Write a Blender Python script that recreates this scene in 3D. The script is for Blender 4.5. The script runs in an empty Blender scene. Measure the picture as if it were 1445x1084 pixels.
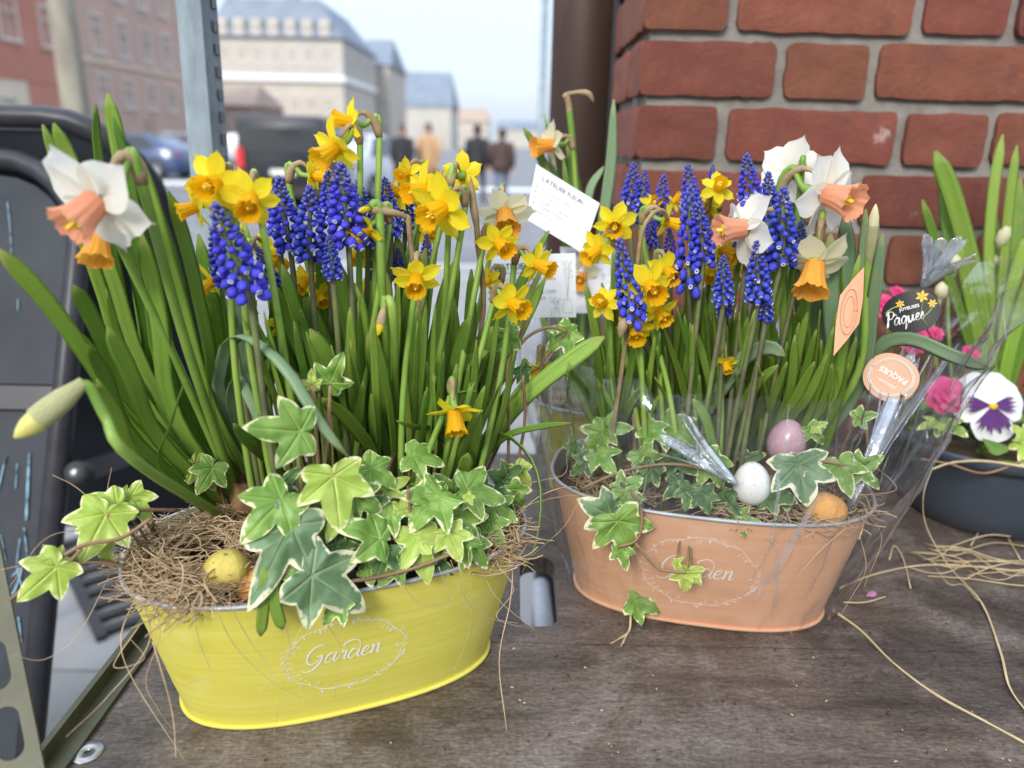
import bpy, math, random
from mathutils import Vector, Matrix, noise
V = Vector; R_ = math.radians
random.seed(7)
scene = bpy.context.scene
COL = scene.collection

# ------------------------------------------------------------------ camera
FPX, CX, CY = 1091.0, 722.5, 542.0           # focal length and centre in pixels of the photograph
PITCH, ROLL, CAMZ = R_(17.4), R_(1.2), 1.25
FWD = V((0, math.cos(PITCH), -math.sin(PITCH)))
_rt = V((1, 0, 0)); _up = V((0, math.sin(PITCH), math.cos(PITCH)))
RGT = _rt*math.cos(ROLL) + _up*math.sin(ROLL)
UPV = _up*math.cos(ROLL) - _rt*math.sin(ROLL)
CAM = V((0, 0, CAMZ))
cd = bpy.data.cameras.new('camera'); co = bpy.data.objects.new('camera', cd); COL.objects.link(co)
M = Matrix((RGT, UPV, -FWD)).transposed().to_4x4(); M.translation = CAM
co.matrix_world = M
cd.sensor_width = 36; cd.lens = 36*FPX/1445; cd.clip_start = .02; cd.clip_end = 2000
cd.dof.use_dof = True; cd.dof.focus_distance = .65; cd.dof.aperture_fstop = cd.lens/7.2
scene.camera = co

# ------------------------------------------------------------------ world, sun, exposure
SUN_EL, SUN_AZ = R_(33), R_(200)      # azimuth clockwise from +Y
w = bpy.data.worlds.new('World'); scene.world = w; w.use_nodes = True
nt = w.node_tree; nt.nodes.clear()
def N(nt, t, **k):
    n = nt.nodes.new(t)
    for a, b in k.items():
        if a.startswith('i_'):
            n.inputs[int(a[2:]) if a[2:].isdigit() else a[2:].replace('_', ' ')].default_value = b
        else: setattr(n, a, b)
    return n
wo = N(nt, 'ShaderNodeOutputWorld'); bg = N(nt, 'ShaderNodeBackground', i_1=.1)
sky = N(nt, 'ShaderNodeTexSky', sky_type='NISHITA', sun_disc=False, sun_elevation=SUN_EL, sun_rotation=SUN_AZ, dust_density=2.5, air_density=1.0, ozone_density=1.0)
tc = N(nt, 'ShaderNodeTexCoord'); mp = N(nt, 'ShaderNodeMapping'); mp.inputs['Scale'].default_value = (1, 1, 3.2)
ns = N(nt, 'ShaderNodeTexNoise', i_Scale=2.6, i_Detail=6, i_Roughness=.55)
cr = N(nt, 'ShaderNodeValToRGB'); cr.color_ramp.elements[0].position = .34; cr.color_ramp.elements[1].position = .62
cr.color_ramp.elements[0].color = (.6, .6, .6, 1); cr.color_ramp.elements[1].color = (.97, .97, .97, 1)
mx = N(nt, 'ShaderNodeMix', data_type='RGBA')
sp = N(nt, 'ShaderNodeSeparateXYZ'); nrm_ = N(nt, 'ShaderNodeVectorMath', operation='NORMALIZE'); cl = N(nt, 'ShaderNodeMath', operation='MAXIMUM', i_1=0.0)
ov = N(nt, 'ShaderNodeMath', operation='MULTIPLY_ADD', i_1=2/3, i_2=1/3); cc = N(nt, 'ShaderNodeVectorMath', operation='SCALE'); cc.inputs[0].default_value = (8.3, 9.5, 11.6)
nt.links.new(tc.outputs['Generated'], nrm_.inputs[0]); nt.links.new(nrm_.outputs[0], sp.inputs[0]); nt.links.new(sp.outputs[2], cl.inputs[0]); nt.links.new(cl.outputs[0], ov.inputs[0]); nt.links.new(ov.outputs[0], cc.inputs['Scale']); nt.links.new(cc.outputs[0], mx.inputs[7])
L = nt.links.new
L(tc.outputs['Generated'], mp.inputs[0]); L(mp.outputs[0], ns.inputs['Vector']); L(ns.outputs[0], cr.inputs[0])
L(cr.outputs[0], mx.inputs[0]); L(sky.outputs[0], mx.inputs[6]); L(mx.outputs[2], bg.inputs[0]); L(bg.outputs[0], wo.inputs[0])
sl = bpy.data.lights.new('sun', 'SUN'); so = bpy.data.objects.new('sun', sl); COL.objects.link(so)
sl.energy = 1.5; sl.angle = R_(22); sl.color = (1, .96, .9)
sd = V((math.sin(SUN_AZ)*math.cos(SUN_EL), math.cos(SUN_AZ)*math.cos(SUN_EL), math.sin(SUN_EL)))
so.rotation_euler = sd.to_track_quat('Z', 'Y').to_euler(); so.location = (0, 0, 30)
vs = scene.view_settings; vs.view_transform = 'Standard'; vs.look = 'None'; vs.gamma = 1; vs.exposure = 1.42
scene.cycles.max_bounces = 10; scene.cycles.transparent_max_bounces = 24
scene.cycles.caustics_reflective = False; scene.cycles.caustics_refractive = False

# ------------------------------------------------------------------ pixel <-> place helpers (all give true positions in metres)
def ray(px, py): return FWD + RGT*((px-CX)/FPX) + UPV*((CY-py)/FPX)
def onz(px, py, z): d = ray(px, py); return CAM + d*((z-CAMZ)/d.z)
def aty(px, py, y): d = ray(px, py); return CAM + d*(y/d.y)
def proj(p): v = p-CAM; a = v.dot(FWD); return CX+FPX*v.dot(RGT)/a, CY-FPX*v.dot(UPV)/a
def mpp(p): return (p-CAM).dot(FWD)/FPX        # metres per pixel at a point

# ------------------------------------------------------------------ object helpers
def new(name, mesh, mat=None, parent=None, loc=None, kind=None, smooth=True):
    o = bpy.data.objects.new(name, mesh); COL.objects.link(o)
    if mat is not None:
        ml = mat if isinstance(mat, (list, tuple)) else [mat]
        if len(mesh.materials) == 0:
            for m in ml: mesh.materials.append(m)
    if parent is not None:
        o.parent = parent
        o.matrix_parent_inverse = Matrix.Translation(-parent.location)
    if loc is not None: o.location = loc
    if kind: o['kind'] = kind
    return o
def thing(name, label, cat, loc=(0, 0, 0), group=None):
    o = bpy.data.objects.new(name, None); COL.objects.link(o); o.location = loc
    o.empty_display_size = .02
    return tag(o, label, cat, group)
def tag(o, label, cat, group=None):
    o['label'] = label; o['category'] = cat
    if group: o['group'] = group
    return o
class MB:
    def __init__(s): s.v = []; s.f = []; s.mi = []; s.uv = []
    def add(s, vs_, fs, mi=0, uv=None):
        b = len(s.v); s.v += [tuple(p) for p in vs_]; s.f += [tuple(i+b for i in f) for f in fs]
        s.mi += [mi]*len(fs); s.uv += list(uv) if uv else [(0, 0)]*len(vs_)
        return s
    def box(s, c, d, rot=None, mi=0, taper=1.0):
        c = V(c); hx, hy, hz = d[0]/2, d[1]/2, d[2]/2
        ps = [V((x*hx*(taper if z > 0 else 1), y*hy*(taper if z > 0 else 1), z*hz)) for z in (-1, 1) for y in (-1, 1) for x in (-1, 1)]
        if rot is not None: ps = [rot @ p for p in ps]
        return s.add([c+p for p in ps], [(0, 2, 3, 1), (4, 5, 7, 6), (0, 1, 5, 4), (2, 6, 7, 3), (0, 4, 6, 2), (1, 3, 7, 5)], mi)
    def tube(s, pts, r, seg=6, mi=0, cap=True, flat=None, fk=.25):
        pts = [V(p) for p in pts]; n = len(pts)
        rr = r if isinstance(r, (list, tuple)) else [r]*n
        t0 = (pts[1]-pts[0]).normalized()
        a = t0.orthogonal().normalized() if flat is None else (flat - t0*flat.dot(t0)).normalized()
        vs_, uv = [], []
        for i, p in enumerate(pts):
            t = (pts[min(i+1, n-1)]-pts[max(i-1, 0)]).normalized()
            a = (a - t*a.dot(t)).normalized(); b = t.cross(a)
            for k in range(seg):
                an = 2*math.pi*k/seg
                vs_.append(p + (a*math.cos(an) + b*math.sin(an)*(1 if flat is None else fk))*rr[i]); uv.append((k/seg, i/(n-1)))
        fs = [(i*seg+k, i*seg+(k+1) % seg, (i+1)*seg+(k+1) % seg, (i+1)*seg+k) for i in range(n-1) for k in range(seg)]
        if cap: fs += [tuple(range(seg-1, -1, -1)), tuple((n-1)*seg+k for k in range(seg))]
        return s.add(vs_, fs, mi, uv)
    def lathe(s, prof, seg=16, mat=None, mi=0, cap=False):
        mat = mat or Matrix.Identity(4); vs_ = []; uv = []
        for i, (r, z) in enumerate(prof):
            for k in range(seg):
                a = 2*math.pi*k/seg; vs_.append(mat @ V((r*math.cos(a), r*math.sin(a), z))); uv.append((k/seg, i/(len(prof)-1)))
        n = len(prof)
        fs = [(i*seg+k, i*seg+(k+1) % seg, (i+1)*seg+(k+1) % seg, (i+1)*seg+k) for i in range(n-1) for k in range(seg)]
        if cap: fs += [tuple(range(seg-1, -1, -1)), tuple((n-1)*seg+k for k in range(seg))]
        return s.add(vs_, fs, mi, uv)
    def mesh(s, name, smooth=True):
        me = bpy.data.meshes.new(name); me.from_pydata(s.v, [], s.f)
        if any(s.mi): me.polygons.foreach_set('material_index', s.mi)
        if smooth: me.polygons.foreach_set('use_smooth', [True]*len(me.polygons))
        ul = me.uv_layers.new(name='UVMap')
        li = [0]*len(me.loops); me.loops.foreach_get('vertex_index', li)
        ul.data.foreach_set('uv', [c for i in li for c in s.uv[i]])
        me.update(); return me
    def build(s, name, mat, parent=None, smooth=True, kind=None, loc=None):
        return new(name, s.mesh(name, smooth), mat, parent, loc, kind)
def crom(pts, n):
    pts = [V(p) for p in pts]
    if len(pts) == 2: return [pts[0].lerp(pts[1], i/(n-1)) for i in range(n)]
    P = [pts[0]*2-pts[1]] + pts + [pts[-1]*2-pts[-2]]
    out = []
    for i in range(n):
        u = i/(n-1)*(len(pts)-1); k = min(int(u), len(pts)-2); t = u-k
        a, b, c, d = P[k], P[k+1], P[k+2], P[k+3]
        out.append(.5*((2*b)+(c-a)*t+(2*a-5*b+4*c-d)*t*t+(3*b-a-3*c+d)*t*t*t))
    return out

# ------------------------------------------------------------------ materials
MATS = {}
def mat(name, col, rough=.5, metal=0, trans=0, spec=.5, col2=None, nscale=8, stretch=(1, 1, 1), bump=0, bscale=None, coords='Object', detail=6, lo=.35, hi=.65, rnd=0, sss=0, coat=0, tcol=None):
    m = bpy.data.materials.new(name); m.use_nodes = True; nt = m.node_tree; b = nt.nodes['Principled BSDF']
    L = nt.links.new
    b.inputs['Roughness'].default_value = rough; b.inputs['Metallic'].default_value = metal; b.inputs['Specular IOR Level'].default_value = spec
    b.inputs['Coat Weight'].default_value = coat
    b.inputs['Base Color'].default_value = (*col, 1)
    tc = N(nt, 'ShaderNodeTexCoord'); mp = N(nt, 'ShaderNodeMapping'); mp.inputs['Scale'].default_value = stretch
    L(tc.outputs[coords], mp.inputs[0])
    cout = None
    if col2 is not None:
        n1 = N(nt, 'ShaderNodeTexNoise', i_Scale=nscale, i_Detail=detail, i_Roughness=.6); L(mp.outputs[0], n1.inputs['Vector'])
        r = N(nt, 'ShaderNodeValToRGB'); r.color_ramp.elements[0].position = lo; r.color_ramp.elements[1].position = hi
        r.color_ramp.elements[0].color = (*col, 1); r.color_ramp.elements[1].color = (*col2, 1); L(n1.outputs[0], r.inputs[0]); cout = r.outputs[0]
    if rnd:
        oi = N(nt, 'ShaderNodeObjectInfo'); hs = N(nt, 'ShaderNodeHueSaturation'); mr = N(nt, 'ShaderNodeMapRange', i_3=1-rnd, i_4=1+rnd)
        hs.inputs['Color'].default_value = (*col, 1)
        L(oi.outputs['Random'], mr.inputs[0]); L(mr.outputs[0], hs.inputs['Value'])
        mr2 = N(nt, 'ShaderNodeMapRange', i_3=.5-rnd*.05, i_4=.5+rnd*.05); wn = N(nt, 'ShaderNodeTexWhiteNoise', noise_dimensions='1D')
        L(oi.outputs['Random'], wn.inputs['W']); L(wn.outputs[0], mr2.inputs[0]); L(mr2.outputs[0], hs.inputs['Hue'])
        if cout: L(cout, hs.inputs['Color'])
        cout = hs.outputs[0]
    if cout: L(cout, b.inputs['Base Color'])
    if bump:
        n2 = N(nt, 'ShaderNodeTexNoise', i_Scale=bscale or nscale*3, i_Detail=8, i_Roughness=.65); L(mp.outputs[0], n2.inputs['Vector'])
        bp = N(nt, 'ShaderNodeBump', i_Strength=bump, i_Distance=.002); L(n2.outputs[0], bp.inputs['Height']); L(bp.outputs[0], b.inputs['Normal'])
    if trans:
        t = N(nt, 'ShaderNodeBsdfTranslucent'); t.inputs[0].default_value = (*(tcol or col), 1)
        ms = N(nt, 'ShaderNodeMixShader', i_0=trans); out = nt.nodes['Material Output']
        if cout and not tcol: L(cout, t.inputs[0])
        L(b.outputs[0], ms.inputs[1]); L(t.outputs[0], ms.inputs[2]); L(ms.outputs[0], out.inputs[0])
    MATS[name] = m; return m

def leaf_mat(name, col, col2, base=(.42, .5, .16), rough=.34):
    """strap leaf: stripes along the length, paler at the base (leaf sheaths are pale)"""
    m = mat(name, col, rough, col2=col2, nscale=5, stretch=(9, .6, 1), coords='UV', rnd=.16, trans=.36, lo=.3, hi=.7, spec=.5)
    nt = m.node_tree; L = nt.links.new
    hs = [n for n in nt.nodes if n.type == 'HUE_SAT'][0]; b = nt.nodes['Principled BSDF']
    tl = [n for n in nt.nodes if n.type == 'BSDF_TRANSLUCENT'][0]
    tc = [n for n in nt.nodes if n.type == 'TEX_COORD'][0]; sx = N(nt, 'ShaderNodeSeparateXYZ'); L(tc.outputs['UV'], sx.inputs[0])
    mr = N(nt, 'ShaderNodeMapRange', i_1=.0, i_2=.22, i_3=.75, i_4=0.0); L(sx.outputs[1], mr.inputs[0])
    mx = N(nt, 'ShaderNodeMix', data_type='RGBA'); mx.inputs[7].default_value = (*base, 1)
    L(mr.outputs[0], mx.inputs[0]); L(hs.outputs[0], mx.inputs[6])
    oi2 = N(nt, 'ShaderNodeObjectInfo'); nz = N(nt, 'ShaderNodeTexNoise', i_Scale=7, i_Detail=4); L(tc.outputs['Object'], nz.inputs['Vector']); nz.inputs['Scale'].default_value = 45
    tp = N(nt, 'ShaderNodeMapRange', i_1=.9, i_2=1.0, i_3=0.0, i_4=.9); L(sx.outputs[1], tp.inputs[0]); tm = N(nt, 'ShaderNodeMath', operation='MULTIPLY'); L(tp.outputs[0], tm.inputs[0]); L(oi2.outputs['Random'], tm.inputs[1])
    sp_ = N(nt, 'ShaderNodeMapRange', i_1=.6, i_2=.72, i_3=0.0, i_4=.35); L(nz.outputs[0], sp_.inputs[0]); ta = N(nt, 'ShaderNodeMath', operation='MAXIMUM'); L(tm.outputs[0], ta.inputs[0]); L(sp_.outputs[0], ta.inputs[1])
    my = N(nt, 'ShaderNodeMix', data_type='RGBA'); my.inputs[7].default_value = (.46, .44, .12, 1); L(ta.outputs[0], my.inputs[0]); L(mx.outputs[2], my.inputs[6]); L(my.outputs[2], b.inputs['Base Color']); L(my.outputs[2], tl.inputs[0])
    wv = N(nt, 'ShaderNodeTexNoise', i_Scale=4.0, i_Detail=2); mq = N(nt, 'ShaderNodeMapping'); mq.inputs['Scale'].default_value = (11, .35, 1)
    L(tc.outputs['UV'], mq.inputs[0]); L(mq.outputs[0], wv.inputs['Vector']); bp = N(nt, 'ShaderNodeBump', i_Strength=.6, i_Distance=.0012); L(wv.outputs[0], bp.inputs['Height']); L(bp.outputs[0], b.inputs['Normal'])
    return m
leaf_mat('leaf_bright', (.22, .4, .03), (.46, .64, .13))
leaf_mat('leaf_deep', (.13, .28, .026), (.3, .5, .085), base=(.25, .36, .09))
leaf_mat('leaf_blue', (.22, .37, .17), (.4, .54, .33), base=(.3, .42, .14))
mat('stem_green', (.16, .3, .035), .45, col2=(.3, .44, .08), nscale=12, trans=.1, rnd=.12)
mat('stem_brown', (.1, .085, .055), .6, col2=(.16, .19, .06), nscale=30, rnd=.15)
mat('spathe', (.48, .36, .2), .7, col2=(.3, .2, .1), nscale=60, trans=.25)
def petal_mat(name, c0, c1, trans=.45):
    """colour runs from base to tip of the petal itself, with fine veins"""
    m = mat(name, c0, .5, col2=c1, nscale=3, stretch=(6, .8, 1), coords='UV', trans=trans, lo=.3, hi=.7, spec=.25, rnd=.07)
    nt = m.node_tree; b = nt.nodes['Principled BSDF']; tc = [n for n in nt.nodes if n.type == 'TEX_COORD'][0]
    wv = N(nt, 'ShaderNodeTexNoise', i_Scale=3.0, i_Detail=3); mp = N(nt, 'ShaderNodeMapping'); mp.inputs['Scale'].default_value = (9, .5, 1)
    nt.links.new(tc.outputs['UV'], mp.inputs[0]); nt.links.new(mp.outputs[0], wv.inputs['Vector'])
    bp = N(nt, 'ShaderNodeBump', i_Strength=.35, i_Distance=.001); nt.links.new(wv.outputs[0], bp.inputs['Height']); nt.links.new(bp.outputs[0], b.inputs['Normal'])
    return m
petal_mat('petal_yellow', (.92, .72, .012), (.94, .82, .05))
petal_mat('trumpet_yellow', (.9, .47, .006), (.92, .56, .012), .42)
petal_mat('petal_white', (.9, .87, .76), (.92, .91, .84))
petal_mat('trumpet_peach', (.9, .38, .2), (.92, .47, .29), .42)
petal_mat('trumpet_orange', (.88, .38, .05), (.9, .46, .07), .42)
petal_mat('petal_cream', (.82, .78, .5), (.84, .8, .56))
mat('anther', (.85, .6, .05), .8)
mat('muscari_blue', (.022, .03, .34), .58, col2=(.075, .085, .56), nscale=90, rnd=.15, spec=.25, lo=.4, hi=.6)
mat('muscari_dark', (.05, .06, .28), .5, col2=(.09, .09, .36), nscale=60)
mat('muscari_rim', (.75, .76, .85), .6)
mat('soil', (.035, .022, .014), .95, col2=(.1, .06, .035), nscale=60, bump=1, bscale=120)
mat('bulb', (.36, .2, .1), .6, col2=(.16, .085, .045), nscale=24, stretch=(1, 1, .25), bump=.6)
mat('straw', (.66, .49, .29), .7, col2=(.42, .28, .15), nscale=25, rnd=.1, trans=.1)
mat('raffia', (.72, .58, .34), .6, col2=(.56, .42, .22), nscale=30, trans=.1)
def paint(name, c, c2, streak):
    m = mat(name, c, .42, col2=c2, nscale=6, stretch=(1.2, 1.2, 28), bump=.12, bscale=14, lo=.3, hi=.72, spec=.4)
    nt = m.node_tree; b = nt.nodes['Principled BSDF']; tc = [n for n in nt.nodes if n.type == 'TEX_COORD'][0]
    n = N(nt, 'ShaderNodeTexNoise', i_Scale=16, i_Detail=5); nt.links.new(tc.outputs['Object'], n.inputs['Vector'])
    r = N(nt, 'ShaderNodeValToRGB'); r.color_ramp.elements[0].position = .56; r.color_ramp.elements[1].position = .72
    src = b.inputs['Base Color'].links[0].from_socket; mx = N(nt, 'ShaderNodeMix', data_type='RGBA'); mx.inputs[7].default_value = (*streak, 1)
    mu = N(nt, 'ShaderNodeMath', operation='MULTIPLY', i_1=.4)
    nt.links.new(n.outputs[0], r.inputs[0]); nt.links.new(r.outputs[0], mu.inputs[0]); nt.links.new(mu.outputs[0], mx.inputs[0]); nt.links.new(src, mx.inputs[6]); nt.links.new(mx.outputs[2], b.inputs['Base Color'])
paint('paint_yellow', (.68, .6, .075), (.76, .7, .15), (.8, .78, .32))
paint('paint_peach', (.76, .4, .22), (.82, .47, .28), (.86, .58, .4))
mat('zinc', (.5, .52, .52), .5, .35, col2=(.36, .38, .38), nscale=30, bump=.1)
mat('print_white', (.86, .84, .78), .6)
mat('galv', (.26, .31, .33), .5, .45, col2=(.13, .165, .18), nscale=22, stretch=(1, 1, .35), bump=.25, bscale=60)
mat('galv_dark', (.12, .13, .14), .5, .5)
mat('trim_olive', (.05, .05, .024), .5, .25, col2=(.085, .085, .05), nscale=18, bump=.15)
mat('steel', (.55, .55, .53), .35, .85, col2=(.38, .37, .35), nscale=60)
mat('black_frame', (.022, .022, .026), .38, col2=(.035, .035, .04), nscale=20, spec=.3)
mat('chalkboard', (.022, .026, .031), .5, col2=(.034, .039, .045), nscale=9, bump=.05, spec=.15)
mat('chalk_blue', (.2, .32, .4), .95, col2=(.05, .06, .07), nscale=60, lo=.5, hi=.62); mat('chalk_white', (.62, .72, .78), .9)
mat('rubber', (.02, .02, .02), .7)
mat('plastic_navy', (.04, .05, .068), .42, col2=(.055, .066, .085), nscale=12, bump=.06)
mat('mortar', (.2, .185, .16), .95, col2=(.29, .27, .235), nscale=30, bump=.9, bscale=160)
mat('rust_pipe', (.05, .028, .02), .55, .3, col2=(.13, .055, .03), nscale=9, stretch=(1, 1, .3), bump=.3, lo=.5, hi=.75)
mat('black_pipe', (.018, .018, .02), .45, col2=(.035, .035, .038), nscale=10)
def brick_mat():
    m = mat('brick', (.14, .042, .023), .92, col2=(.22, .074, .042), nscale=16, bump=1.6, bscale=70, rnd=.2, lo=.3, hi=.7)
    nt = m.node_tree; b = nt.nodes['Principled BSDF']; tc = [n for n in nt.nodes if n.type == 'TEX_COORD'][0]
    ge = N(nt, 'ShaderNodeNewGeometry'); n = N(nt, 'ShaderNodeTexNoise', i_Scale=7, i_Detail=7, i_Roughness=.7); nt.links.new(ge.outputs['Position'], n.inputs['Vector'])
    r = N(nt, 'ShaderNodeValToRGB'); r.color_ramp.elements[0].position = .66; r.color_ramp.elements[1].position = .74
    src = b.inputs['Base Color'].links[0].from_socket; mx = N(nt, 'ShaderNodeMix', data_type='RGBA'); mx.inputs[7].default_value = (.62, .52, .48, 1)
    n3 = N(nt, 'ShaderNodeTexNoise', i_Scale=34, i_Detail=5); nt.links.new(ge.outputs['Position'], n3.inputs['Vector'])
    r3 = N(nt, 'ShaderNodeValToRGB'); r3.color_ramp.elements[0].position = .56; r3.color_ramp.elements[1].position = .7
    mx3 = N(nt, 'ShaderNodeMix', data_type='RGBA'); mx3.inputs[7].default_value = (.13, .05, .04, 1); nt.links.new(n3.outputs[0], r3.inputs[0])
    m3 = N(nt, 'ShaderNodeMath', operation='MULTIPLY', i_1=.55); nt.links.new(r3.outputs[0], m3.inputs[0]); nt.links.new(m3.outputs[0], mx3.inputs[0]); nt.links.new(src, mx3.inputs[6])
    mu = N(nt, 'ShaderNodeMath', operation='MULTIPLY', i_1=.7)
    nt.links.new(n.outputs[0], r.inputs[0]); nt.links.new(r.outputs[0], mu.inputs[0]); nt.links.new(mu.outputs[0], mx.inputs[0]); nt.links.new(mx3.outputs[2], mx.inputs[6]); nt.links.new(mx.outputs[2], b.inputs['Base Color'])
brick_mat()
def wood_mat():
    m = mat('table_wood', (.04, .029, .022), .5, col2=(.13, .098, .076), nscale=5, stretch=(1.6, 9, 1), bump=.5, bscale=30, lo=.3, hi=.72, detail=10, spec=.5)
    nt = m.node_tree; b = nt.nodes['Principled BSDF']; tc = [n for n in nt.nodes if n.type == 'TEX_COORD'][0]; L = nt.links.new
    src = b.inputs['Base Color'].links[0].from_socket
    # worn pale patches and scratches
    n = N(nt, 'ShaderNodeTexNoise', i_Scale=6.5, i_Detail=9, i_Roughness=.75, i_Distortion=.6); L(tc.outputs['Object'], n.inputs['Vector'])
    r = N(nt, 'ShaderNodeValToRGB'); r.color_ramp.elements[0].position = .47; r.color_ramp.elements[1].position = .7
    mx = N(nt, 'ShaderNodeMix', data_type='RGBA'); mx.inputs[7].default_value = (.185, .153, .13, 1)
    L(n.outputs[0], r.inputs[0]); L(r.outputs[0], mx.inputs[0]); L(src, mx.inputs[6])
    mp2 = N(nt, 'ShaderNodeMapping'); mp2.inputs['Scale'].default_value = (3, 40, 1); mp2.inputs['Rotation'].default_value = (0, 0, .3); L(tc.outputs['Object'], mp2.inputs[0])
    n2 = N(nt, 'ShaderNodeTexNoise', i_Scale=5, i_Detail=8, i_Roughness=.8); L(mp2.outputs[0], n2.inputs['Vector'])
    r2 = N(nt, 'ShaderNodeValToRGB'); r2.color_ramp.elements[0].position = .6; r2.color_ramp.elements[1].position = .7
    mu = N(nt, 'ShaderNodeMath', operation='MULTIPLY', i_1=.5); L(n2.outputs[0], r2.inputs[0]); L(r2.outputs[0], mu.inputs[0])
    mx2 = N(nt, 'ShaderNodeMix', data_type='RGBA'); mx2.inputs[7].default_value = (.27, .225, .19, 1); L(mu.outputs[0], mx2.inputs[0]); L(mx.outputs[2], mx2.inputs[6])
    # dark stains with their own shape
    n4 = N(nt, 'ShaderNodeTexNoise', i_Scale=4.2, i_Detail=6, i_Roughness=.6); L(tc.outputs['Object'], n4.inputs['Vector'])
    r4 = N(nt, 'ShaderNodeValToRGB'); r4.color_ramp.elements[0].position = .55; r4.color_ramp.elements[1].position = .66
    m4 = N(nt, 'ShaderNodeMath', operation='MULTIPLY', i_1=.6); L(n4.outputs[0], r4.inputs[0]); L(r4.outputs[0], m4.inputs[0])
    mx4 = N(nt, 'ShaderNodeMix', data_type='RGBA'); mx4.inputs[7].default_value = (.022, .016, .013, 1); L(m4.outputs[0], mx4.inputs[0]); L(mx2.outputs[2], mx4.inputs[6])
    mp5 = N(nt, 'ShaderNodeMapping'); mp5.inputs['Scale'].default_value = (26, 120, 1); L(tc.outputs['Object'], mp5.inputs[0])
    n5 = N(nt, 'ShaderNodeTexNoise', i_Scale=4, i_Detail=10, i_Roughness=.8, i_Distortion=.8); L(mp5.outputs[0], n5.inputs['Vector'])
    h5 = N(nt, 'ShaderNodeHueSaturation'); m5 = N(nt, 'ShaderNodeMapRange', i_1=.3, i_2=.7, i_3=.2, i_4=2.0); L(n5.outputs[0], m5.inputs[0]); L(m5.outputs[0], h5.inputs['Value']); L(mx4.outputs[2], h5.inputs['Color'])
    n6 = N(nt, 'ShaderNodeTexNoise', i_Scale=260, i_Detail=3); L(tc.outputs['Object'], n6.inputs['Vector']); m6 = N(nt, 'ShaderNodeMapRange', i_1=.3, i_2=.7, i_3=.68, i_4=1.34); L(n6.outputs[0], m6.inputs[0])
    h6 = N(nt, 'ShaderNodeHueSaturation'); L(m6.outputs[0], h6.inputs['Value']); L(h5.outputs[0], h6.inputs['Color'])
    nd = N(nt, 'ShaderNodeTexNoise', i_Scale=9, i_Detail=3); L(tc.outputs['Object'], nd.inputs['Vector']); vd = N(nt, 'ShaderNodeVectorMath', operation='SCALE'); L(nd.outputs[1], vd.inputs[0]); vd.inputs['Scale'].default_value = .16
    va = N(nt, 'ShaderNodeVectorMath', operation='ADD'); L(vd.outputs[0], va.inputs[1]); mp7 = N(nt, 'ShaderNodeMapping'); mp7.inputs['Scale'].default_value = (.55, 1.7, 1); mp7.inputs['Rotation'].default_value = (0, 0, .25); L(tc.outputs['Object'], mp7.inputs[0]); L(mp7.outputs[0], va.inputs[0])
    vo = N(nt, 'ShaderNodeTexVoronoi', feature='DISTANCE_TO_EDGE', i_Scale=11); L(va.outputs[0], vo.inputs['Vector'])
    rv = N(nt, 'ShaderNodeMapRange', i_1=.001, i_2=.005, i_3=.12, i_4=0.0); L(vo.outputs[0], rv.inputs[0]); mk = N(nt, 'ShaderNodeMath', operation='MULTIPLY'); L(rv.outputs[0], mk.inputs[0]); L(n2.outputs[0], mk.inputs[1])
    mx7 = N(nt, 'ShaderNodeMix', data_type='RGBA'); mx7.inputs[7].default_value = (.3, .26, .22, 1); L(mk.outputs[0], mx7.inputs[0]); L(h6.outputs[0], mx7.inputs[6])
    L(mx7.outputs[2], b.inputs['Base Color'])
    rr = N(nt, 'ShaderNodeMapRange', i_1=.3, i_2=.7, i_3=.36, i_4=.62); L(n.outputs[0], rr.inputs[0]); L(rr.outputs[0], b.inputs['Roughness'])
wood_mat()
mat('pale_steel', (.74, .77, .8), .45, .1, col2=(.62, .66, .7), nscale=30)
mat('ply_edge', (.06, .042, .03), .8, col2=(.13, .09, .06), nscale=40, stretch=(1, 1, 8))
def film_mat(name, base=.08, tint=(.97, .98, .99)):
    m = bpy.data.materials.new(name); m.use_nodes = True; nt = m.node_tree; nt.nodes.clear(); L = nt.links.new
    o = N(nt, 'ShaderNodeOutputMaterial'); t = N(nt, 'ShaderNodeBsdfTransparent'); t.inputs[0].default_value = (*tint, 1)
    g = N(nt, 'ShaderNodeBsdfGlossy', i_Roughness=.12); g.inputs[0].default_value = (.95, .97, 1, 1)
    fr = N(nt, 'ShaderNodeFresnel', i_0=1.45); gg = N(nt, 'ShaderNodeNewGeometry'); io = N(nt, 'ShaderNodeMapRange', i_3=1.45, i_4=1/1.45); L(gg.outputs['Backfacing'], io.inputs[0]); L(io.outputs[0], fr.inputs[0]); ms = N(nt, 'ShaderNodeMixShader')
    ge = N(nt, 'ShaderNodeTexCoord'); n = N(nt, 'ShaderNodeTexNoise', i_Scale=22, i_Detail=4, i_Distortion=1.2); L(ge.outputs['Object'], n.inputs['Vector'])
    bp = N(nt, 'ShaderNodeBump', i_Strength=.55, i_Distance=.004); L(n.outputs[0], bp.inputs['Height']); L(bp.outputs[0], g.inputs['Normal']); L(bp.outputs[0], fr.inputs['Normal'])
    ma = N(nt, 'ShaderNodeMath', operation='MULTIPLY_ADD', i_1=1.0, i_2=base); ma.use_clamp = True
    L(fr.outputs[0], ma.inputs[0]); L(ma.outputs[0], ms.inputs[0]); L(t.outputs[0], ms.inputs[1]); L(g.outputs[0], ms.inputs[2]); L(ms.outputs[0], o.inputs[0])
    MATS[name] = m
film_mat('cellophane'); film_mat('cellophane_fold', .2)
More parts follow.
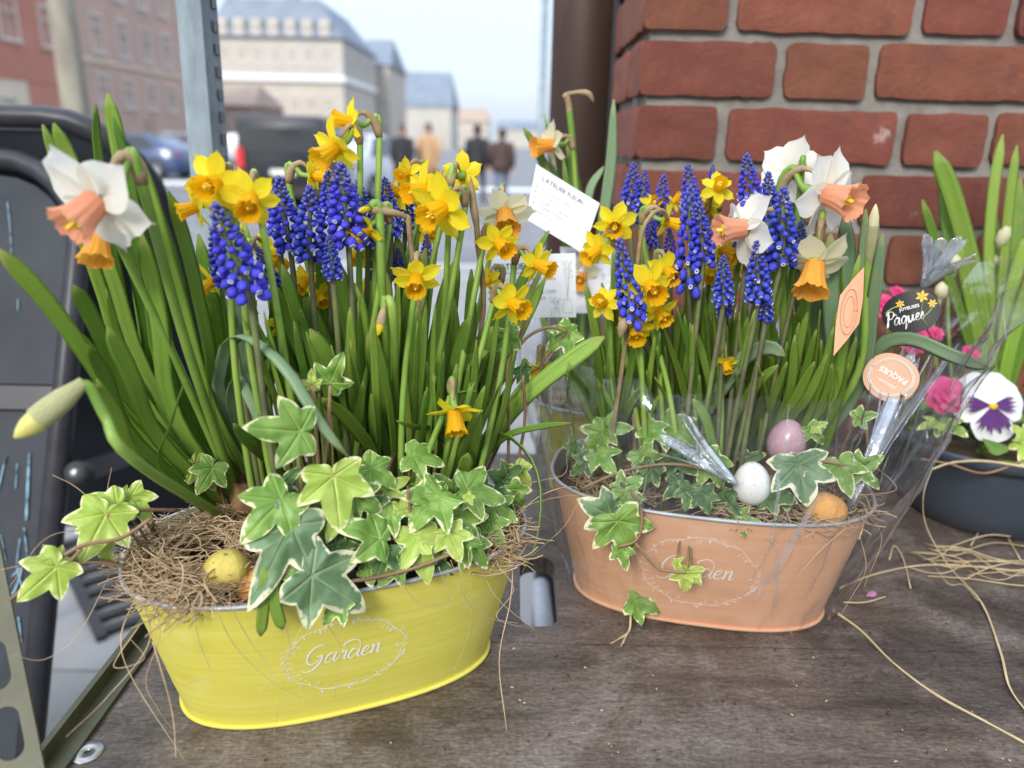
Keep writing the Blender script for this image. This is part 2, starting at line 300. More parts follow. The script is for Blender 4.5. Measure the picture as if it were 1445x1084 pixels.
def fold_scatter():
    nt = MATS['cellophane_fold'].node_tree; o = [n for n in nt.nodes if n.type == 'OUTPUT_MATERIAL'][0]; src = o.inputs[0].links[0].from_socket
    d = N(nt, 'ShaderNodeBsdfDiffuse'); d.inputs[0].default_value = (.88, .9, .93, 1); tl = N(nt, 'ShaderNodeBsdfTranslucent'); tl.inputs[0].default_value = (.88, .9, .93, 1)
    a = N(nt, 'ShaderNodeMixShader', i_0=.5); m_ = N(nt, 'ShaderNodeMixShader', i_0=.13); nt.links.new(d.outputs[0], a.inputs[1]); nt.links.new(tl.outputs[0], a.inputs[2]); nt.links.new(src, m_.inputs[1]); nt.links.new(a.outputs[0], m_.inputs[2]); nt.links.new(m_.outputs[0], o.inputs[0])
fold_scatter()
mat('paper', (.8, .81, .84), .6, trans=.08); mat('ink', (.06, .06, .07), .8); mat('ink_grey', (.3, .31, .34), .8); mat('ink_soft', (.5, .55, .5), .8)
mat('sticker_black', (.012, .012, .014), .35); mat('sticker_beige', (.6, .33, .2), .45, col2=(.64, .37, .23), nscale=40); mat('sticker_peach', (.78, .36, .2), .45)
mat('sticker_yellow', (.85, .5, .05), .5); mat('sticker_green', (.35, .45, .1), .5)
def egg_mat(name, c, spots, scale=60, thr=.2):
    m = mat(name, c, .3, spec=.5, coat=.3); nt = m.node_tree; b = nt.nodes['Principled BSDF']; L = nt.links.new
    tc = [n for n in nt.nodes if n.type == 'TEX_COORD'][0]; src = None
    for i, (sc_, col) in enumerate(spots):
        v = N(nt, 'ShaderNodeTexVoronoi', i_Scale=scale*sc_); L(tc.outputs['Object'], v.inputs['Vector'])
        nn = N(nt, 'ShaderNodeTexNoise', i_Scale=scale*sc_*.6); L(tc.outputs['Object'], nn.inputs['Vector'])
        ad = N(nt, 'ShaderNodeMath', operation='MULTIPLY_ADD', i_1=-.6, i_2=.42); L(nn.outputs[0], ad.inputs[0])
        lt = N(nt, 'ShaderNodeMath', operation='LESS_THAN'); L(v.outputs['Distance'], lt.inputs[0])
        a2 = N(nt, 'ShaderNodeMath', operation='ADD', i_1=thr-.12); L(ad.outputs[0], a2.inputs[0]); L(a2.outputs[0], lt.inputs[1])
        mx = N(nt, 'ShaderNodeMix', data_type='RGBA'); mx.inputs[6].default_value = (*c, 1); mx.inputs[7].default_value = (*col, 1)
        L(lt.outputs[0], mx.inputs[0])
        if src: L(src, mx.inputs[6])
        src = mx.outputs[2]
    L(src, b.inputs['Base Color'])
egg_mat('egg_mauve', (.46, .27, .3), [(4.5, (.62, .46, .48)), (7, (.66, .5, .5))], thr=.12)
egg_mat('egg_white', (.82, .8, .74), [(3.2, (.3, .08, .1)), (1.8, (.85, .6, .04)), (5, (.35, .16, .14))], thr=.06)
mat('egg_wool_yellow', (.62, .5, .12), .85, col2=(.42, .33, .06), nscale=18, stretch=(5, 5, .5), bump=.8, bscale=30)
mat('egg_wool_orange', (.7, .36, .1), .85, col2=(.52, .22, .05), nscale=18, stretch=(5, 5, .5), bump=.8, bscale=30)
mat('petal_pink', (.72, .04, .2), .55, col2=(.8, .1, .3), nscale=30, trans=.25); mat('petal_purple', (.05, .003, .085), .6, col2=(.085, .008, .13), nscale=60)
mat('petal_pansy', (.85, .85, .84), .55, trans=.25); mat('pansy_eye', (.85, .55, .03), .6)
mat('leaf_small', (.1, .2, .03), .5, col2=(.17, .3, .05), nscale=30, trans=.2, rnd=.2)
mat('pink_scrap', (.62, .25, .42), .6, trans=.3)

def ivy_mat(name, g1, g2, cream, edge):
    m = mat(name, g1, .4, trans=.22, spec=.35); nt = m.node_tree; b = nt.nodes['Principled BSDF']; L = nt.links.new
    tl = [n for n in nt.nodes if n.type == 'BSDF_TRANSLUCENT'][0]; tc = [n for n in nt.nodes if n.type == 'TEX_COORD'][0]
    at = N(nt, 'ShaderNodeAttribute', attribute_name='edge'); av = N(nt, 'ShaderNodeAttribute', attribute_name='vein'); oi = N(nt, 'ShaderNodeObjectInfo')
    sc = N(nt, 'ShaderNodeVectorMath', operation='ADD'); L(tc.outputs['Object'], sc.inputs[0]); L(oi.outputs['Random'], sc.inputs[1])
    n = N(nt, 'ShaderNodeTexNoise', i_Scale=4.5, i_Detail=4); L(sc.outputs[0], n.inputs['Vector'])
    ad = N(nt, 'ShaderNodeMath', operation='MULTIPLY_ADD', i_1=.75, i_2=-.375); L(n.outputs[0], ad.inputs[0])
    a2 = N(nt, 'ShaderNodeMath', operation='ADD'); L(at.outputs['Fac'], a2.inputs[0]); L(ad.outputs[0], a2.inputs[1])
    r = N(nt, 'ShaderNodeValToRGB'); e = r.color_ramp.elements
    e[0].position = edge; e[1].position = min(edge+.06, 1.0); L(a2.outputs[0], r.inputs[0])
    n2 = N(nt, 'ShaderNodeTexNoise', i_Scale=2.2, i_Detail=2); L(sc.outputs[0], n2.inputs['Vector'])
    r2 = N(nt, 'ShaderNodeValToRGB'); r2.color_ramp.elements[0].position = .42; r2.color_ramp.elements[1].position = .54
    r2.color_ramp.elements[0].color = (*g1, 1); r2.color_ramp.elements[1].color = (*g2, 1); L(n2.outputs[0], r2.inputs[0])
    mv = N(nt, 'ShaderNodeMix', data_type='RGBA'); mv.inputs[7].default_value = (min(1, g2[0]*1.5+.06), min(1, g2[1]*1.35+.06), g2[2]*1.4+.03, 1); L(r2.outputs[0], mv.inputs[6]); L(av.outputs['Fac'], mv.inputs[0])
    mx = N(nt, 'ShaderNodeMix', data_type='RGBA'); mx.inputs[7].default_value = (*cream, 1); L(r.outputs[0], mx.inputs[0]); L(mv.outputs[2], mx.inputs[6])
    hs = N(nt, 'ShaderNodeHueSaturation'); mr = N(nt, 'ShaderNodeMapRange', i_3=.88, i_4=1.12); L(oi.outputs['Random'], mr.inputs[0]); L(mr.outputs[0], hs.inputs['Value']); L(mx.outputs[2], hs.inputs['Color'])
    L(hs.outputs[0], b.inputs['Base Color']); L(hs.outputs[0], tl.inputs[0])
    bp = N(nt, 'ShaderNodeBump', i_Strength=.5, i_Distance=.002); L(av.outputs['Fac'], bp.inputs['Height']); L(bp.outputs[0], b.inputs['Normal'])
ivy_mat('ivy_green', (.14, .27, .04), (.22, .37, .075), (.78, .76, .42), .915)
ivy_mat('ivy_lime', (.34, .48, .07), (.44, .55, .12), (.8, .77, .4), .93)
ivy_mat('ivy_grey', (.11, .2, .085), (.2, .31, .16), (.76, .74, .48), .87)
mat('bud_sheath', (.5, .52, .22), .6, col2=(.68, .66, .38), nscale=5, stretch=(14, 1.5, 1), coords='UV', trans=.3, bump=.8, bscale=6)
mat('bud_yellow', (.75, .68, .14), .5, col2=(.8, .76, .3), nscale=5, stretch=(8, 1, 1), coords='UV', trans=.3)
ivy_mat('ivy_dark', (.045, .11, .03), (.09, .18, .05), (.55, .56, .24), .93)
mat('ivy_stem', (.2, .09, .06), .55, col2=(.28, .2, .08), nscale=20)

# ================================================================== SETTING
def sheet(name, x0, x1, y0, y1, z, m, kind='structure'):
    mb = MB(); mb.add([(x0, y0, z), (x1, y0, z), (x1, y1, z), (x0, y1, z)], [(0, 1, 2, 3)])
    return mb.build(name, m, smooth=False, kind=kind)
mat('pavement', (.2, .198, .19), .85, col2=(.27, .265, .255), nscale=2.5, bump=.4, bscale=40)
mat('asphalt', (.13, .13, .135), .85, col2=(.19, .19, .19), nscale=1.2, bump=.4, bscale=30)
mat('kerb_stone', (.36, .35, .34), .85, col2=(.44, .43, .41), nscale=6)
mat('road_white', (.7, .7, .68), .8)
mat('far_ground', (.24, .24, .235), .9)
sheet('ground', -400, 400, -60, 900, -.16, MATS['far_ground'])
pv = MB(); pv.box((0, -1, -.08), (40, 18, .16)); pv.build('pavement', MATS['pavement'], smooth=False, kind='structure')
sheet("road", -60, 60, 8.2, 700, -.15, MATS['asphalt'])
kb = MB(); kb.box((0, 8.1, -.076), (60, .2, .15)); kb.build('kerb', MATS['kerb_stone'], smooth=False, kind='structure')
sheet('crosswalk_marking', -12, 4, 23.5, 25, -.146, MATS['road_white'])
sheet('lane_marking', -9, -8.7, 28, 120, -.146, MATS['road_white'])
# paving slabs seen past the table's left edge
gp = onz(150, 880, 0)
slab = MB(); slab.box((0, 0, 0), (.39, .39, .02)); slab_me = slab.mesh('slab', False)
pav = bpy.data.objects['pavement']
for i in range(-4, 3):
    for j in range(-3, 4):
        o = new('paving_slab', slab_me, MATS['pavement'], None, (gp.x+i*.4, gp.y+j*.4, -.004+random.uniform(-.001, .002))); o.parent = pav
grate = MB(); gc = onz(168, 815, 0)
gdir = (onz(205, 890, 0)-onz(130, 760, 0)).normalized(); gn = V((-gdir.y, gdir.x, 0)); gm = Matrix((gdir, gn, V((0, 0, 1)))).transposed()
for k in range(9): grate.box(gc+gdir*(k-4)*.07+V((0, 0, .014)), (.03, .2, .016), gm)
for s in (-1, 1): grate.box(gc+gn*s*.11+V((0, 0, .014)), (.62, .025, .018), gm)
tag(grate.build('drain_grate', MATS['rubber'], smooth=False), 'dark slotted drain grate set in the pavement beside the table', 'drain grate')

# --- table
TZ = .8
TX0, TX1, TY0, TY1, TSEAM = -.338, 1.25, .22, 1.085, .622
tb = thing('display_table', 'dark weathered wooden display table with worn top under the flower tubs', 'table', (.4, .65, 0))
hc = [onz(px, py, TZ) for px, py in ((736, 800), (788, 800), (792, 872), (733, 872))]
hx0, hx1 = .013, .051; hy0, hy1 = onz(760, 884, TZ).y, onz(760, 786, TZ).y
def rrect(x0, x1, y0, y1, r, n=6):
    out = []
    for cx_, cy_, a0 in ((x1-r, y1-r, 0), (x0+r, y1-r, 90), (x0+r, y0+r, 180), (x1-r, y0+r, 270)):
        for k in range(n+1):
            a = R_(a0+90*k/n); out.append((cx_+r*math.cos(a), cy_+r*math.sin(a)))
    return out
hole = rrect(hx0, hx1, hy0, hy1, .0165)
def slotted(mb, x0, x1, y0, y1, h, r, th, T, n=6):
    """plate x0..x1 by y0..y1 with a round-ended slot h = (xa, xb, ya, yb); T maps (x, y, z) to a point"""
    xa, xb, ya, yb = h
    def slab_(pts):
        k = len(pts); mb.add([T(x, y, z) for z in (0, -th) for x, y in pts], [tuple(range(k)), tuple(range(2*k-1, k-1, -1))]+[(i, i+k, (i+1) % k+k, (i+1) % k) for i in range(k)])
    slab_([(x0, y0), (xa, y0), (xa, y1), (x0, y1)]); slab_([(xb, y0), (x1, y0), (x1, y1), (xb, y1)])
    slab_([(xa, y0), (xb, y0), (xb, ya), (xa, ya)]); slab_([(xa, yb), (xb, yb), (xb, y1), (xa, y1)])
    for sx, sy, cx_, cy_ in ((1, 1, xb-r, yb-r), (-1, 1, xa+r, yb-r), (-1, -1, xa+r, ya+r), (1, -1, xb-r, ya+r)):
        arc = [(cx_+sx*r*math.cos(R_(90*k/n)), cy_+sy*r*math.sin(R_(90*k/n))) for k in range(n+1)]
        for k in range(n): 
            tri = [(cx_+sx*r, cy_+sy*r), arc[k], arc[k+1]]
            slab_(tri if sx*sy < 0 else tri[::-1])
def board(name, x0, x1, y0, y1, hole=None):
    mb = MB(); th = .02
    if not hole: mb.box(((x0+x1)/2, (y0+y1)/2, TZ-th/2), (x1-x0, y1-y0, th))
    else: slotted(mb, x0, x1, y0, y1, (hx0, hx1, hy0, hy1), .016, th, lambda x, y, z: V((x, y, TZ+z)))
    return mb.build(name, MATS['table_wood'], tb, smooth=False)
board('board', TX0, TX1, TY0, TSEAM-.0008)
board('board', TX0, TX1, TSEAM+.0008, TY1, hole)
for x, y in ((TX0+.05, TY0+.06), (TX1-.05, TY0+.06), (TX0+.05, TY1-.08), (TX1-.05, TY1-.08)):
    lg = MB(); lg.box((x, y, .38), (.045, .045, .765)); lg.build('leg', MATS['galv_dark'], tb, smooth=False)
bm_ = MB(); bm_.tube([((hx0+hx1)/2+.022, hy0-.12, .66), ((hx0+hx1)/2+.03, hy1+.5, .45)], .016, 12); bm_.build('brace', MATS['pale_steel'], tb)
tr = MB(); tr.box((TX0-.003, .56, TZ+.002), (.005, .72, .03)); tr.box((TX0+.006, .56, TZ+.0022), (.018, .72, .0035)); tr.build('edge_trim', MATS['trim_olive'], tb, smooth=False)
wc = onz(123, 1063, TZ)
wm = MB(); wm.lathe([(.0024, .0), (.0024, .0016), (.0112, .0016), (.0115, .0010), (.0115, 0)], 24, Matrix.Translation(wc)); wm.lathe([(.0001, .0006), (.0025, .0006)], 12, Matrix.Translation(wc), 1)
wm.build('washer', [MATS['steel'], MATS['rubber']], tb)

# --- brick wall
WY = 1.10; CRS = .0815; BH = .0675; JW = .0145
WX0 = aty(908, 40, WY).x
z_ref = aty(910, 142, WY).z            # a bed joint
bw = thing('brick_wall', 'red brick wall with pale grey mortar joints behind the wrapped tub', 'wall', (WX0+.6, WY+.2, 0))
mo = MB(); mo.box((WX0+.75, WY+.012+.3, 1.1), (1.5-.024, .6, 2.2)); mo.build('mortar', MATS['mortar'], bw, smooth=False)
def brick_mesh(l, seed, d=.1):
    random.seed(seed); nx, nz = max(8, int(l/.009)), 7
    mb = MB(); vs_ = []; fs = []
    for j in range(nz+1):
        for i in range(nx+1):
            u, v = i/nx, j/nz
            e = min(min(u, 1-u)*l, min(v, 1-v)*BH)
            y = .0016*max(0, 1-e/.003)**2+noise.noise(V((u*l*30, v*3, seed)))*.0014-max(0, noise.noise(V((u*l*70, v*7, seed+3)))-.35)*-.006
            dx = noise.noise(V((seed, v*4, u*3)))*.0022 if i in (0, nx) else 0
            dz = (noise.noise(V((u*l*25, seed, v*3)))*.0028+noise.noise(V((u*l*110, seed, v*3)))*.0016) if j in (0, nz) else 0
            if i in (0, nx) and j in (0, nz): dx += .003*(1 if i == 0 else -1); dz += .002*(1 if j == 0 else -1)
            vs_.append((u*l-l/2+dx, y, v*BH-BH/2+dz))
    n0 = (nx+1)*(nz+1)
    ring = [i for i in range(nx+1)]+[j*(nx+1)+nx for j in range(1, nz+1)]+[nz*(nx+1)+i for i in range(nx-1, -1, -1)]+[j*(nx+1) for j in range(nz-1, 0, -1)]
    fs = [(j*(nx+1)+i, j*(nx+1)+i+1, (j+1)*(nx+1)+i+1, (j+1)*(nx+1)+i) for j in range(nz) for i in range(nx)]
    for k in ring: vs_.append(vs_[k])
    for k in ring: vs_.append((vs_[k][0], d*.5, vs_[k][2]))
    m = len(ring); fs += [(n0+k, n0+m+k, n0+m+(k+1) % m, n0+(k+1) % m) for k in range(m)]
    mb.add(vs_, fs); me = mb.mesh('brick', True); me.materials.append(MATS['brick']); return me
ST, HD = .226, .108
bmesh_ = {('s', k): brick_mesh(ST, k+1) for k in range(6)}; bmesh_.update({('h', k): brick_mesh(HD, k+11) for k in range(6)})
bmesh_.update({('q', k): brick_mesh(.178, k+31) for k in range(3)})
random.seed(5)
for c in range(-7, 9):
    zc = z_ref+(c+.5)*CRS
    odd = (c % 2 == 0)
    seq = (['q', 'h', 's', 'h', 's', 'h', 's'] if odd else ['h', 's', 'h', 's', 'h', 's', 'h'])
    x = WX0
    for k, t in enumerate(seq):
        l = {'s': ST, 'h': HD, 'q': .178}[t]
        if x+l/2 > WX0+1.45: break
        o = new('brick', bmesh_[(t, random.randrange(3 if t == 'q' else 6))], None, bw)
        o.location = (x+l/2, WY+random.uniform(-.0015, .0025), zc+random.uniform(-.002, .002)); o.rotation_euler = (random.uniform(-.01, .01), random.uniform(-.008, .008), 0)
        x += l+JW+random.uniform(-.002, .003)
    y = WY+.001                                  # the return face towards the street
    first = True
    for k in range(2):
        t = 'h' if (odd == first) else 's'; first = not first; l = ST if t == 's' else HD
        o = new('brick', bmesh_[(t, random.randrange(6))], None, bw)
        o.location = (WX0-.001, y+l/2+.012, zc+random.uniform(-.002, .002)); o.rotation_euler = (0, 0, -math.pi/2)
        y += l+JW
# --- pipes beside the wall
rp = aty(824, 100, 1.62); r_ = 47*mpp(rp)
p = MB(); p.lathe([(r_, 0), (r_, 2.9)], 28, Matrix.Translation((rp.x, rp.y, 0)), cap=True)
pt = thing('rusty_pipe', 'wide dark rusty iron pipe standing beside the brick wall', 'pipe', (rp.x, rp.y, 0)); p.build('shaft', MATS['rust_pipe'], pt)
for z in (.6, 1.95, 2.6):
    p = MB(); p.lathe([(r_*1.0, z-.02), (r_*1.1, z-.015), (r_*1.1, z+.015), (r_, z+.02)], 28, Matrix.Translation((rp.x, rp.y, 0))); p.build('collar', MATS['rust_pipe'], pt)
bp_ = aty(873, 100, 1.42); p = MB(); p.box((bp_.x, bp_.y, 1.4), (.026, .03, 2.8))
bt = thing('black_downpipe', 'narrow black square downpipe between the rusty pipe and the bricks', 'pipe', (bp_.x, bp_.y, 0)); p.build('shaft', MATS['black_pipe'], bt, smooth=False)
for z in (.5, 1.62, 2.5):
    p = MB(); p.box((bp_.x, bp_.y, z), (.036, .04, .02)); p.build('clip', MATS['black_pipe'], bt, smooth=False)
# --- galvanised stall upright
pa, pb = aty(277, -30, 1.02), aty(306, 330, .995)
dz = (pa-pb).normalized(); pfoot = pb-dz*((pb.z)/dz.z); ptop = pa+dz*.35
ut = thing('stall_upright', 'leaning galvanised steel upright with a notched edge behind the tall leaves', 'post', pfoot)
p = MB(); _x = (V((1, 0, 0))-dz*dz.x).normalized(); q = Matrix((_x, dz.cross(_x), dz)).transposed(); lh = (ptop-pfoot).length
prof = [(-.0215, -.014), (.010, -.019), (.0165, -.010), (.0165, .016), (-.0215, .016)]
p.add([pfoot+q@V((x, y, z)) for z in (0, lh) for x, y in prof], [(i, (i+1) % 5, 5+(i+1) % 5, 5+i) for i in range(5)]+[(4, 3, 2, 1, 0), (5, 6, 7, 8, 9)])
p.build('shaft', MATS['galv'], ut, smooth=False)
p = MB(); z = .6
while z < lh-.02:
    p.box(pfoot+q@V((.0172, .002, z)), (.004, .010, .012), q); z += .026
p.build('notch_strip', MATS['galv_dark'], ut, smooth=False, kind='stuff')
# --- chalkboard A-sign
cs = thing('pavement_sign', 'black folding A-frame chalkboard with pale blue chalk marks beside the table', 'sign', (-.95, 1.2, 0))
ftop, fbot = V((-.62, 1.2, 1.24)), V((-.665, .66, .02))     # right leg of the front frame
fa, fb = aty(112, 345, 1.16), aty(40, 1084, .83)
up = (fa-fb).normalized(); foot = fb-up*((fb.z-.01)/up.z)
W_ = .62; rad = .14
def frame_pts(foot, up, top_len, w, rad):
    xd = V((-1, 0, 0)); pts = [foot]; pts.append(foot+up*(top_len-rad))
    for k in range(1, 7):
        a = R_(90*k/6); pts.append(foot+up*(top_len-rad+rad*math.sin(a))+xd*(rad*(1-math.cos(a))))
    for k in range(0, 7):
        a = R_(90-90*k/6); pts.append(foot+up*(top_len-rad+rad*math.sin(a))+xd*(w-rad*(1-math.cos(a))))
    pts.append(foot+xd*w); return pts
tl_ = (aty(112, 345, 1.16)-foot).length+.135
p = MB(); p.tube(frame_pts(foot, up, tl_, W_, rad), .017, 12); p.build('front_frame', MATS['black_frame'], cs)
apex = foot+up*tl_
up2 = (V((foot.x+.05, apex.y+.02, apex.z+.035))-V((foot.x+.06, apex.y+.5, 0))).normalized()
foot2 = V((foot.x+.06, apex.y+.5, .01)); tl2 = (apex.z+.05)/up2.z
p = MB(); p.tube(frame_pts(foot2, up2, tl2, W_+.06, rad), .017, 12); p.build('rear_frame', MATS['black_frame'], cs)
def panel(name, foot, up, z0, z1, w, th, m, ins, fwd=0, sq=1):
    xd = V((-1, 0, 0)); nrm = up.cross(xd).normalized()
    out = [q_ for q_ in rrect(ins, w-ins, z0, z1, .12)]
    if sq: out = [(x, z) for x, z in out if z > z0+.13]; out = out+[(ins, z0), (w-ins, z0)]
    if sq == 2: out = [(ins, z0), (w-ins, z0), (w-ins, z1), (ins, z1)]
    n = len(out)
    mb = MB(); mb.add([foot+xd*x+up*z+nrm*(s*th/2+fwd) for s in (-1, 1) for x, z in out], [tuple(range(n)), tuple(range(2*n-1, n-1, -1))]+[(i, i+n, (i+1) % n+n, (i+1) % n) for i in range(n)])
    return mb.build(name, m, cs, smooth=False), nrm
zsplit = (aty(60, 540, 1.0)-foot).length
_, fn = panel('chalk_panel', foot, up, zsplit+.005, tl_-.03, W_, .008, MATS['chalkboard'], .012)
panel('chalk_panel', foot, up, .15, zsplit-.035, W_, .008, MATS['chalkboard'], .012, 0, 2)
panel('rear_panel', foot2, up2, .42, tl2-.02, W_+.06, .008, MATS['chalkboard'], .012)
p = MB(); p.box(foot+V((-W_/2, 0, 0))+up*(zsplit-.015), (W_-.02, .014, .034), Matrix((V((1, 0, 0)), up.cross(V((1, 0, 0))).normalized(), up)).transposed()); p.build('middle_rail', MATS['black_frame'], cs, smooth=False)
if fn.y > 0: fn = -fn
def on_board(px, py):
    d = ray(px, py); return CAM+d*((foot-CAM).dot(fn)/d.dot(fn))+fn*.0062
for k, (pts, wpx) in enumerate([([(45, 640), (43, 690), (41, 735)], 5), ([(12, 645), (4, 680), (-3, 700)], 4), ([(28, 655), (26, 690)], 2), ([(14, 288), (18, 325), (20, 365)], 2.0), ([(38, 745), (44, 800)], 3), ([(20, 815), (35, 800), (22, 838), (8, 830)], 4.5), ([(32, 760), (28, 800), (36, 830)], 3), ([(29, 424), (29, 440)], 2), ([(10, 860), (2, 900)], 4), ([(30, 870), (34, 905)], 3), ([(5, 755), (12, 790)], 2)]):
    p = MB(); c3 = crom([on_board(*q_) for q_ in pts], 9); p.tube(c3, [wpx*.5*mpp(c3[0])*(.6+.5*random.random()) for _ in c3], 5, flat=V((1, 0, 0)))
    p.build('chalk_mark', MATS['chalk_blue'], cs)
la, lb_ = on_board(97, 668)+V((.02, 0, 0)), aty(262, 612, 1.36)
p = MB(); p.box((la+lb_)/2, ((lb_-la).length, .008, .03), (lb_-la).normalized().to_track_quat('X', 'Z').to_matrix()); p.build('stay_bar', MATS['black_frame'], cs, smooth=False)
p = MB(); qq = fn.to_track_quat('Z', 'Y').to_matrix().to_4x4()
p.lathe([(.0001, .016), (.009, .016), (.017, .012), (.017, -.01)], 20, Matrix.Translation(la) @ qq); p.lathe([(.0001, .0185), (.006, .0185), (.007, .015)], 6, Matrix.Translation(la) @ qq, 1)
p.build('pivot_bolt', [MATS['rubber'], MATS['steel']], cs)
# --- slotted upright at the near left corner
sa, sb = aty(-30, 815, .47), aty(22, 1090, .40)
sdz = (sa-sb).normalized(); sfoot = sb-sdz*(sb.z/sdz.z); sh = (sa-sfoot).length+.02
st = thing('slotted_bracket', 'olive grey metal strip with oblong slots at the near corner of the table', 'bracket', sfoot)
sx_ = (V((1, .25, 0))-sdz*V((1, .25, 0)).dot(sdz)).normalized(); sy_ = sdz.cross(sx_)
slots = [((aty(-5, 938, .435)-sfoot).dot(sdz), .0185), ((aty(12, 1034, .41)-sfoot).dot(sdz), .019)]
p = MB(); hw = .0165; zs = 0
def strip(z0, z1): p.box(sfoot+sdz*(z0+z1)/2, (hw*2, .003, z1-z0), Matrix((sx_, sy_, sdz)).transposed())
cuts = sorted(slots); cuts = [(c-hh, c+hh) for c, hh in cuts]; zz = 0
for a, b in cuts:
    strip(zz, a); slotted(p, -hw, hw, a, b, (-.0075, .0085, a+.002, b-.002), .0079, .003, lambda x, y, z: sfoot+sx_*x+sdz*y+sy_*(z+.0015)); zz = b
strip(zz, sh); p.build('strip', MATS['trim_olive'], st, smooth=False)
p = MB(); p.box(sfoot+sdz*sh/2+sy_*.0-sx_*.019, (.003, .022, sh), Matrix((sx_, sy_, sdz)).transposed()); p.build('flange', MATS['trim_olive'], st, smooth=False)

# ================================================================== STREET BEHIND
KPX = .954/FPX
mat('render_orange', (.4, .16, .11), .9, col2=(.45, .2, .14), nscale=.6); mat('render_cream', (.55, .46, .34), .9, col2=(.6, .52, .4), nscale=.6)
mat('brick_pink', (.4, .28, .23), .9, col2=(.48, .32, .25), nscale=.8); mat('facade_cream', (.4, .38, .34), .9, col2=(.45, .43, .39), nscale=.5)
mat('slate', (.13, .16, .2), .7, col2=(.18, .21, .25), nscale=.7); mat('facade_grey', (.42, .38, .33), .9, col2=(.48, .44, .38), nscale=.5)
mat('facade_brown', (.3, .22, .17), .9, col2=(.36, .27, .21), nscale=.6)
mat('far_pane', (.07, .08, .1), .25); mat('far_frame', (.55, .5, .45), .7); mat('door_white', (.72, .71, .7), .6); mat('bark', (.2, .18, .14), .95, col2=(.3, .28, .22), nscale=3, stretch=(1, 1, .3), bump=.8)
def wall_box(name, x0, x1, y0, y1, z0, z1, m, parent):
    mb = MB(); mb.box(((x0+x1)/2, (y0+y1)/2, (z0+z1)/2), (x1-x0, y1-y0, z1-z0)); return mb.build(name, m, parent, smooth=False)
def window(parent, c, w, h, axis, frame='far_frame', pane='far_pane'):
    """axis 'x': the facade faces +x ; axis 'y': it faces -y"""
    mb = MB(); t = .12; c = V(c)
    for dx, dz, sw, sh in ((0, h/2, w+2*t, t), (0, -h/2-t*.3, w+3*t, t*1.3), (-w/2-t/2, 0, t, h-t), (w/2+t/2, 0, t, h-t), (0, 0, t*.5, h-t), (0, h*.15, w-.01, t*.5)):
        k = .03 if sw > t*1.2 and sh < t*1.4 else .0
        if axis == 'x': mb.box(c+V((.03+k/2, dx, dz)), (.1+k, sw, sh))
        else: mb.box(c+V((dx, -.03-k/2, dz)), (sw, .1+k, sh))
    f = mb.build('window', MATS[frame], parent, smooth=False)
    pm = MB(); pm.box(c+(V((.012, 0, 0)) if axis == 'x' else V((0, -.012, 0))), (.03, w, h) if axis == 'x' else (w, .03, h))
    o = pm.build('pane', MATS[pane], None, smooth=False); o.parent = f; o.matrix_parent_inverse = Matrix.Translation(-parent.location)
    return f
GZ = -.15
FX = -22.0
b1 = thing('orange_building', 'orange red rendered building with cream ground floor and white garage door', 'building', (FX-4, 34, GZ))
wall_box('wall', FX-9, FX, 24, 41.4, 3.4, 13, MATS['render_orange'], b1); wall_box('ground_floor', FX-9, FX-.03, 24, 37, GZ, 3.4, MATS['render_cream'], b1); wall_box('side_wall', FX-9, FX-.02, 37, 41.4, GZ, 3.4, MATS['render_orange'], b1)
for y in (33.2, 36.2, 39.2):
    for z in (5.9, 9.0): window(b1, (FX, y, z), 1.1, 1.7, 'x')
window(b1, (FX-.03, 35.3, 1.9), 1.0, 1.5, 'x')
wall_box('garage_door', FX-.1, FX+.05, 37.7, 40.4, GZ, 2.2, MATS['door_white'], b1); wall_box('cornice', FX-9.2, FX+.3, 23.9, 41.39, 13, 13.4, MATS['render_cream'], b1)
b2 = thing('pink_brick_building', 'long pink brick terrace with rows of dark sash windows', 'building', (FX-5, 48, GZ))
wall_box('wall', FX-9, FX, 41.42, 56, GZ, 13, MATS['brick_pink'], b2); wall_box('string_course', FX-.5, FX+.08, 41.43, 55.98, 4.75, 4.95, MATS['render_cream'], b2); wall_box('roof', FX-9.2, FX+.3, 41.4, 56.2, 13, 15, MATS['slate'], b2)
for k in range(5):
    for z in (3.4, 6.2, 9.1): window(b2, (FX, 43.6+k*2.8, z), 1.1, 1.8 if z > 4 else 1.5, 'x')
wall_box('door', FX-.1, FX+.05, 48.0, 49.1, GZ, 2.1, MATS['facade_brown'], b2)
b3 = thing('mansard_building', 'cream stone building with slate mansard roof and dormers at the end of the street', 'building', (-23, 88, GZ))
x0, x1 = -29.5, -16.9
wall_box('wall', x0, x1, 80, 98, 6.9, 10.3, MATS['facade_cream'], b3); wall_box('base_wall', x0+.05, x1-.05, 80.05, 98, GZ, 6.4, MATS['facade_grey'], b3); wall_box('white_band', x0-.2, x1+.2, 79.7, 98, 6.4, 6.9, MATS['door_white'], b3)
mb = MB(); rx = [(x0-.3, 79.6, 10.3), (x1+.3, 79.6, 10.3), (x1+.3, 98.3, 10.3), (x0-.3, 98.3, 10.3), (x0+1.2, 82, 14), (x1-2.6, 82, 14), (x1-2.6, 96, 14), (x0+1.2, 96, 14)]
mb.add(rx, [(0, 1, 5, 4), (1, 2, 6, 5), (2, 3, 7, 6), (3, 0, 4, 7), (4, 5, 6, 7), (3, 2, 1, 0)]); rf = mb.build('roof', MATS['slate'], b3, smooth=False)
for k in range(7):
    xx = x0+1.3+k*1.62
    window(b3, (xx, 80, 8.6), .8, 1.6, 'y')
    wall_box('dormer', xx-.5, xx+.5, 79.75, 81.5, 10.35, 11.9, MATS['facade_cream'], b3); window(b3, (xx, 79.75, 11.0), .55, .9, 'y')
    window(b3, (xx, 80.05, 4.2), .9, 1.6, 'y')
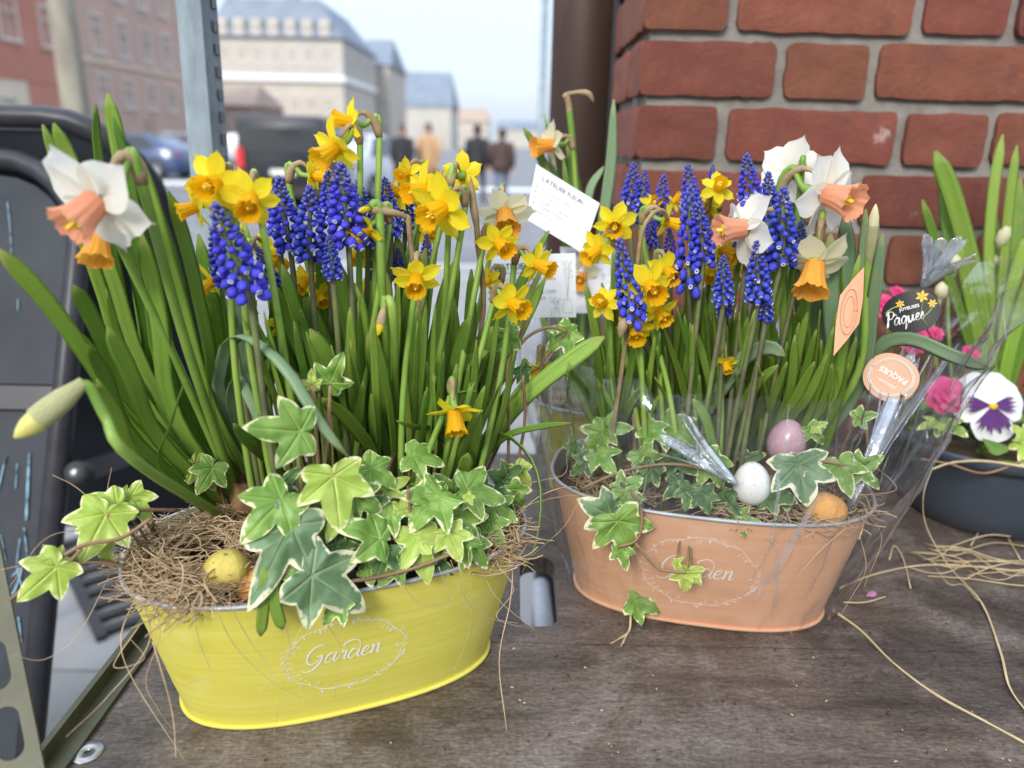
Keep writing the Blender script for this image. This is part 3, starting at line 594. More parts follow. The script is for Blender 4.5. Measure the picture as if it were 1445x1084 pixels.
for k in range(5): window(b3, (x1, 82.5+k*3, 8.6), .9, 1.6, 'x')
wall_box('chimney', -24.2, -23, 88, 89.5, 13.9, 15.4, MATS['render_orange'], b3)
def plain(name, label, x0, x1, y0, d, zt, ze, mw, mr, nw):
    b = thing(name, label, 'building', ((x0+x1)/2, y0+d/2, GZ)); wall_box('wall', x0, x1, y0, y0+d, GZ, ze, MATS[mw], b)
    mb = MB(); mb.add([(x0-.3, y0-.3, ze), (x1+.3, y0-.3, ze), (x1+.3, y0+d, ze), (x0-.3, y0+d, ze), (x0+.5, y0+d/2, zt), (x1-.5, y0+d/2, zt)], [(0, 1, 5, 4), (1, 2, 5), (2, 3, 4, 5), (3, 0, 4), (3, 2, 1, 0)]); mb.build('roof', MATS[mr], b, smooth=False)
    fl = max(1, int((ze-1)/3.2))
    for i in range(nw):
        for j in range(fl): window(b, (x0+(i+.5)*(x1-x0)/nw, y0, 2+j*3.1), 1.0, 1.7, 'y')
    return b
plain('grey_townhouse', 'tall grey beige townhouse with dark roof beside the mansard building', -19.6, -15.4, 99, 14, 13.2, 9.6, 'facade_grey', 'slate', 3)
plain('slate_roofed_house', 'low beige house under a broad blue grey slate roof', -21, -10.6, 130, 16, 12, 6.3, 'facade_cream', 'slate', 5)
plain('distant_house', 'small pale far house at the street end behind the walkers', -12.5, -6, 165, 12, 7.6, 5, 'facade_grey', 'facade_brown', 4)
plain('distant_shed', 'long low cream shed at the street end nearest the brick wall', -5, 9, 190, 12, 6, 4, 'facade_cream', 'slate', 6)
plain('brown_low_house', 'low brown house in front of the mansard building', -30, -21.5, 66, 9, 5.4, 3.6, 'facade_brown', 'facade_brown', 4)
# tree trunk and lamp
tx, ty = -(722-103)*18*KPX, 18.0
tr_ = thing('street_tree', 'bare street tree with thick pale grey trunk before the pink terrace', 'tree', (tx, ty, GZ))
mb = MB(); mb.tube(crom([(tx, ty, GZ), (tx+.02, ty, 2), (tx, ty, 4.5), (tx-.05, ty, 6.2)], 10), [.36, .3, .285, .28, .275, .27, .26, .25, .24, .2], 14); mb.build('trunk', MATS['bark'], tr_)
random.seed(3); mb = MB()
def branch(p, d, l, r, n):
    e = p+d*l; mid = p.lerp(e, .5)+V((random.uniform(-1, 1), random.uniform(-1, 1), .3))*l*.06
    mb.tube(crom([p, mid, e], 5), [r, r*.9, r*.8, r*.7, r*.6], 6)
    if n:
        for k in range(3): branch(e if k else mid, (d+V((random.uniform(-1, 1), random.uniform(-1, 1), random.uniform(-.1, .8)))*.75).normalized(), l*.68, r*.55, n-1)
for k in range(5): branch(V((tx, ty, 5.4+k*.18)), V((math.cos(k*1.3), math.sin(k*1.3), 1.1)).normalized(), 1.7, .12, 4)
mb.build('crown', MATS['bark'], tr_)
lx, ly = (756-722)*16*KPX, 16.0
lp = thing('street_lamp', 'slim grey street lamp post standing beyond the wrapped basket', 'street lamp', (lx, ly, GZ))
mb = MB(); mb.lathe([(.12, GZ), (.12, .6), (.075, .7), (.06, 6)], 12, Matrix.Translation((lx, ly, 0)), cap=True); mb.build('pole', MATS['galv'], lp)
mb = MB(); mb.tube(crom([(lx, ly, 5.95), (lx-.4, ly, 6.4), (lx-1.1, ly, 6.5)], 8), .04, 8); mb.build('arm', MATS['galv'], lp)
mb = MB(); mb.box((lx-1.3, ly, 6.48), (.6, .22, .1), taper=.8); mb.build('lamp_head', MATS['galv_dark'], lp, smooth=False)
# vehicles
mat('car_black', (.022, .024, .028), .5, coat=.05); mat('car_silver', (.42, .44, .46), .35, .6, coat=.4); mat('car_blue', (.03, .06, .14), .28, coat=.6); mat('car_white', (.6, .64, .68), .3, coat=.5)
mat('car_glass', (.03, .035, .04), .08, spec=.6); mat('lamp_red', (.55, .02, .02), .25, coat=.5); mat('lamp_clear', (.7, .72, .72), .15); mat('plate', (.7, .7, .66), .5); mat('hub', (.4, .41, .43), .35, .8)
def vehicle(name, label, loc, yaw, Lc, Wc, Hc, m, van=False):
    t = thing(name, label, 'van' if van else 'car', loc); t.rotation_euler = (0, 0, yaw)
    def add(n, mb, mt, par=None, smooth=True):
        o = mb.build(n, MATS[mt], None, smooth=smooth); o.parent = par or t; return o
    hw = Wc/2
    if van: st = [(-.5, .42, .98, .97, .93), (-.48, .3, .99, 1, .97), (-.2, .28, 1, 1, .98), (.2, .28, 1, 1, .97), (.3, .28, 1, .97, .95), (.42, .28, .62, .62, .88), (.49, .3, .55, .55, .8), (.5, .4, .5, .5, .74)]
    else: st = [(-.5, .42, .6, .6, .82), (-.48, .25, .64, .66, .92), (-.36, .22, .66, .8, .98), (-.22, .22, .66, .98, .98), (.02, .22, .66, 1, .98), (.14, .22, .65, .93, .98), (.27, .22, .64, .66, .97), (.45, .24, .55, .56, .9), (.5, .34, .48, .48, .78)]
    mb = MB(); rings = []
    for y, zl, zb, zt, wf in st:
        w_ = hw*wf; wt = w_*(.78 if zt > zb+.05 else .92) if not van else w_*.93
        zl, zb, zt = zl*.75*min(1, 1.45/Hc), (zb*Hc if not van else zb*Hc*.6), zt*Hc
        if van and zb > zt: zb = zt-.04
        ring = [(w_*.9, zl), (w_, zl+.12), (w_, (zl+zb)/2), (w_*.98, zb), (wt, zt-.05 if zt > zb+.06 else zb+.01), (wt*.86, zt)]
        rings.append([V((x, y*Lc, z)) for x, z in ring]+[V((-x, y*Lc, z)) for x, z in reversed(ring)])
    n = 12; vs_ = [p for r in rings for p in r]
    fs = [(i*n+k, (i+1)*n+k, (i+1)*n+(k+1) % n, i*n+(k+1) % n) for i in range(len(rings)-1) for k in range(n)]+[tuple(range(n)), tuple(len(vs_)-1-k for k in range(n))]
    mb.add(vs_, fs); body = add('body', mb, m)
    for y in (-.31, .32):
        for s in (-1, 1):
            r = .32; Mw = Matrix.Translation((s*(hw-.1), y*Lc, r)) @ Matrix.Rotation(math.pi/2*s, 4, 'Y')
            mb = MB(); mb.lathe([(.19, .11), (r-.03, .115), (r, .08), (r, -.08), (r-.03, -.1)], 22, Mw); wh = add('wheel', mb, 'rubber')
            mb = MB(); mb.lathe([(.001, .1), (.06, .11), (.18, .09), (.19, .105)], 14, Mw); add('rim', mb, 'hub', wh)
    if van:
        mb = MB(); mb.box((0, -.5*Lc-.004, Hc*.74), (Wc*.72, .03, Hc*.27)); add('rear_window', mb, 'car_glass', smooth=False)
        for s in (-1, 1):
            mb = MB(); mb.box((s*(hw-.11), -.5*Lc-.012, Hc*.55), (.15, .05, Hc*.22)); add('tail_light', mb, 'lamp_red', smooth=False)
            mb = MB()
            for y in (-.3, -.05, .18): mb.box((s*(hw*.965), y*Lc, Hc*.76), (.03, Lc*.19, Hc*.24))
            add('side_window', mb, 'car_glass', smooth=False)
        mb = MB(); mb.box((0, -.5*Lc-.01, Hc*.4), (.5, .02, .11)); add('number_plate', mb, 'plate', smooth=False)
        mb = MB(); mb.box((0, -.5*Lc-.03, .36), (Wc*.94, .14, .2)); add('bumper', mb, 'rubber', smooth=False)
    else:
        for s in (-1, 1):
            mb = MB(); x_ = hw*.98*.9+.006
            mb.add([(s*hw*.985, -.33*Lc, Hc*.68), (s*hw*.985, .2*Lc, Hc*.67), (s*hw*.8, .1*Lc, Hc*.95), (s*hw*.8, -.2*Lc, Hc*.96)], [(0, 1, 2, 3) if s > 0 else (3, 2, 1, 0)]); add('side_window', mb, 'car_glass', smooth=False)
            mb = MB(); mb.box((s*hw*.7, .485*Lc, Hc*.45), (.3, .1, .13)); add('headlight', mb, 'lamp_clear', smooth=False)
            mb = MB(); mb.box((s*hw*.72, -.488*Lc, Hc*.56), (.26, .08, .16)); add('tail_light', mb, 'lamp_red', smooth=False)
        mb = MB(); mb.add([(-hw*.86, .255*Lc, Hc*.7), (hw*.86, .255*Lc, Hc*.7), (hw*.7, .15*Lc, Hc*.93), (-hw*.7, .15*Lc, Hc*.93)], [(0, 1, 2, 3)]); add('windscreen', mb, 'car_glass', smooth=False)
        mb = MB(); mb.add([(-hw*.84, -.39*Lc, Hc*.72), (hw*.84, -.39*Lc, Hc*.72), (hw*.7, -.24*Lc, Hc*.97), (-hw*.7, -.24*Lc, Hc*.97)], [(3, 2, 1, 0)]); add('rear_window', mb, 'car_glass', smooth=False)
    return t
def street(px, Y): return ((px-722)*Y*KPX, Y, GZ)
vehicle('parked_van', 'black van seen from behind with red tail lights parked in the street', V(street(414, 18.2)), R_(6), 4.4, 1.85, 1.8, 'car_black', True)
vehicle('parked_car', 'small dark blue car parked before the pink brick terrace', V(street(182, 27)), R_(80), 3.9, 1.7, 1.42, 'car_blue')
vehicle('parked_car', 'silver car parked behind the small dark blue car', V(street(232, 37)), R_(100), 4.3, 1.75, 1.5, 'car_silver')
vehicle('parked_car', 'pale blue white car standing just beyond the black van', V(street(500, 20)), R_(-12), 4.0, 1.7, 1.5, 'car_white')
vehicle('parked_car', 'white car parked behind the galvanised upright', V(street(325, 40)), R_(95), 4.3, 1.75, 1.5, 'car_white')
# walkers
mat('skin', (.5, .3, .22), .6); mat('coat_black', (.022, .022, .026), .85); mat('coat_tan', (.4, .25, .13), .85); mat('coat_brown', (.06, .035, .03), .85); mat('jeans', (.1, .14, .2), .85); mat('trousers_dark', (.03, .03, .035), .85); mat('hair_dark', (.03, .02, .015), .8); mat('shoe', (.03, .03, .03), .6)
def person(label, px, Y, yaw, coat, legs, hgt, step, coat_len):
    base = V(street(px, Y)); t = thing('person', label, 'person', base, 'walkers in the street'); k = hgt/1.75
    P = {'pel': (0, 0, .95, .14, .1), 'waist': (0, 0, 1.1, .135, .095), 'chest': (0, 0, 1.32, .165, .11), 'neck': (0, .01, 1.47, .06, .06), 'neck2': (0, .02, 1.53, .055, .055), 'head': (0, .03, 1.63, .085, .1), 'crown': (0, .02, 1.71, .06, .07)}
    E_ = [('pel', 'waist'), ('waist', 'chest'), ('chest', 'neck'), ('neck', 'neck2'), ('neck2', 'head'), ('head', 'crown')]
    for s, n in ((-1, 'l'), (1, 'r')):
        f = s*step
        P['hip'+n] = (s*.095, 0, .88, .09, .09); P['knee'+n] = (s*.1, f*.16+.03, .5, .06, .06); P['ank'+n] = (s*.1, f*.3-.03, .1, .042, .042); P['toe'+n] = (s*.11, f*.3+.13, .035, .04, .03)
        P['sh'+n] = (s*.19, 0, 1.41, .062, .062); P['el'+n] = (s*.25, -f*.1-.02, 1.14, .045, .045); P['wr'+n] = (s*.25, -f*.2+.08, .9, .03, .03); P['palm'+n] = (s*.25, -f*.2+.1, .83, .034, .02)
        for j, (dx, l) in enumerate(((-.027, .075), (-.009, .085), (.009, .08), (.027, .065))):
            P[f'f{j}{n}'] = (s*.25+dx*.4, -f*.2+.1+dx, .83-l, .009, .009); E_.append(('palm'+n, f'f{j}{n}'))
        P['th'+n] = (s*.225, -f*.2+.145, .81, .01, .01)
        E_ += [('pel', 'hip'+n), ('hip'+n, 'knee'+n), ('knee'+n, 'ank'+n), ('ank'+n, 'toe'+n), ('chest', 'sh'+n), ('sh'+n, 'el'+n), ('el'+n, 'wr'+n), ('wr'+n, 'palm'+n), ('palm'+n, 'th'+n)]
    keys = list(P); me = bpy.data.meshes.new('body'); me.from_pydata([V(P[q_][:3])*k for q_ in keys], [(keys.index(a), keys.index(b)) for a, b in E_], [])
    o = bpy.data.objects.new('body', me); COL.objects.link(o)
    md = o.modifiers.new('skin', 'SKIN'); o.modifiers.new('sub', 'SUBSURF').levels = 1
    for i, q_ in enumerate(keys): me.skin_vertices[0].data[i].radius = (P[q_][3]*k, P[q_][4]*k); me.skin_vertices[0].data[i].use_root = (q_ == 'pel')
    dg = bpy.context.evaluated_depsgraph_get(); m2 = bpy.data.meshes.new_from_object(o.evaluated_get(dg)); bpy.data.objects.remove(o)
    m2.materials.clear(); [m2.materials.append(MATS[q_]) for q_ in ('skin', legs, coat, 'shoe')]
    for p_ in m2.polygons:
        c = p_.center/k; p_.material_index = 3 if c.z < .09 else 1 if (c.z < .92 and abs(c.x) < .19) else 2 if (.91 < c.z < 1.5) else 0; p_.use_smooth = True
    b = new('body', m2); b.parent = t
    mb = MB(); prof = [(.115, .11, 1.46), (.19, .13, 1.42), (.2, .145, 1.3), (.19, .14, 1.1), (.205, .155, .95), (.22, .17, coat_len), (.2, .15, coat_len+.005)]
    n = 18; vs_ = [V((rx_*math.cos(2*math.pi*i/n), ry*math.sin(2*math.pi*i/n)*(1+.04*math.sin(5*i)), z))*k for rx_, ry, z in prof for i in range(n)]
    mb.add(vs_, [(j*n+i, j*n+(i+1) % n, (j+1)*n+(i+1) % n, (j+1)*n+i) for j in range(len(prof)-1) for i in range(n)]); c_ = mb.build('coat', MATS[coat]); c_.parent = t
    mb = MB()
    for s, n_ in ((-1, 'l'), (1, 'r')): mb.tube([V(P[q_+n_][:3])*k for q_ in ('sh', 'el', 'wr')], [.078*k, .062*k, .048*k], 10)
    c_ = mb.build('sleeve', MATS[coat]); c_.parent = t
    mb = MB(); hv = []
    for j in range(7):
        a = j/6*1.75
        for i in range(14):
            th = 2*math.pi*i/14; hv.append(V((.094*math.sin(a)*math.cos(th), .02+.112*math.sin(a)*math.sin(th)-(.03 if a > .8 else .01), 1.63+.125*math.cos(a)-(.06 if (a > 1.2 and math.sin(th) < .2) else 0)))*k)
    mb.add(hv, [(j*14+i, j*14+(i+1) % 14, (j+1)*14+(i+1) % 14, (j+1)*14+i) for j in range(6) for i in range(14)]); c_ = mb.build('hair', MATS['hair_dark']); c_.parent = t
    fc = MB(); hy = .135
    fc.tube([V((0, hy-.015, 1.64))*k, V((0, hy+.012, 1.605))*k], [.01, .016], 6)
    for s in (-1, 1): fc.lathe([(.001, .008), (.009, .006), (.011, 0)], 8, Matrix.Translation(V((s*.034, hy-.012, 1.645))*k) @ Matrix.Rotation(-math.pi/2, 4, 'X'), 1); fc.box(V((s*.092, .03, 1.63))*k, (.02, .04, .06))
    fc.box(V((0, hy-.012, 1.572))*k, (.045, .015, .01), mi=1)
    c_ = fc.build('face', [MATS['skin'], MATS['hair_dark']]); c_.parent = t
    t.rotation_euler = (0, 0, yaw); return t
person('person in a long black coat walking beside the pale car', 560, 18.5, R_(175), 'coat_black', 'trousers_dark', 1.74, .8, .55)
person('person in a long tan coat walking next to the black coat', 597, 18.8, R_(170), 'coat_tan', 'trousers_dark', 1.78, .6, .5)
person('person in a dark jacket and dark trousers walking away', 666, 18.0, R_(-10), 'coat_black', 'trousers_dark', 1.76, .7, .78)
person('person in a dark brown jacket and blue jeans', 701, 17.6, R_(5), 'coat_brown', 'jeans', 1.68, .5, .8)
# ================================================================== TUBS
A0, B0, FL, TH, SE = .1327, .0671, .0312, .1333, 2.6
class Tub:
    def __init__(s, cx, cy, yaw): s.c = V((cx, cy, TZ)); s.ax = V((math.cos(yaw), math.sin(yaw), 0)); s.n = V((-math.sin(yaw), math.cos(yaw), 0)); s.yaw = yaw; s.ka = 1.0; s.soil = TZ+.121
    def pt(s, u, v, z): return V((s.c.x, s.c.y, 0))+s.ax*u+s.n*v+V((0, 0, z))
    def loc(s, p): d = p-s.c; return d.dot(s.ax), d.dot(s.n), d.z
    def at(s, px, py, off):                         # point of the view ray in the vertical plane along the tub, off metres behind its axis
        d = ray(px, py); return CAM+d*(((s.c+s.n*off)-CAM).dot(s.n)/d.dot(s.n))
    def ring(s, h, grow=0, n=72):
        f = h/TH*FL; a, b = (A0+f+grow)*s.ka, B0+f+grow; out = []
        for k in range(n):
            t = 2*math.pi*k/n; c, q = math.cos(t), math.sin(t)
            out.append((a*math.copysign(abs(c)**(2/SE), c), b*math.copysign(abs(q)**(2/SE), q)))
        return out
    def front(s, u, h, out=0.0):                    # point on the front face
        f = h/TH*FL; a, b = (A0+f)*s.ka, B0+f; v = -b*max(0, 1-abs(u/a)**SE)**(1/SE); return s.pt(u, v-out, TZ+h)
    def find(s, px, py):
        best = min((((proj(s.front(u*.002, h*.002))[0]-px)**2+(proj(s.front(u*.002, h*.002))[1]-py)**2, u*.002, h*.002) for u in range(-78, 79, 2) for h in range(2, 66, 2)))
        return best[1], best[2]
    def inside(s, u, v, m=.02):
        a, b = (A0+FL-m)*s.ka, B0+FL-m; k = (abs(u/a)**2+abs(v/b)**2)**.5
        return (u/k, v/k) if k > 1 else (u, v)
TL, TR, TB = Tub(-.1473, .5894, .3728), Tub(.202, .7214, -.1973), Tub(.19, .984, -.02)
TR.ka = .95; TR.c.x -= .003

# hand-drawn cursive strokes, in x-heights
SCRIPT = {
 'G': ([[(1.25, 1.72), (1.0, 2.05), (.55, 1.95), (.12, 1.35), (.05, .6), (.4, .1), (.85, .25), (1.15, .8)], [(.75, .85), (1.2, .85), (1.12, .1), (.7, -.55), (.2, -.7), (-.2, -.45)]], 1.5),
 'a': ([[(.75, .85), (.4, 1.0), (.1, .6), (.12, .12), (.4, .02), (.7, .5), (.82, .95), (.74, .3), (.85, .03), (1.1, .25)]], 1.0),
 'r': ([[(0, .2), (.2, .85), (.3, 1.05), (.38, .85), (.62, .95), (.62, .6), (.6, .2), (.72, .02), (.95, .25)]], .85),
 'd': ([[(.7, .8), (.35, 1.0), (.08, .5), (.15, .08), (.45, .05), (.85, .8), (.75, 1.6), (.2, 2.0), (-.45, 1.8), (-.6, 1.5)], [(.85, .8), (.8, .2), (.95, .02), (1.15, .25)]], 1.05),
 'e': ([[(.05, .3), (.45, .55), (.6, .85), (.4, 1.0), (.12, .6), (.2, .1), (.5, .02), (.85, .3)]], .8),
 'n': ([[(0, .85), (.12, 1.0), (.16, .5), (.12, .02)], [(.14, .5), (.4, .95), (.62, .9), (.6, .3), (.7, .02), (.95, .3)]], .95),
 'P': ([[(.3, 1.9), (.22, .9), (.1, -.1)], [(-.1, 1.6), (.4, 2.05), (.95, 1.8), (.8, 1.15), (.3, .95)]], 1.0),
 'q': ([[(.75, .85), (.4, 1.0), (.1, .6), (.12, .12), (.4, .02), (.7, .5), (.8, .95), (.75, .1), (.7, -.8), (.85, -.5), (1.1, .2)]], 1.0),
 'u': ([[(.05, .95), (.08, .3), (.25, .03), (.55, .3), (.68, .95), (.66, .3), (.8, .03), (1.0, .3)]], .95),
 's': ([[(.0, .2), (.35, 1.0), (.4, .6), (.5, .25), (.25, .0), (.02, .15)]], .65),
 '^': ([[(.2, 1.25), (.5, 1.6), (.7, 1.25)]], 0)}
def script_strokes(word):
    x = 0; out = []
    for ch in word:
        st, adv = SCRIPT[ch]; out += [[(x+a+.22*b, b) for a, b in s_] for s_ in st]; x += adv
    return out, x
def ribbon(mb, pts, ws, nr):
    n = len(pts); vs_ = []
    for i, p_ in enumerate(pts):
        t = (pts[min(i+1, n-1)]-pts[max(i-1, 0)]).normalized(); sd_ = nr.cross(t).normalized(); w_ = ws[i] if isinstance(ws, list) else ws
        vs_ += [p_-sd_*w_, p_+sd_*w_]
    mb.add(vs_, [(2*i, 2*i+2, 2*i+3, 2*i+1) for i in range(n-1)])
def tub_print(T, tub, cpx, cpy, sx):
    u0, h0 = T.find(cpx, cpy); hw_, hh = .046*sx, .035*sx; nr = -T.n
    def S(x, y, o=.0004): return T.front(u0+x, h0+y, o)
    mb = MB(); st, wd = script_strokes('Garden'); k = .0095*sx
    for s_ in st:
        pts = crom([V(((a-wd/2-.2)*k, (b-.5)*k, 0)) for a, b in s_], len(s_)*6)
        P3 = [S(q_.x, q_.y) for q_ in pts]; m = len(P3)
        ribbon(mb, P3, [.0003+.00055*max(0, -(P3[min(i+1, m-1)]-P3[max(i-1, 0)]).normalized().z)**1.5 for i in range(m)], nr)
    mb.build('lettering', MATS['print_white'], tub, smooth=False, kind='stuff')
    mb = MB(); rnd = random.Random(11); prev = []
    for i in range(61):
        a = 2*math.pi*i/60; w_ = 1+.03*math.sin(a*9); prev.append(S(hw_*w_*math.cos(a), hh*w_*math.sin(a)))
    ribbon(mb, prev[2:28], .0002, nr); ribbon(mb, prev[31:59], .0002, nr)
    def dot(x, y, r, an):
        mb.add([S(x+r*math.cos(an)*math.cos(j*.785)-r*.55*math.sin(an)*math.sin(j*.785), y+r*math.sin(an)*math.cos(j*.785)+r*.55*math.cos(an)*math.sin(j*.785), .00045) for j in range(8)], [tuple(range(8))])
    for i in range(64):
        a = 2*math.pi*i/64+rnd.uniform(-.05, .05); sg = rnd.choice((-1, 1)); ln = rnd.uniform(.002, .007)
        p0 = (hw_*math.cos(a), hh*math.sin(a)); a2 = a+.6*sg+.5; p1 = (p0[0]+math.cos(a2)*ln*sg, p0[1]+math.sin(a2)*ln*sg)
        ribbon(mb, [S(*p0), S((p0[0]+p1[0])/2, (p0[1]+p1[1])/2+.0006), S(*p1)], .00018, nr)
        r = rnd.choice((.0006, .0008, .001, .0017)); dot(p1[0], p1[1], r, a2)
        if r < .001: dot((p0[0]+p1[0])/2+.0015, (p0[1]+p1[1])/2, r, a2+1)
    mb.build('wreath_motif', MATS['print_white'], tub, smooth=False, kind='stuff')
def make_tub(T, label, paintm, prn=None):
    t = thing('planter_tub', label, 'planter', (T.c.x, T.c.y, TZ), 'oval tin planter tubs')
    n = 72
    def shell(hs, grow, flip=False):
        vs_ = [T.pt(x, y, TZ+h+.0006) for h, g in zip(hs, grow) for x, y in T.ring(h, g)]
        fs = [(j*n+k, j*n+(k+1) % n, (j+1)*n+(k+1) % n, (j+1)*n+k) for j in range(len(hs)-1) for k in range(n)]
        if flip: fs = [f[::-1] for f in fs]
        return vs_, fs
    mb = MB(); vs_, fs = shell([.003, .03, .06, .09, .12, TH-.004], [-.0004, 0, 0, 0, 0, -.0004]); mb.add(vs_, fs); mb.add([T.pt(x, y, TZ+.001) for x, y in T.ring(0)], [tuple(range(n))]); mb.build('wall', MATS[paintm], t)
    mb = MB(); vs_, fs = shell([.01, TH-.004], [-.0025, -.0025], True); mb.add(vs_, fs); mb.build('lining', MATS['zinc'], t)
    mb = MB(); r = [T.pt(x, y, TZ+TH-.002) for x, y in T.ring(TH, .0002)]; mb.tube(r+[r[0], r[1]], .0019, 8, cap=False); mb.build('rim', MATS['zinc'], t)
    mb = MB(); r = [T.pt(x, y, TZ+.0022) for x, y in T.ring(.002, .0008)]; mb.tube(r+[r[0], r[1]], .0021, 8, cap=False); mb.build('base_bead', MATS[paintm], t)
    mb = MB(); so_ = []; nr = 6
    for j in range(nr+1):
        for x, y in T.ring(.118, -.004): so_.append(T.pt(x*j/nr, y*j/nr, T.soil-.004+.012*noise.noise(V((x*j*6, y*j*6, T.yaw)))*(1 if j < nr else .3)))
    mb.add(so_, [(j*n+k, j*n+(k+1) % n, (j+1)*n+(k+1) % n, (j+1)*n+k) for j in range(nr) for k in range(n)]); mb.build('soil', MATS['soil'], t)
    if prn: tub_print(T, t, *prn)
    return t
make_tub(TL, 'yellow painted oval tin tub with white Garden lettering full of daffodils', 'paint_yellow', (491, 922, 1.0))
make_tub(TR, 'peach painted oval tin tub with white Garden lettering inside clear cellophane', 'paint_peach', (985, 806, 1.15))
make_tub(TB, 'oval tin tub standing behind the peach tub against the wall', 'paint_yellow')

# ================================================================== PLANTS
def strap(pts, wd, twist=0, thick=.0011, n=16, tip=.14, base_w=.75, face=None):
    """a strap leaf with a shallow channel, real thickness and a blunt tip; pts run from base to tip"""
    P = crom(pts, n); vs_, uv, fs = [], [], []
    a = None
    for i, p_ in enumerate(P):
        t = (P[min(i+1, n-1)]-P[max(i-1, 0)]).normalized()
        if a is None:
            f_ = face or (CAM-p_); f_ = (f_-t*f_.dot(t)).normalized(); a = t.cross(f_).normalized(); a = Matrix.Rotation(twist, 3, t) @ a
        a = (a-t*a.dot(t)).normalized(); nn = a.cross(t); u = i/(n-1)
        a_ = Matrix.Rotation(twist*.6*u, 3, t) @ a; nn = a_.cross(t)
        w_ = wd*(base_w+(1-base_w)*min(1, u/.35))
        if u > 1-tip: w_ *= max(.16, math.sqrt(max(0, 1-((u-1+tip)/tip)**2)))
        h = w_/2
        for k, (x, z) in enumerate(((-1, .22), (-.5, .04), (0, -.04), (.5, .04), (1, .22), (.5, -.0), (0, -.09), (-.5, -.0))):
            vs_.append(p_+a_*x*h+nn*(z*h*.9+(thick*.4 if k < 5 and k not in (0, 4) else -thick*.4 if k > 4 else 0))); uv.append(((x+1)/2, u))
    fs = [(i*8+k, i*8+(k+1) % 8, (i+1)*8+(k+1) % 8, (i+1)*8+k) for i in range(n-1) for k in range(8)]+[tuple(range(7, -1, -1)), tuple((n-1)*8+k for k in range(8))]
    return vs_, fs, uv
def add_leaf(parent, pts, wd, m='leaf_bright', **k):
    mb = MB(); v_, f_, u_ = strap(pts, wd, **k); mb.add(v_, f_, 0, u_); return mb.build('leaf', MATS[m], parent)
def px_leaf(T, parent, pix, wpx, off, m='leaf_bright', base_z=None, **k):
    """pix runs from tip to base in the photograph; the base stands in the soil, the tip off metres behind the tub's axis"""
    b = onz(*pix[-1], base_z or T.soil); u, v, _ = T.loc(b); u, v = T.inside(u, v); b = T.pt(u, v, base_z or T.soil-.006)
    n = len(pix); pts = [T.at(px, py, off+(v-off)*(i/(n-1))**1.4) for i, (px, py) in enumerate(pix[:-1])]+[b]
    k.setdefault('tip', .34 if wpx < 19 else .18)
    return add_leaf(parent, pts[::-1], wpx*mpp(pts[len(pts)//2]), m, **k)
# ---- flower meshes (unit petal length)
def petal_mesh(name, width, cup, point, seed, nu=8, nv=6):
    mb = MB(); vs_, uv = [], []
    for i in range(nu+1):
        u = i/nu; w_ = width*(math.sin(math.pi*min(1, (u*.86+.1)))**.8)*(1 if u < .75 else 1-point*((u-.75)/.25)**1.5)*.5
        if i == nu: w_ *= .12
        for j in range(nv+1):
            s_ = j/nv*2-1; x = u*(1-.05*s_*s_*(u > .8)); y = s_*w_
            z = cup*u*u-.06*math.sin(math.pi*u)+abs(s_)**1.6*w_*.32+.045*noise.noise(V((u*3, s_*2, seed)))*u-.02*math.exp(-(s_/.2)**2)*u
            vs_.append((x, y, z)); uv.append(((s_+1)/2, u))
    mb.add(vs_, [(i*(nv+1)+j, (i+1)*(nv+1)+j, (i+1)*(nv+1)+j+1, i*(nv+1)+j+1) for i in range(nu) for j in range(nv)], 0, uv)
    return mb.mesh(name)
def trumpet_mesh(L_, r0, r1, frill, seed, seg=60, n=14):
    mb = MB(); vs_, uv = [], []
    for i in range(n+1):
        u = i/n; r = r0+(r1-r0)*(.35*u+.65*u**3.0)
        for k in range(seg):
            a = 2*math.pi*k/seg; rid = 1+.035*math.sin(12*a+seed)*(.3+u)+frill*u**4*(.55*math.sin(9*a+seed)+.5*math.sin(17*a+seed*2)+.35*math.sin(29*a))
            vs_.append((r*rid*math.cos(a), r*rid*math.sin(a), L_*u+(.03*math.sin(7*a+seed)+.02*math.sin(15*a))*u**3)); uv.append((k/seg*3, u))
    mb.add(vs_, [(i*seg+k, i*seg+(k+1) % seg, (i+1)*seg+(k+1) % seg, (i+1)*seg+k) for i in range(n) for k in range(seg)], 0, uv)
    return mb.mesh('trumpet')
PET = {}
for nm, mt, wd in (('y', 'petal_yellow', .6), ('w', 'petal_white', .9), ('c', 'petal_cream', .7)):
    PET[nm] = []
    for k in range(5):
        me = petal_mesh('petal', wd*random.uniform(.88, 1.1), (-.16, -.02, -.3, .08, -.1)[k], (.7, .85, .75, .9, .65)[k], k*3.1+1); me.materials.append(MATS[mt]); PET[nm].append(me)
TRU = {}
for nm, mt, (l_, ra, rb, fr) in (('y', 'trumpet_yellow', (.78, .25, .37, .09)), ('p', 'trumpet_peach', (.86, .28, .46, .09)), ('o', 'trumpet_orange', (.8, .26, .42, .09))):
    TRU[nm] = []
    for k in range(3):
        me = trumpet_mesh(l_*(.95+.07*k), ra, rb*(1+.05*k), fr, k*1.7); me.materials.append(MATS[mt]); TRU[nm].append(me)
_mb = MB()
for k in range(6): _mb.tube([(.07*math.cos(k), .07*math.sin(k), 0), (.09*math.cos(k), .09*math.sin(k), .55)], [.02, .045], 5)
_mb.tube([(0, 0, 0), (0, 0, .68)], [.02, .05], 5)
STAM = _mb.mesh('stamens'); STAM.materials.append(MATS['anther'])
def cvec(r, u, t): return (RGT*r+UPV*u-FWD*t).normalized()      # right, up, towards the viewer
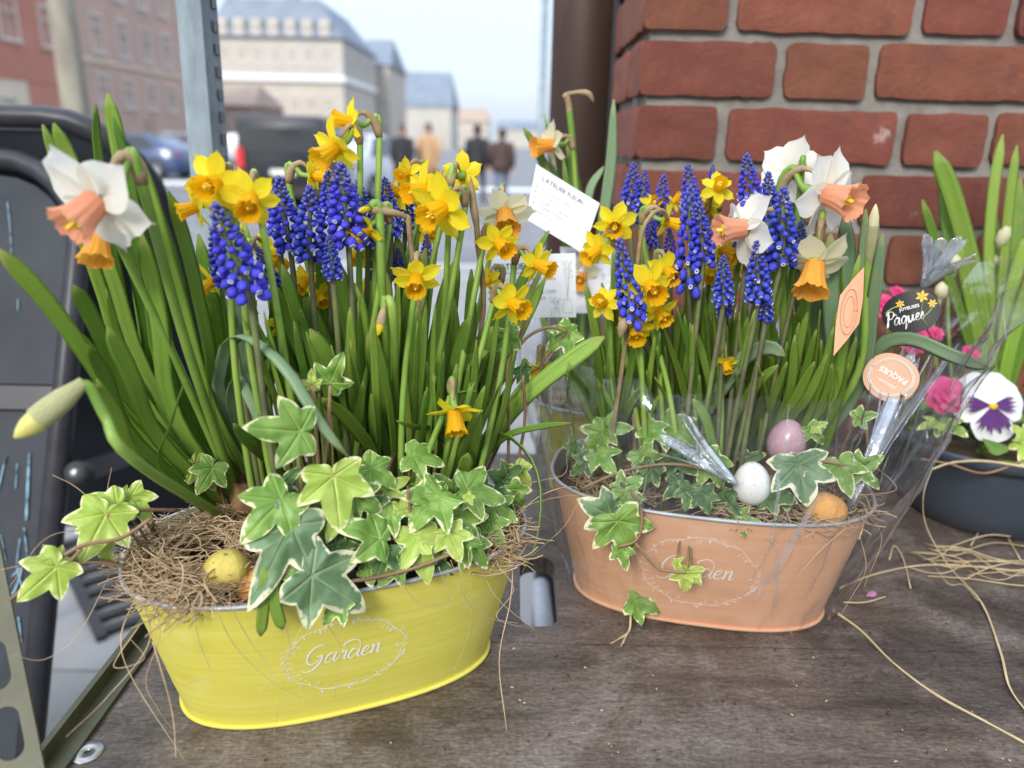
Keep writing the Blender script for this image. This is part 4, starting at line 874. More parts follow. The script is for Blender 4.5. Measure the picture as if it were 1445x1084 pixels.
def daffodil(T, label, px, py, dpx, face, off, kind='yy', base=None, group=None, stem_r=.0024, spathe=True, bend=.014, ang=None, trump=1.0, refl=0.0):
    head = T.at(px, py, off); ln = dpx*.51*mpp(head); d = cvec(*face)
    u, v, _ = T.loc(head)
    if base is None: bu, bv = T.inside(u*.6+random.uniform(-.02, .02), off*.7+random.uniform(-.015, .015), .03); b = T.pt(bu, bv, T.soil-.005)
    else: q_ = onz(*base, T.soil); bu, bv = T.inside(*T.loc(q_)[:2]); b = T.pt(bu, bv, T.soil-.005)
    t = thing('daffodil', label, 'daffodil', b, group)
    Mh = Matrix.Translation(head) @ d.to_track_quat('Z', 'Y').to_matrix().to_4x4() @ Matrix.Rotation(random.uniform(0, 1.05) if ang is None else ang, 4, 'Z') @ Matrix.Diagonal((ln, ln, ln, 1))
    for k in range(6):
        o = new('petal', random.choice(PET[kind[0]]), None, t)
        o.matrix_basis = Mh @ Matrix.Rotation(k*math.pi/3+random.uniform(-.1, .1), 4, 'Z') @ Matrix.Translation((.1, 0, -.03*(k % 2))) @ Matrix.Rotation(random.uniform(-.2, .15)+refl, 4, 'Y') @ Matrix.Rotation(random.uniform(-.32, .32), 4, 'X') @ Matrix.Diagonal((random.uniform(.86, 1.0), 1, 1, 1))
    o = new('trumpet', random.choice(TRU[kind[1]]), None, t); o.matrix_basis = Mh @ Matrix.Diagonal((trump, trump, trump, 1))
    o = new('stamens', STAM, None, t); o.matrix_basis = Mh
    back = head-d*ln*.62; top = back-d*bend*.5+V((0, 0, bend*.45)) if d.z < .35 else back-d*bend
    low = b.lerp(top, .55)+V((random.uniform(-.006, .006), 0, 0)); pre = top-V((0, 0, bend*1.0))-V((d.x, d.y, 0))*bend*.35
    P = crom([b, low, pre, top, back, head-d*ln*.02], 26); n = len(P)
    mb = MB(); mb.tube(P, [stem_r*(1.15-.25*i/n) if i < n-6 else (stem_r*1.05 if i < n-5 else ln*(.13 if i < n-3 else .14+.05*(i-n+3))) for i in range(n)], 7); mb.build('stem', MATS['stem_green'], t)
    if spathe:
        mb = MB(); k = crom([pre, pre.lerp(top, .6)+V((0, 0, .002)), top+V((0, 0, .003))+d*bend*.5, top+d*bend*1.2+V((0, 0, -.004))], 9); mb.tube(k, [stem_r*1.15, stem_r*1.5, stem_r*1.6, stem_r*1.5, stem_r*1.3, stem_r, stem_r*.7, stem_r*.4, .0003], 7); mb.build('spathe', MATS['spathe'], t)
    return t
def bud(T, label, px, py, tip, off, stem_px, kind='petal_cream', size=1.0, sheath=True):
    a, e = T.at(px, py, off), T.at(*tip, off-.01); q_ = onz(*stem_px[-1], T.soil); bu, bv = T.inside(*T.loc(q_)[:2]); b = T.pt(bu, bv, T.soil-.005)
    t = thing('daffodil_bud', label, 'flower bud', b); ax = (e-a); L_ = ax.length
    k = [a+ax*f for f in (0, .2, .4, .6, .8, .92, 1)]; r = L_*.16*size
    mb = MB(); mb.tube(k, [r*.5, r*.8, r, r*1.05, r*.85, r*.5, r*.1], 9); mb.build('bud', MATS['bud_yellow' if size > .9 and sheath else kind], t)
    mids = [T.at(*p_, off) for p_ in stem_px[:-1]]
    mb = MB(); mb.tube(crom([b]+mids[::-1]+[a, a+ax*.1], 22), [.0035]*18+[.0032, .003, .003, .003], 8); mb.build('stem', MATS['stem_green'], t)
    if sheath:
        mb = MB(); mb.tube([a-ax*.08]+[a+ax*f for f in (0, .25, .5, .66)], [r*.55, r*.62, r*.98, r*1.1, r*1.08], 11, cap=False); mb.build('spathe', MATS['bud_sheath'] if kind == 'petal_cream' else MATS['spathe'], t)
    return t
# ---- grape hyacinth
def floret(mb, M_, s_, rim):
    prof = [(.12, 0), (.36, .18), (.46, .45), (.44, .7), (.3, .92), (.24, 1.0)]
    mb.lathe([(r*s_, z*s_) for r, z in prof], 8, M_)
    if rim: mb.lathe([(.24*s_, s_), (.29*s_, 1.05*s_), (.26*s_, 1.07*s_), (.1*s_, 1.0*s_)], 8, M_, 2)
    else: mb.lathe([(.24*s_, s_), (.002*s_, 1.06*s_)], 8, M_)
def spike_mesh(seed, n=64):
    """unit height, base at z=0"""
    random.seed(seed); mb = MB(); ga = 2.39996
    for i in range(n):
        f = i/(n-1); z = .02+.95*f**.92; r = .205*(1-f**1.6)*(.75+.25*min(1, f*6))+.012; s_ = .124*(1-.6*f)*random.uniform(.9, 1.1)
        a = i*ga+random.uniform(-.12, .12); el = -.75+1.7*f**1.6+random.uniform(-.15, .15)      # droops below, points up on top
        d = V((math.cos(a)*math.cos(el), math.sin(a)*math.cos(el), math.sin(el))); p0 = V((math.cos(a)*r*.55, math.sin(a)*r*.55, z))
        b = len(mb.mi); floret(mb, Matrix.Translation(p0) @ d.to_track_quat('Z', 'X').to_matrix().to_4x4(), s_, f < .36 and random.random() < .6)
        if f > .72:
            for k in range(b, len(mb.mi)): mb.mi[k] = 1 if mb.mi[k] == 0 else mb.mi[k]
    me = mb.mesh('florets'); [me.materials.append(MATS[q_]) for q_ in ('muscari_blue', 'muscari_dark', 'muscari_rim')]; return me
SPK = [spike_mesh(k+20, (62, 70, 56, 66)[k]) for k in range(4)]
def muscari(T, label, tip, bot, off, base=None, group=None, fat=1.0):
    e, a = T.at(*tip, off), T.at(*bot, off); ax = e-a; L_ = ax.length
    u, v, _ = T.loc(a)
    if base is None: bu, bv = T.inside(u*.72+random.uniform(-.012, .012), off*.85, .03)
    else: bu, bv = T.inside(*T.loc(onz(*base, T.soil))[:2])
    b = T.pt(bu, bv, T.soil-.005); t = thing('grape_hyacinth', label, 'grape hyacinth', b, group)
    w_ = fat*.94*min(1.15, max(.8, .075/L_))
    o = new('florets', random.choice(SPK), None, t, kind='stuff'); o.matrix_basis = Matrix.Translation(a) @ ax.to_track_quat('Z', 'Y').to_matrix().to_4x4() @ Matrix.Rotation(random.uniform(0, 6), 4, 'Z') @ Matrix.Diagonal((L_*w_, L_*w_, L_, 1))
    mb = MB(); mb.tube(crom([b, b.lerp(a, .6)+ax*.05, a, a+ax*.5, a+ax*.96], 16), [.0023]*9+[.0021]*3+[.0018, .0014, .001, .0006], 7); mb.build('stem', MATS['stem_brown'], t)
    return t
# ---- ivy
def ivy_mesh(seed, lob):
    random.seed(seed); mb = MB(); lobes = [(R_(a+random.uniform(-4, 4)), l*random.uniform(.93, 1.07), R_(w_)) for a, l, w_ in lob]
    ang = sorted(set([i*2*math.pi/84-math.pi for i in range(84)]+[p_+o for p_, _, _ in lobes for o in (-.022, 0, .022)]))
    def rad(t):
        r = .4 if abs(t) < 2.3 else .4-.24*((abs(t)-2.3)/.84)
        best = 0
        for p_, l, w_ in lobes:
            q_ = abs((t-p_+math.pi) % (2*math.pi)-math.pi)/w_
            if q_ < 1: best = max(best, (l-r)*(1-q_)**1.12)
        return (r+best)*(1+.07*noise.noise(V((math.cos(t)*3, math.sin(t)*3, seed+.5))))
    NR = 8; vs_, ed, ve = [], [], []
    b1, b2, b3 = random.uniform(-.5, .08), random.uniform(-.55, -.05), random.uniform(.05, .4)
    for j in range(NR+1):
        s_ = (j/NR)**.85
        for t in ang:
            r = rad(t)*s_; x, y = r*math.cos(t), r*math.sin(t)
            z = b1*x*x+b2*y*y*.9+b3*abs(y)*.6+.11*noise.noise(V((x*2.6, y*2.6, seed)))+.03*math.sin(9*t+seed)*s_**2
            vv = 0
            for p_, l, w_ in lobes:
                q_ = (t-p_+math.pi) % (2*math.pi)-math.pi
                if abs(q_) < 1.2: vv = max(vv, math.exp(-(r*math.sin(q_)/.016)**2)*(1-.6*r/l))
            vs_.append((x, y, z-.02*vv)); ed.append(s_ if rad(t) > .2 else s_*.8); ve.append(min(1, vv))
    m = len(ang); mb.add(vs_, [(j*m+k, j*m+(k+1) % m, (j+1)*m+(k+1) % m, (j+1)*m+k) for j in range(NR) for k in range(m)])
    me = mb.mesh('leaf')
    for nm, dat in (('edge', ed), ('vein', ve)):
        at = me.attributes.new(nm, 'FLOAT', 'POINT'); at.data.foreach_set('value', dat)
    return me
LOB = [[(0, 1, 38), (54, .8, 32), (-54, .8, 32), (112, .58, 36), (-112, .58, 36)], [(0, 1, 36), (58, .74, 32), (-56, .78, 32), (118, .5, 36), (-116, .54, 36)], [(0, .98, 42), (50, .86, 34), (-52, .84, 34), (104, .68, 36), (-106, .66, 36)], [(0, 1, 36), (62, .68, 34), (-60, .7, 34), (122, .46, 34), (-122, .46, 34)]]
IVY = {}
for mt in ('ivy_green', 'ivy_lime', 'ivy_grey', 'ivy_dark'):
    IVY[mt] = []
    for k in range(4): me = ivy_mesh(k*5+len(mt), LOB[k]); me.materials.append(MATS[mt]); IVY[mt].append(me)
IM = {'g': 'ivy_green', 'l': 'ivy_lime', 'y': 'ivy_grey', 'd': 'ivy_dark'}
def ivy_leaf(T, t, vines, jun, tip, o1, o2, m='g', root=None, flat=.75, wide=1.0, var=None):
    """jun = where the stalk meets the blade, tip = end of the middle lobe, o1/o2 = their distances behind the tub's axis"""
    a, e = T.at(*jun, o1), T.at(*tip, o2); d = e-a; ln = d.length; d.normalize()
    nrm = (CAM-a).normalized()*flat+V((0, 0, 1))*(1-flat)+V((random.uniform(-.25, .25), random.uniform(-.15, .15), random.uniform(-.1, .2)))
    nrm = (nrm-d*nrm.dot(d)).normalized(); y = nrm.cross(d)
    o = new('leaf', IVY[IM[m]][random.randrange(4) if var is None else var], None, t)
    o.matrix_basis = Matrix.Translation(a) @ Matrix((d, y, nrm)).transposed().to_4x4() @ Matrix.Diagonal((ln, ln*wide, ln, 1))
    if root is None:
        u, v, _ = T.loc(a); u, v = T.inside(u*.9, max(v, -.07)+.02, .025); rt = T.pt(u, v, T.soil)
    else: rt = T.at(*root[:2], root[2] if len(root) > 2 else o1)
    mid = a.lerp(rt, .45)+V((0, 0, .35*(a-rt).length*.3))+nrm*-.004
    vines.tube(crom([rt, mid, a-nrm*.001], 8), .0011, 5)
    return o
def px_curve(T, vines, pix, off, r=.0015, n=16):
    vines.tube(crom([T.at(px, py, off if not isinstance(off, list) else off[i]) for i, (px, py) in enumerate(pix)], n), r, 6)
random.seed(21)
# ================================================================== LEFT (YELLOW) TUB
def clump(T, label, basepx, group=None, bulbs=2, bz=.012, br=.02):
    b = onz(*basepx, T.soil); u, v = T.inside(*T.loc(b)[:2], .03); b = T.pt(u, v, T.soil-.004)
    t = thing('daffodil_foliage', label, 'foliage', b, group)
    for k in range(bulbs):
        c = b+V((random.uniform(-.016, .016), random.uniform(-.012, .012), 0)); mb = MB()
        mb.lathe([(.004, -.012), (br, 0), (br*1.05, bz), (br*.75, bz*2.2), (br*.5, bz*3.4), (br*.42, bz*4.4)], 14, Matrix.Translation(c) @ Matrix.Rotation(random.uniform(-.25, .25), 4, 'X')); mb.build('bulb', MATS['bulb'], t)
    return t
g1 = clump(TL, 'tall broad daffodil leaves leaning out over the chalkboard side of the yellow tub', (262, 712), bulbs=2)
for pix, w_, off, m in [
    ([(-6, 350), (60, 420), (130, 515), (190, 610), (238, 712)], 33, -.06, 'leaf_bright'), ([(12, 372), (70, 440), (128, 492), (200, 600), (240, 708)], 17, -.04, 'leaf_bright'),
    ([(104, 403), (135, 460), (190, 570), (246, 706)], 27, -.04, 'leaf_deep'), ([(124, 488), (150, 535), (195, 625), (236, 714)], 23, -.07, 'leaf_deep'), ([(137, 536), (165, 590), (205, 660), (240, 716)], 23, -.09, 'leaf_bright'),
    ([(152, 462), (185, 530), (225, 620), (258, 712)], 29, -.05, 'leaf_bright'), ([(60, 176), (88, 250), (140, 400), (200, 560), (248, 700)], 24, .02, 'leaf_bright'), ([(76, 174), (105, 240), (160, 390), (215, 540), (255, 700)], 27, .0, 'leaf_bright'),
    ([(135, 147), (138, 215), (165, 380), (215, 560), (258, 698)], 19, .03, 'leaf_deep'), ([(152, 132), (168, 210), (190, 350), (228, 540), (266, 700)], 27, .02, 'leaf_bright'), ([(160, 165), (180, 240), (205, 370), (236, 550), (268, 704)], 19, -.0, 'leaf_deep'),
    ([(190, 212), (215, 290), (255, 430), (300, 580), (318, 690)], 31, -.03, 'leaf_bright'), ([(237, 270), (262, 350), (292, 480), (314, 600), (322, 692)], 30, -.01, 'leaf_bright'), ([(222, 285), (245, 370), (275, 490), (305, 610), (322, 700)], 22, .01, 'leaf_deep'),
    ([(262, 535), (240, 600), (232, 660), (242, 714)], 15, -.08, 'leaf_deep'), ([(150, 408), (165, 470), (210, 590), (262, 706)], 14, -.02, 'leaf_bright'), ([(200, 330), (225, 450), (248, 590), (262, 704)], 30, .0, 'leaf_bright'), ([(175, 300), (205, 430), (238, 580), (270, 700)], 30, .03, 'leaf_deep'),
    ([(240, 500), (246, 560), (258, 640), (270, 702)], 18, .03, 'leaf_bright'), ([(182, 270), (225, 420), (262, 570), (305, 690)], 24, .04, 'leaf_deep')]:
    px_leaf(TL, g1, pix, w_*.76, off, m, twist=random.uniform(-.35, .35))
g2 = clump(TL, 'upright daffodil leaves with one blue green leaf folded over behind the ivy', (340, 692), bulbs=2)
for pix, w_, off, m in [
    ([(492, 646), (450, 590), (410, 525), (368, 484), (336, 474), (316, 500), (314, 580), (318, 700)], 25, -.082, 'leaf_blue'), ([(375, 620), (352, 560), (334, 532), (330, 590), (345, 690)], 17, -.03, 'leaf_blue'),
    ([(342, 330), (345, 420), (350, 540), (342, 690)], 26, .0, 'leaf_blue'), ([(318, 380), (330, 480), (345, 600), (350, 690)], 24, .03, 'leaf_deep'), ([(380, 505), (352, 590), (355, 640), (350, 690)], 22, .02, 'leaf_deep'),
    ([(345, 310), (350, 430), (362, 560), (360, 688)], 22, .05, 'leaf_bright'), ([(300, 420), (315, 520), (335, 620), (345, 690)], 20, .05, 'leaf_bright'), ([(330, 598), (355, 625), (385, 655), (415, 700)], 18, -.05, 'leaf_deep'),
    ([(395, 380), (385, 480), (375, 600), (365, 690)], 20, .05, 'leaf_deep'), ([(280, 330), (305, 450), (325, 580), (335, 690)], 20, .06, 'leaf_deep')]:
    px_leaf(TL, g2, pix, w_, off, m, twist=random.uniform(-.35, .35))
g3 = clump(TL, 'dense fan of narrow green daffodil leaves in the middle of the yellow tub', (560, 700), bulbs=3, br=.017)
spec3 = [
    ([(385, 400), (430, 500), (480, 600), (540, 700)], 24, .02, 'leaf_deep'), ([(400, 520), (440, 570), (490, 630), (545, 712)], 24, -.03, 'leaf_bright'), ([(437, 465), (480, 540), (520, 620), (556, 712)], 26, -.02, 'leaf_bright'),
    ([(475, 365), (495, 470), (525, 590), (556, 706)], 24, .02, 'leaf_deep'), ([(500, 400), (515, 500), (540, 600), (560, 704)], 26, .0, 'leaf_bright'), ([(545, 385), (540, 490), (550, 600), (562, 700)], 24, .03, 'leaf_bright'),
    ([(455, 562), (490, 590), (525, 640), (556, 716)], 20, -.05, 'leaf_bright'), ([(600, 350), (585, 470), (575, 590), (566, 700)], 24, .03, 'leaf_deep'), ([(640, 370), (615, 490), (590, 600), (572, 702)], 24, .04, 'leaf_deep'),
    ([(690, 495), (650, 520), (600, 585), (572, 706)], 18, .0, 'leaf_bright'), ([(620, 500), (616, 560), (600, 620), (580, 704)], 18, -.01, 'leaf_deep'), ([(560, 594), (590, 602), (612, 606), (640, 640), (650, 702)], 13, -.04, 'leaf_bright'),
    ([(672, 552), (650, 553), (630, 565), (612, 620), (600, 702)], 13, -.02, 'leaf_deep'), ([(560, 330), (570, 440), (572, 580), (570, 700)], 20, .05, 'leaf_deep'), ([(430, 420), (470, 520), (510, 610), (550, 706)], 28, .03, 'leaf_deep'),
    ([(520, 470), (540, 560), (556, 640), (560, 710)], 22, -.02, 'leaf_bright'), ([(590, 430), (585, 540), (578, 630), (570, 706)], 20, -.01, 'leaf_bright')]
for pix, w_, off, m in spec3: px_leaf(TL, g3, pix, w_, off, m, twist=random.uniform(-.4, .4))
for k in range(46):
    bx = random.uniform(470, 620); tx_ = bx+(bx-540)*random.uniform(.6, 2.2)+random.uniform(-30, 30); ty_ = random.uniform(350, 540)
    px_leaf(TL, g3, [(tx_, ty_), (bx*.4+tx_*.6, ty_+(700-ty_)*.4), (bx, 690)], random.uniform(13, 22), random.uniform(-.02, .08), random.choice(('leaf_deep', 'leaf_bright', 'leaf_bright')), twist=random.uniform(-.7, .7))
for k in range(38):
    bx = random.uniform(440, 660); tx_ = bx+(bx-550)*random.uniform(.2, .9)+random.uniform(-35, 35); ty_ = random.uniform(400, 580)
    px_leaf(TL, g3, [(tx_, ty_), (bx*.45+tx_*.55+random.uniform(-10, 10), ty_*.5+350), (bx, 715)], random.uniform(9, 15), random.uniform(-.06, -.01), random.choice(('leaf_deep', 'leaf_bright', 'leaf_bright')), twist=random.uniform(-.8, .8))
g4 = clump(TL, 'arching narrow daffodil leaves spilling past the wrapped tub side of the yellow tub', (650, 690), bulbs=2)
for pix, w_, off, m in [
    ([(853, 475), (800, 512), (740, 560), (690, 620), (655, 690)], 25, -.01, 'leaf_bright'), ([(737, 808), (758, 760), (763, 690), (745, 640), (705, 612), (668, 650), (655, 700)], 18, -.07, 'leaf_bright'), ([(806, 597), (760, 602), (715, 615), (680, 650), (655, 700)], 10, -.04, 'leaf_deep'),
    ([(720, 542), (705, 580), (685, 630), (655, 690)], 15, -.02, 'leaf_deep'), ([(677, 580), (672, 620), (662, 660), (655, 700)], 13, -.05, 'leaf_bright'), ([(700, 410), (690, 510), (670, 610), (655, 690)], 18, .03, 'leaf_deep'),
    ([(665, 380), (662, 480), (656, 600), (650, 690)], 18, .05, 'leaf_deep'), ([(640, 420), (645, 520), (650, 620), (652, 694)], 18, .03, 'leaf_bright'), ([(775, 325), (745, 380), (700, 480), (665, 600), (650, 690)], 14, .05, 'leaf_deep'),
    ([(660, 640), (655, 665), (650, 690), (646, 715)], 20, -.06, 'leaf_bright')]:
    px_leaf(TL, g4, pix, w_, off, m, twist=random.uniform(-.3, .3))
# broad hanging leaves in front of the tub
g5 = thing('hanging_leaf', 'pair of green leaf tips hanging over the front rim of the yellow tub', 'leaf', TL.at(375, 790, -.07))
for pix in ([(368, 898), (372, 850), (376, 800), (384, 760)], [(399, 888), (388, 850), (386, 800), (395, 760)]):
    P = [TL.at(x, y, o_) for (x, y), o_ in zip(pix, (-.108, -.106, -.098, -.06))]; add_leaf(g5, P[::-1], 17*mpp(P[0]), 'leaf_bright', twist=random.uniform(-.3, .3), base_w=.8)
# white big daffodil and its neighbours
daffodil(TL, 'large white daffodil with peach trumpet nodding towards the chalkboard', 136, 284, 170, (-.42, -.78, .5), -.07, 'wp', base=(250, 706), stem_r=.0034, bend=.02, ang=.5, trump=.8, refl=-.02)
daffodil(TL, 'orange trumpet daffodil mostly hidden behind the large white peach daffodil', 140, 330, 105, (.05, -.9, .3), -.02, 'wo', base=(262, 708), stem_r=.003, refl=.2)
bud(TL, 'pale yellow daffodil bud drooping beside the chalkboard', 112, 545, (20, 618), -.085, [(128, 548), (150, 590), (190, 650), (246, 716)], size=1.0)
YG = 'small yellow daffodils in the yellow tub'
for px, py, dp, fc, off, lab in [
    (303, 258, 92, (-.12, -.42, .85), -.03, 'upper yellow daffodil of a pair over the leaning grape hyacinth'), (354, 280, 88, (.1, -.65, .7), -.045, 'yellow daffodil nodding right beside its twin over the leaning grape hyacinth'),
    (276, 292, 66, (-.8, -.4, .4), -.015, 'yellow daffodil half hidden behind the front facing pair by the pole'), (494, 172, 66, (-.85, .05, .45), .03, 'topmost yellow daffodil, facing sideways above the black van'),
    (474, 208, 84, (-.6, -.65, .5), .02, 'yellow daffodil nodding just below the topmost one'), (442, 248, 56, (1, -.15, .2), .06, 'tiny yellow daffodil seen side on at the end of a hooked stem'),
    (598, 268, 78, (-.65, -.3, .6), .03, 'yellow daffodil behind the biggest yellow bloom of the yellow tub'), (624, 294, 100, (-.55, -.5, .62), -.01, 'biggest yellow daffodil in the yellow tub with a wide open trumpet'),
    (652, 248, 66, (.3, .25, -.85), .03, 'yellow daffodil turned away showing its back beside the brown dry stem'), (518, 322, 68, (-.6, -.6, .3), -.0, 'yellow daffodil hanging down under a wilted brown neck'),
    (587, 393, 74, (.05, -.68, .66), -.04, 'star shaped yellow daffodil standing alone low in the leaves'), (703, 342, 66, (.45, -.5, .6), -.01, 'yellow daffodil just above the white card facing the brick wall'),
    (757, 372, 64, (.7, -.4, .45), -.02, 'yellow daffodil overlapping the printed heading of the white card'), (722, 428, 72, (.55, -.4, .6), -.03, 'yellow daffodil covering the lower corner of the white card'),
    (641, 580, 76, (.12, -.95, .3), -.06, 'yellow daffodil hanging low above the ivy with its trumpet straight down'), (757, 520, 44, (-.2, -.85, .3), .03, 'small yellow daffodil beside the ivy stem next to the cellophane')]:
    daffodil(TL, lab, px, py, dp, fc, off, 'yy', group=YG)
for (px, py, dp, fc, off), wh in zip([(300, 398, 56, (-.5, -.5, .5), .05), (374, 352, 50, (.3, .1, -.7), .06), (402, 458, 52, (.3, -.6, .6), .04), (520, 418, 46, (-.4, -.6, .6), .05), (432, 395, 56, (-.3, -.6, .5), .06), (562, 272, 54, (-.6, .1, .6), .06), (392, 372, 40, (.6, -.2, .5), .07), (605, 330, 44, (.5, -.3, .6), .07), (330, 330, 44, (.4, .3, -.6), .06)], ['beneath the leaning grape hyacinth beside the tall leaves', 'behind the leaning grape hyacinth, turned away', 'at the foot of the upright grape hyacinth stems', 'behind the closed bud in the middle leaves', 'under the upright grape hyacinth before the van', 'just behind the wilted brown neck', 'tucked between two grape hyacinth stems', 'behind the biggest yellow bloom, low down', 'behind the front facing pair, seen from its back']):
    daffodil(TL, 'half hidden yellow daffodil '+wh, px, py, dp, fc, off, 'yy', group='half hidden yellow daffodils in the yellow tub')
for px, py, dp, fc, off, lab in [(575, 245, 48, (-.5, -.3, .7), .06, 'small yellow daffodil above the one behind the biggest bloom'), (635, 262, 52, (.3, -.4, .7), .05, 'small yellow daffodil between the biggest bloom and the one turned away'), (508, 360, 46, (-.5, -.6, .5), .04, 'small yellow daffodil right below the one with the wilted neck'), (452, 418, 44, (.4, -.6, .5), .05, 'small yellow daffodil beside the short grey tipped grape hyacinth'), (690, 395, 40, (-.5, -.4, .6), .04, 'small yellow daffodil at the left edge of the flat card'), (345, 440, 44, (.2, -.7, .5), .05, 'small yellow daffodil below the leaning grape hyacinth'), (480, 448, 40, (-.3, -.5, .7), .05, 'small yellow daffodil deep among the middle leaves')]:
    daffodil(TL, lab, px, py, dp, fc, off, 'yy', group=YG)
daffodil(TL, 'cream daffodil with pale orange trumpet behind the yellow one by the card', 712, 300, 86, (.1, -.7, .5), .06, 'co', refl=.1)
bud(TL, 'closed yellow daffodil bud hanging from a brown neck among the middle leaves', 543, 432, (533, 474), -.03, [(546, 420), (556, 470), (560, 700)], 'petal_yellow', .85)
bud(TL, 'closed yellow daffodil bud under the wilted brown neck', 522, 294, (506, 298), -.0, [(535, 296), (540, 420), (560, 700)], 'petal_yellow', 1.0, False)
MG = 'grape hyacinths in the yellow tub'
for tip, bot, off, fat, lab in [
    ((302, 287), (352, 418), -.05, 1.05, 'large leaning blue grape hyacinth below the pair of yellow daffodils'), ((480, 230), (492, 345), .0, 1.15, 'fattest grape hyacinth right under the topmost yellow daffodils'),
    ((437, 262), (438, 366), .01, 1.05, 'upright grape hyacinth standing before the black van'), ((392, 250), (410, 352), .03, 1.05, 'grape hyacinth between the yellow pair and the upright spike'), ((464, 332), (470, 392), -.01, 1.1, 'short grape hyacinth with a grey green tip below the fattest spike')]:
    muscari(TL, lab, tip, bot, off, None, MG, fat)
for (tip, bot, off), wh in zip([((462, 240), (468, 318), .04), ((505, 255), (520, 345), .03), ((543, 250), (552, 330), .05), ((522, 345), (528, 392), .04), ((562, 350), (562, 396), .05), ((362, 348), (386, 402), .03), ((602, 330), (602, 380), .06), ((385, 262), (392, 330), .06), ((574, 262), (572, 330), .07), ((300, 320), (318, 400), .02)], ['pressed against the fattest one', 'on the far shoulder of the fattest one', 'behind the hanging yellow daffodil with the wilted neck', 'below the hanging yellow daffodil', 'beneath the stalk of the biggest yellow daffodil', 'dark tipped, behind the foot of the leaning one', 'in the shade of the biggest yellow daffodil', 'behind the one next to the yellow pair', 'rearmost, between the two big yellow blooms', 'half covered by the leaning one']):
    muscari(TL, 'yellow tub grape hyacinth '+wh, tip, bot, off, None, MG)
# wilted stems
wl = thing('wilted_stem', 'brown wilted flower stem bent over beside the biggest yellow daffodil', 'stem', TL.pt(.03, .02, TL.soil-.004)); mb = MB()
P = [TL.pt(.03, .02, TL.soil-.004), TL.at(590, 520, .01), TL.at(578, 330, .0), TL.at(572, 306, .0), TL.at(540, 298, .0), TL.at(522, 294, .0)]; mb.tube(crom(P, 24), [.0022]*16+[.0028, .003, .0034, .0036, .004, .004, .0036, .002], 7); mb.build('stem', MATS['spathe'], wl)
wl = thing('wilted_stem', 'upright brown papery stem next to the daffodil turned away', 'stem', TL.pt(.08, .03, TL.soil-.004)); mb = MB()
P = [TL.pt(.08, .03, TL.soil-.004), TL.at(676, 480, .02), TL.at(674, 340, .01), TL.at(668, 290, .01), TL.at(664, 248, .01)]; mb.tube(crom(P, 24), [.0024]*14+[.003, .0032, .0034, .0032, .003, .0028, .0024, .002, .0012, .0004], 7); mb.build('stem', MATS['spathe'], wl)
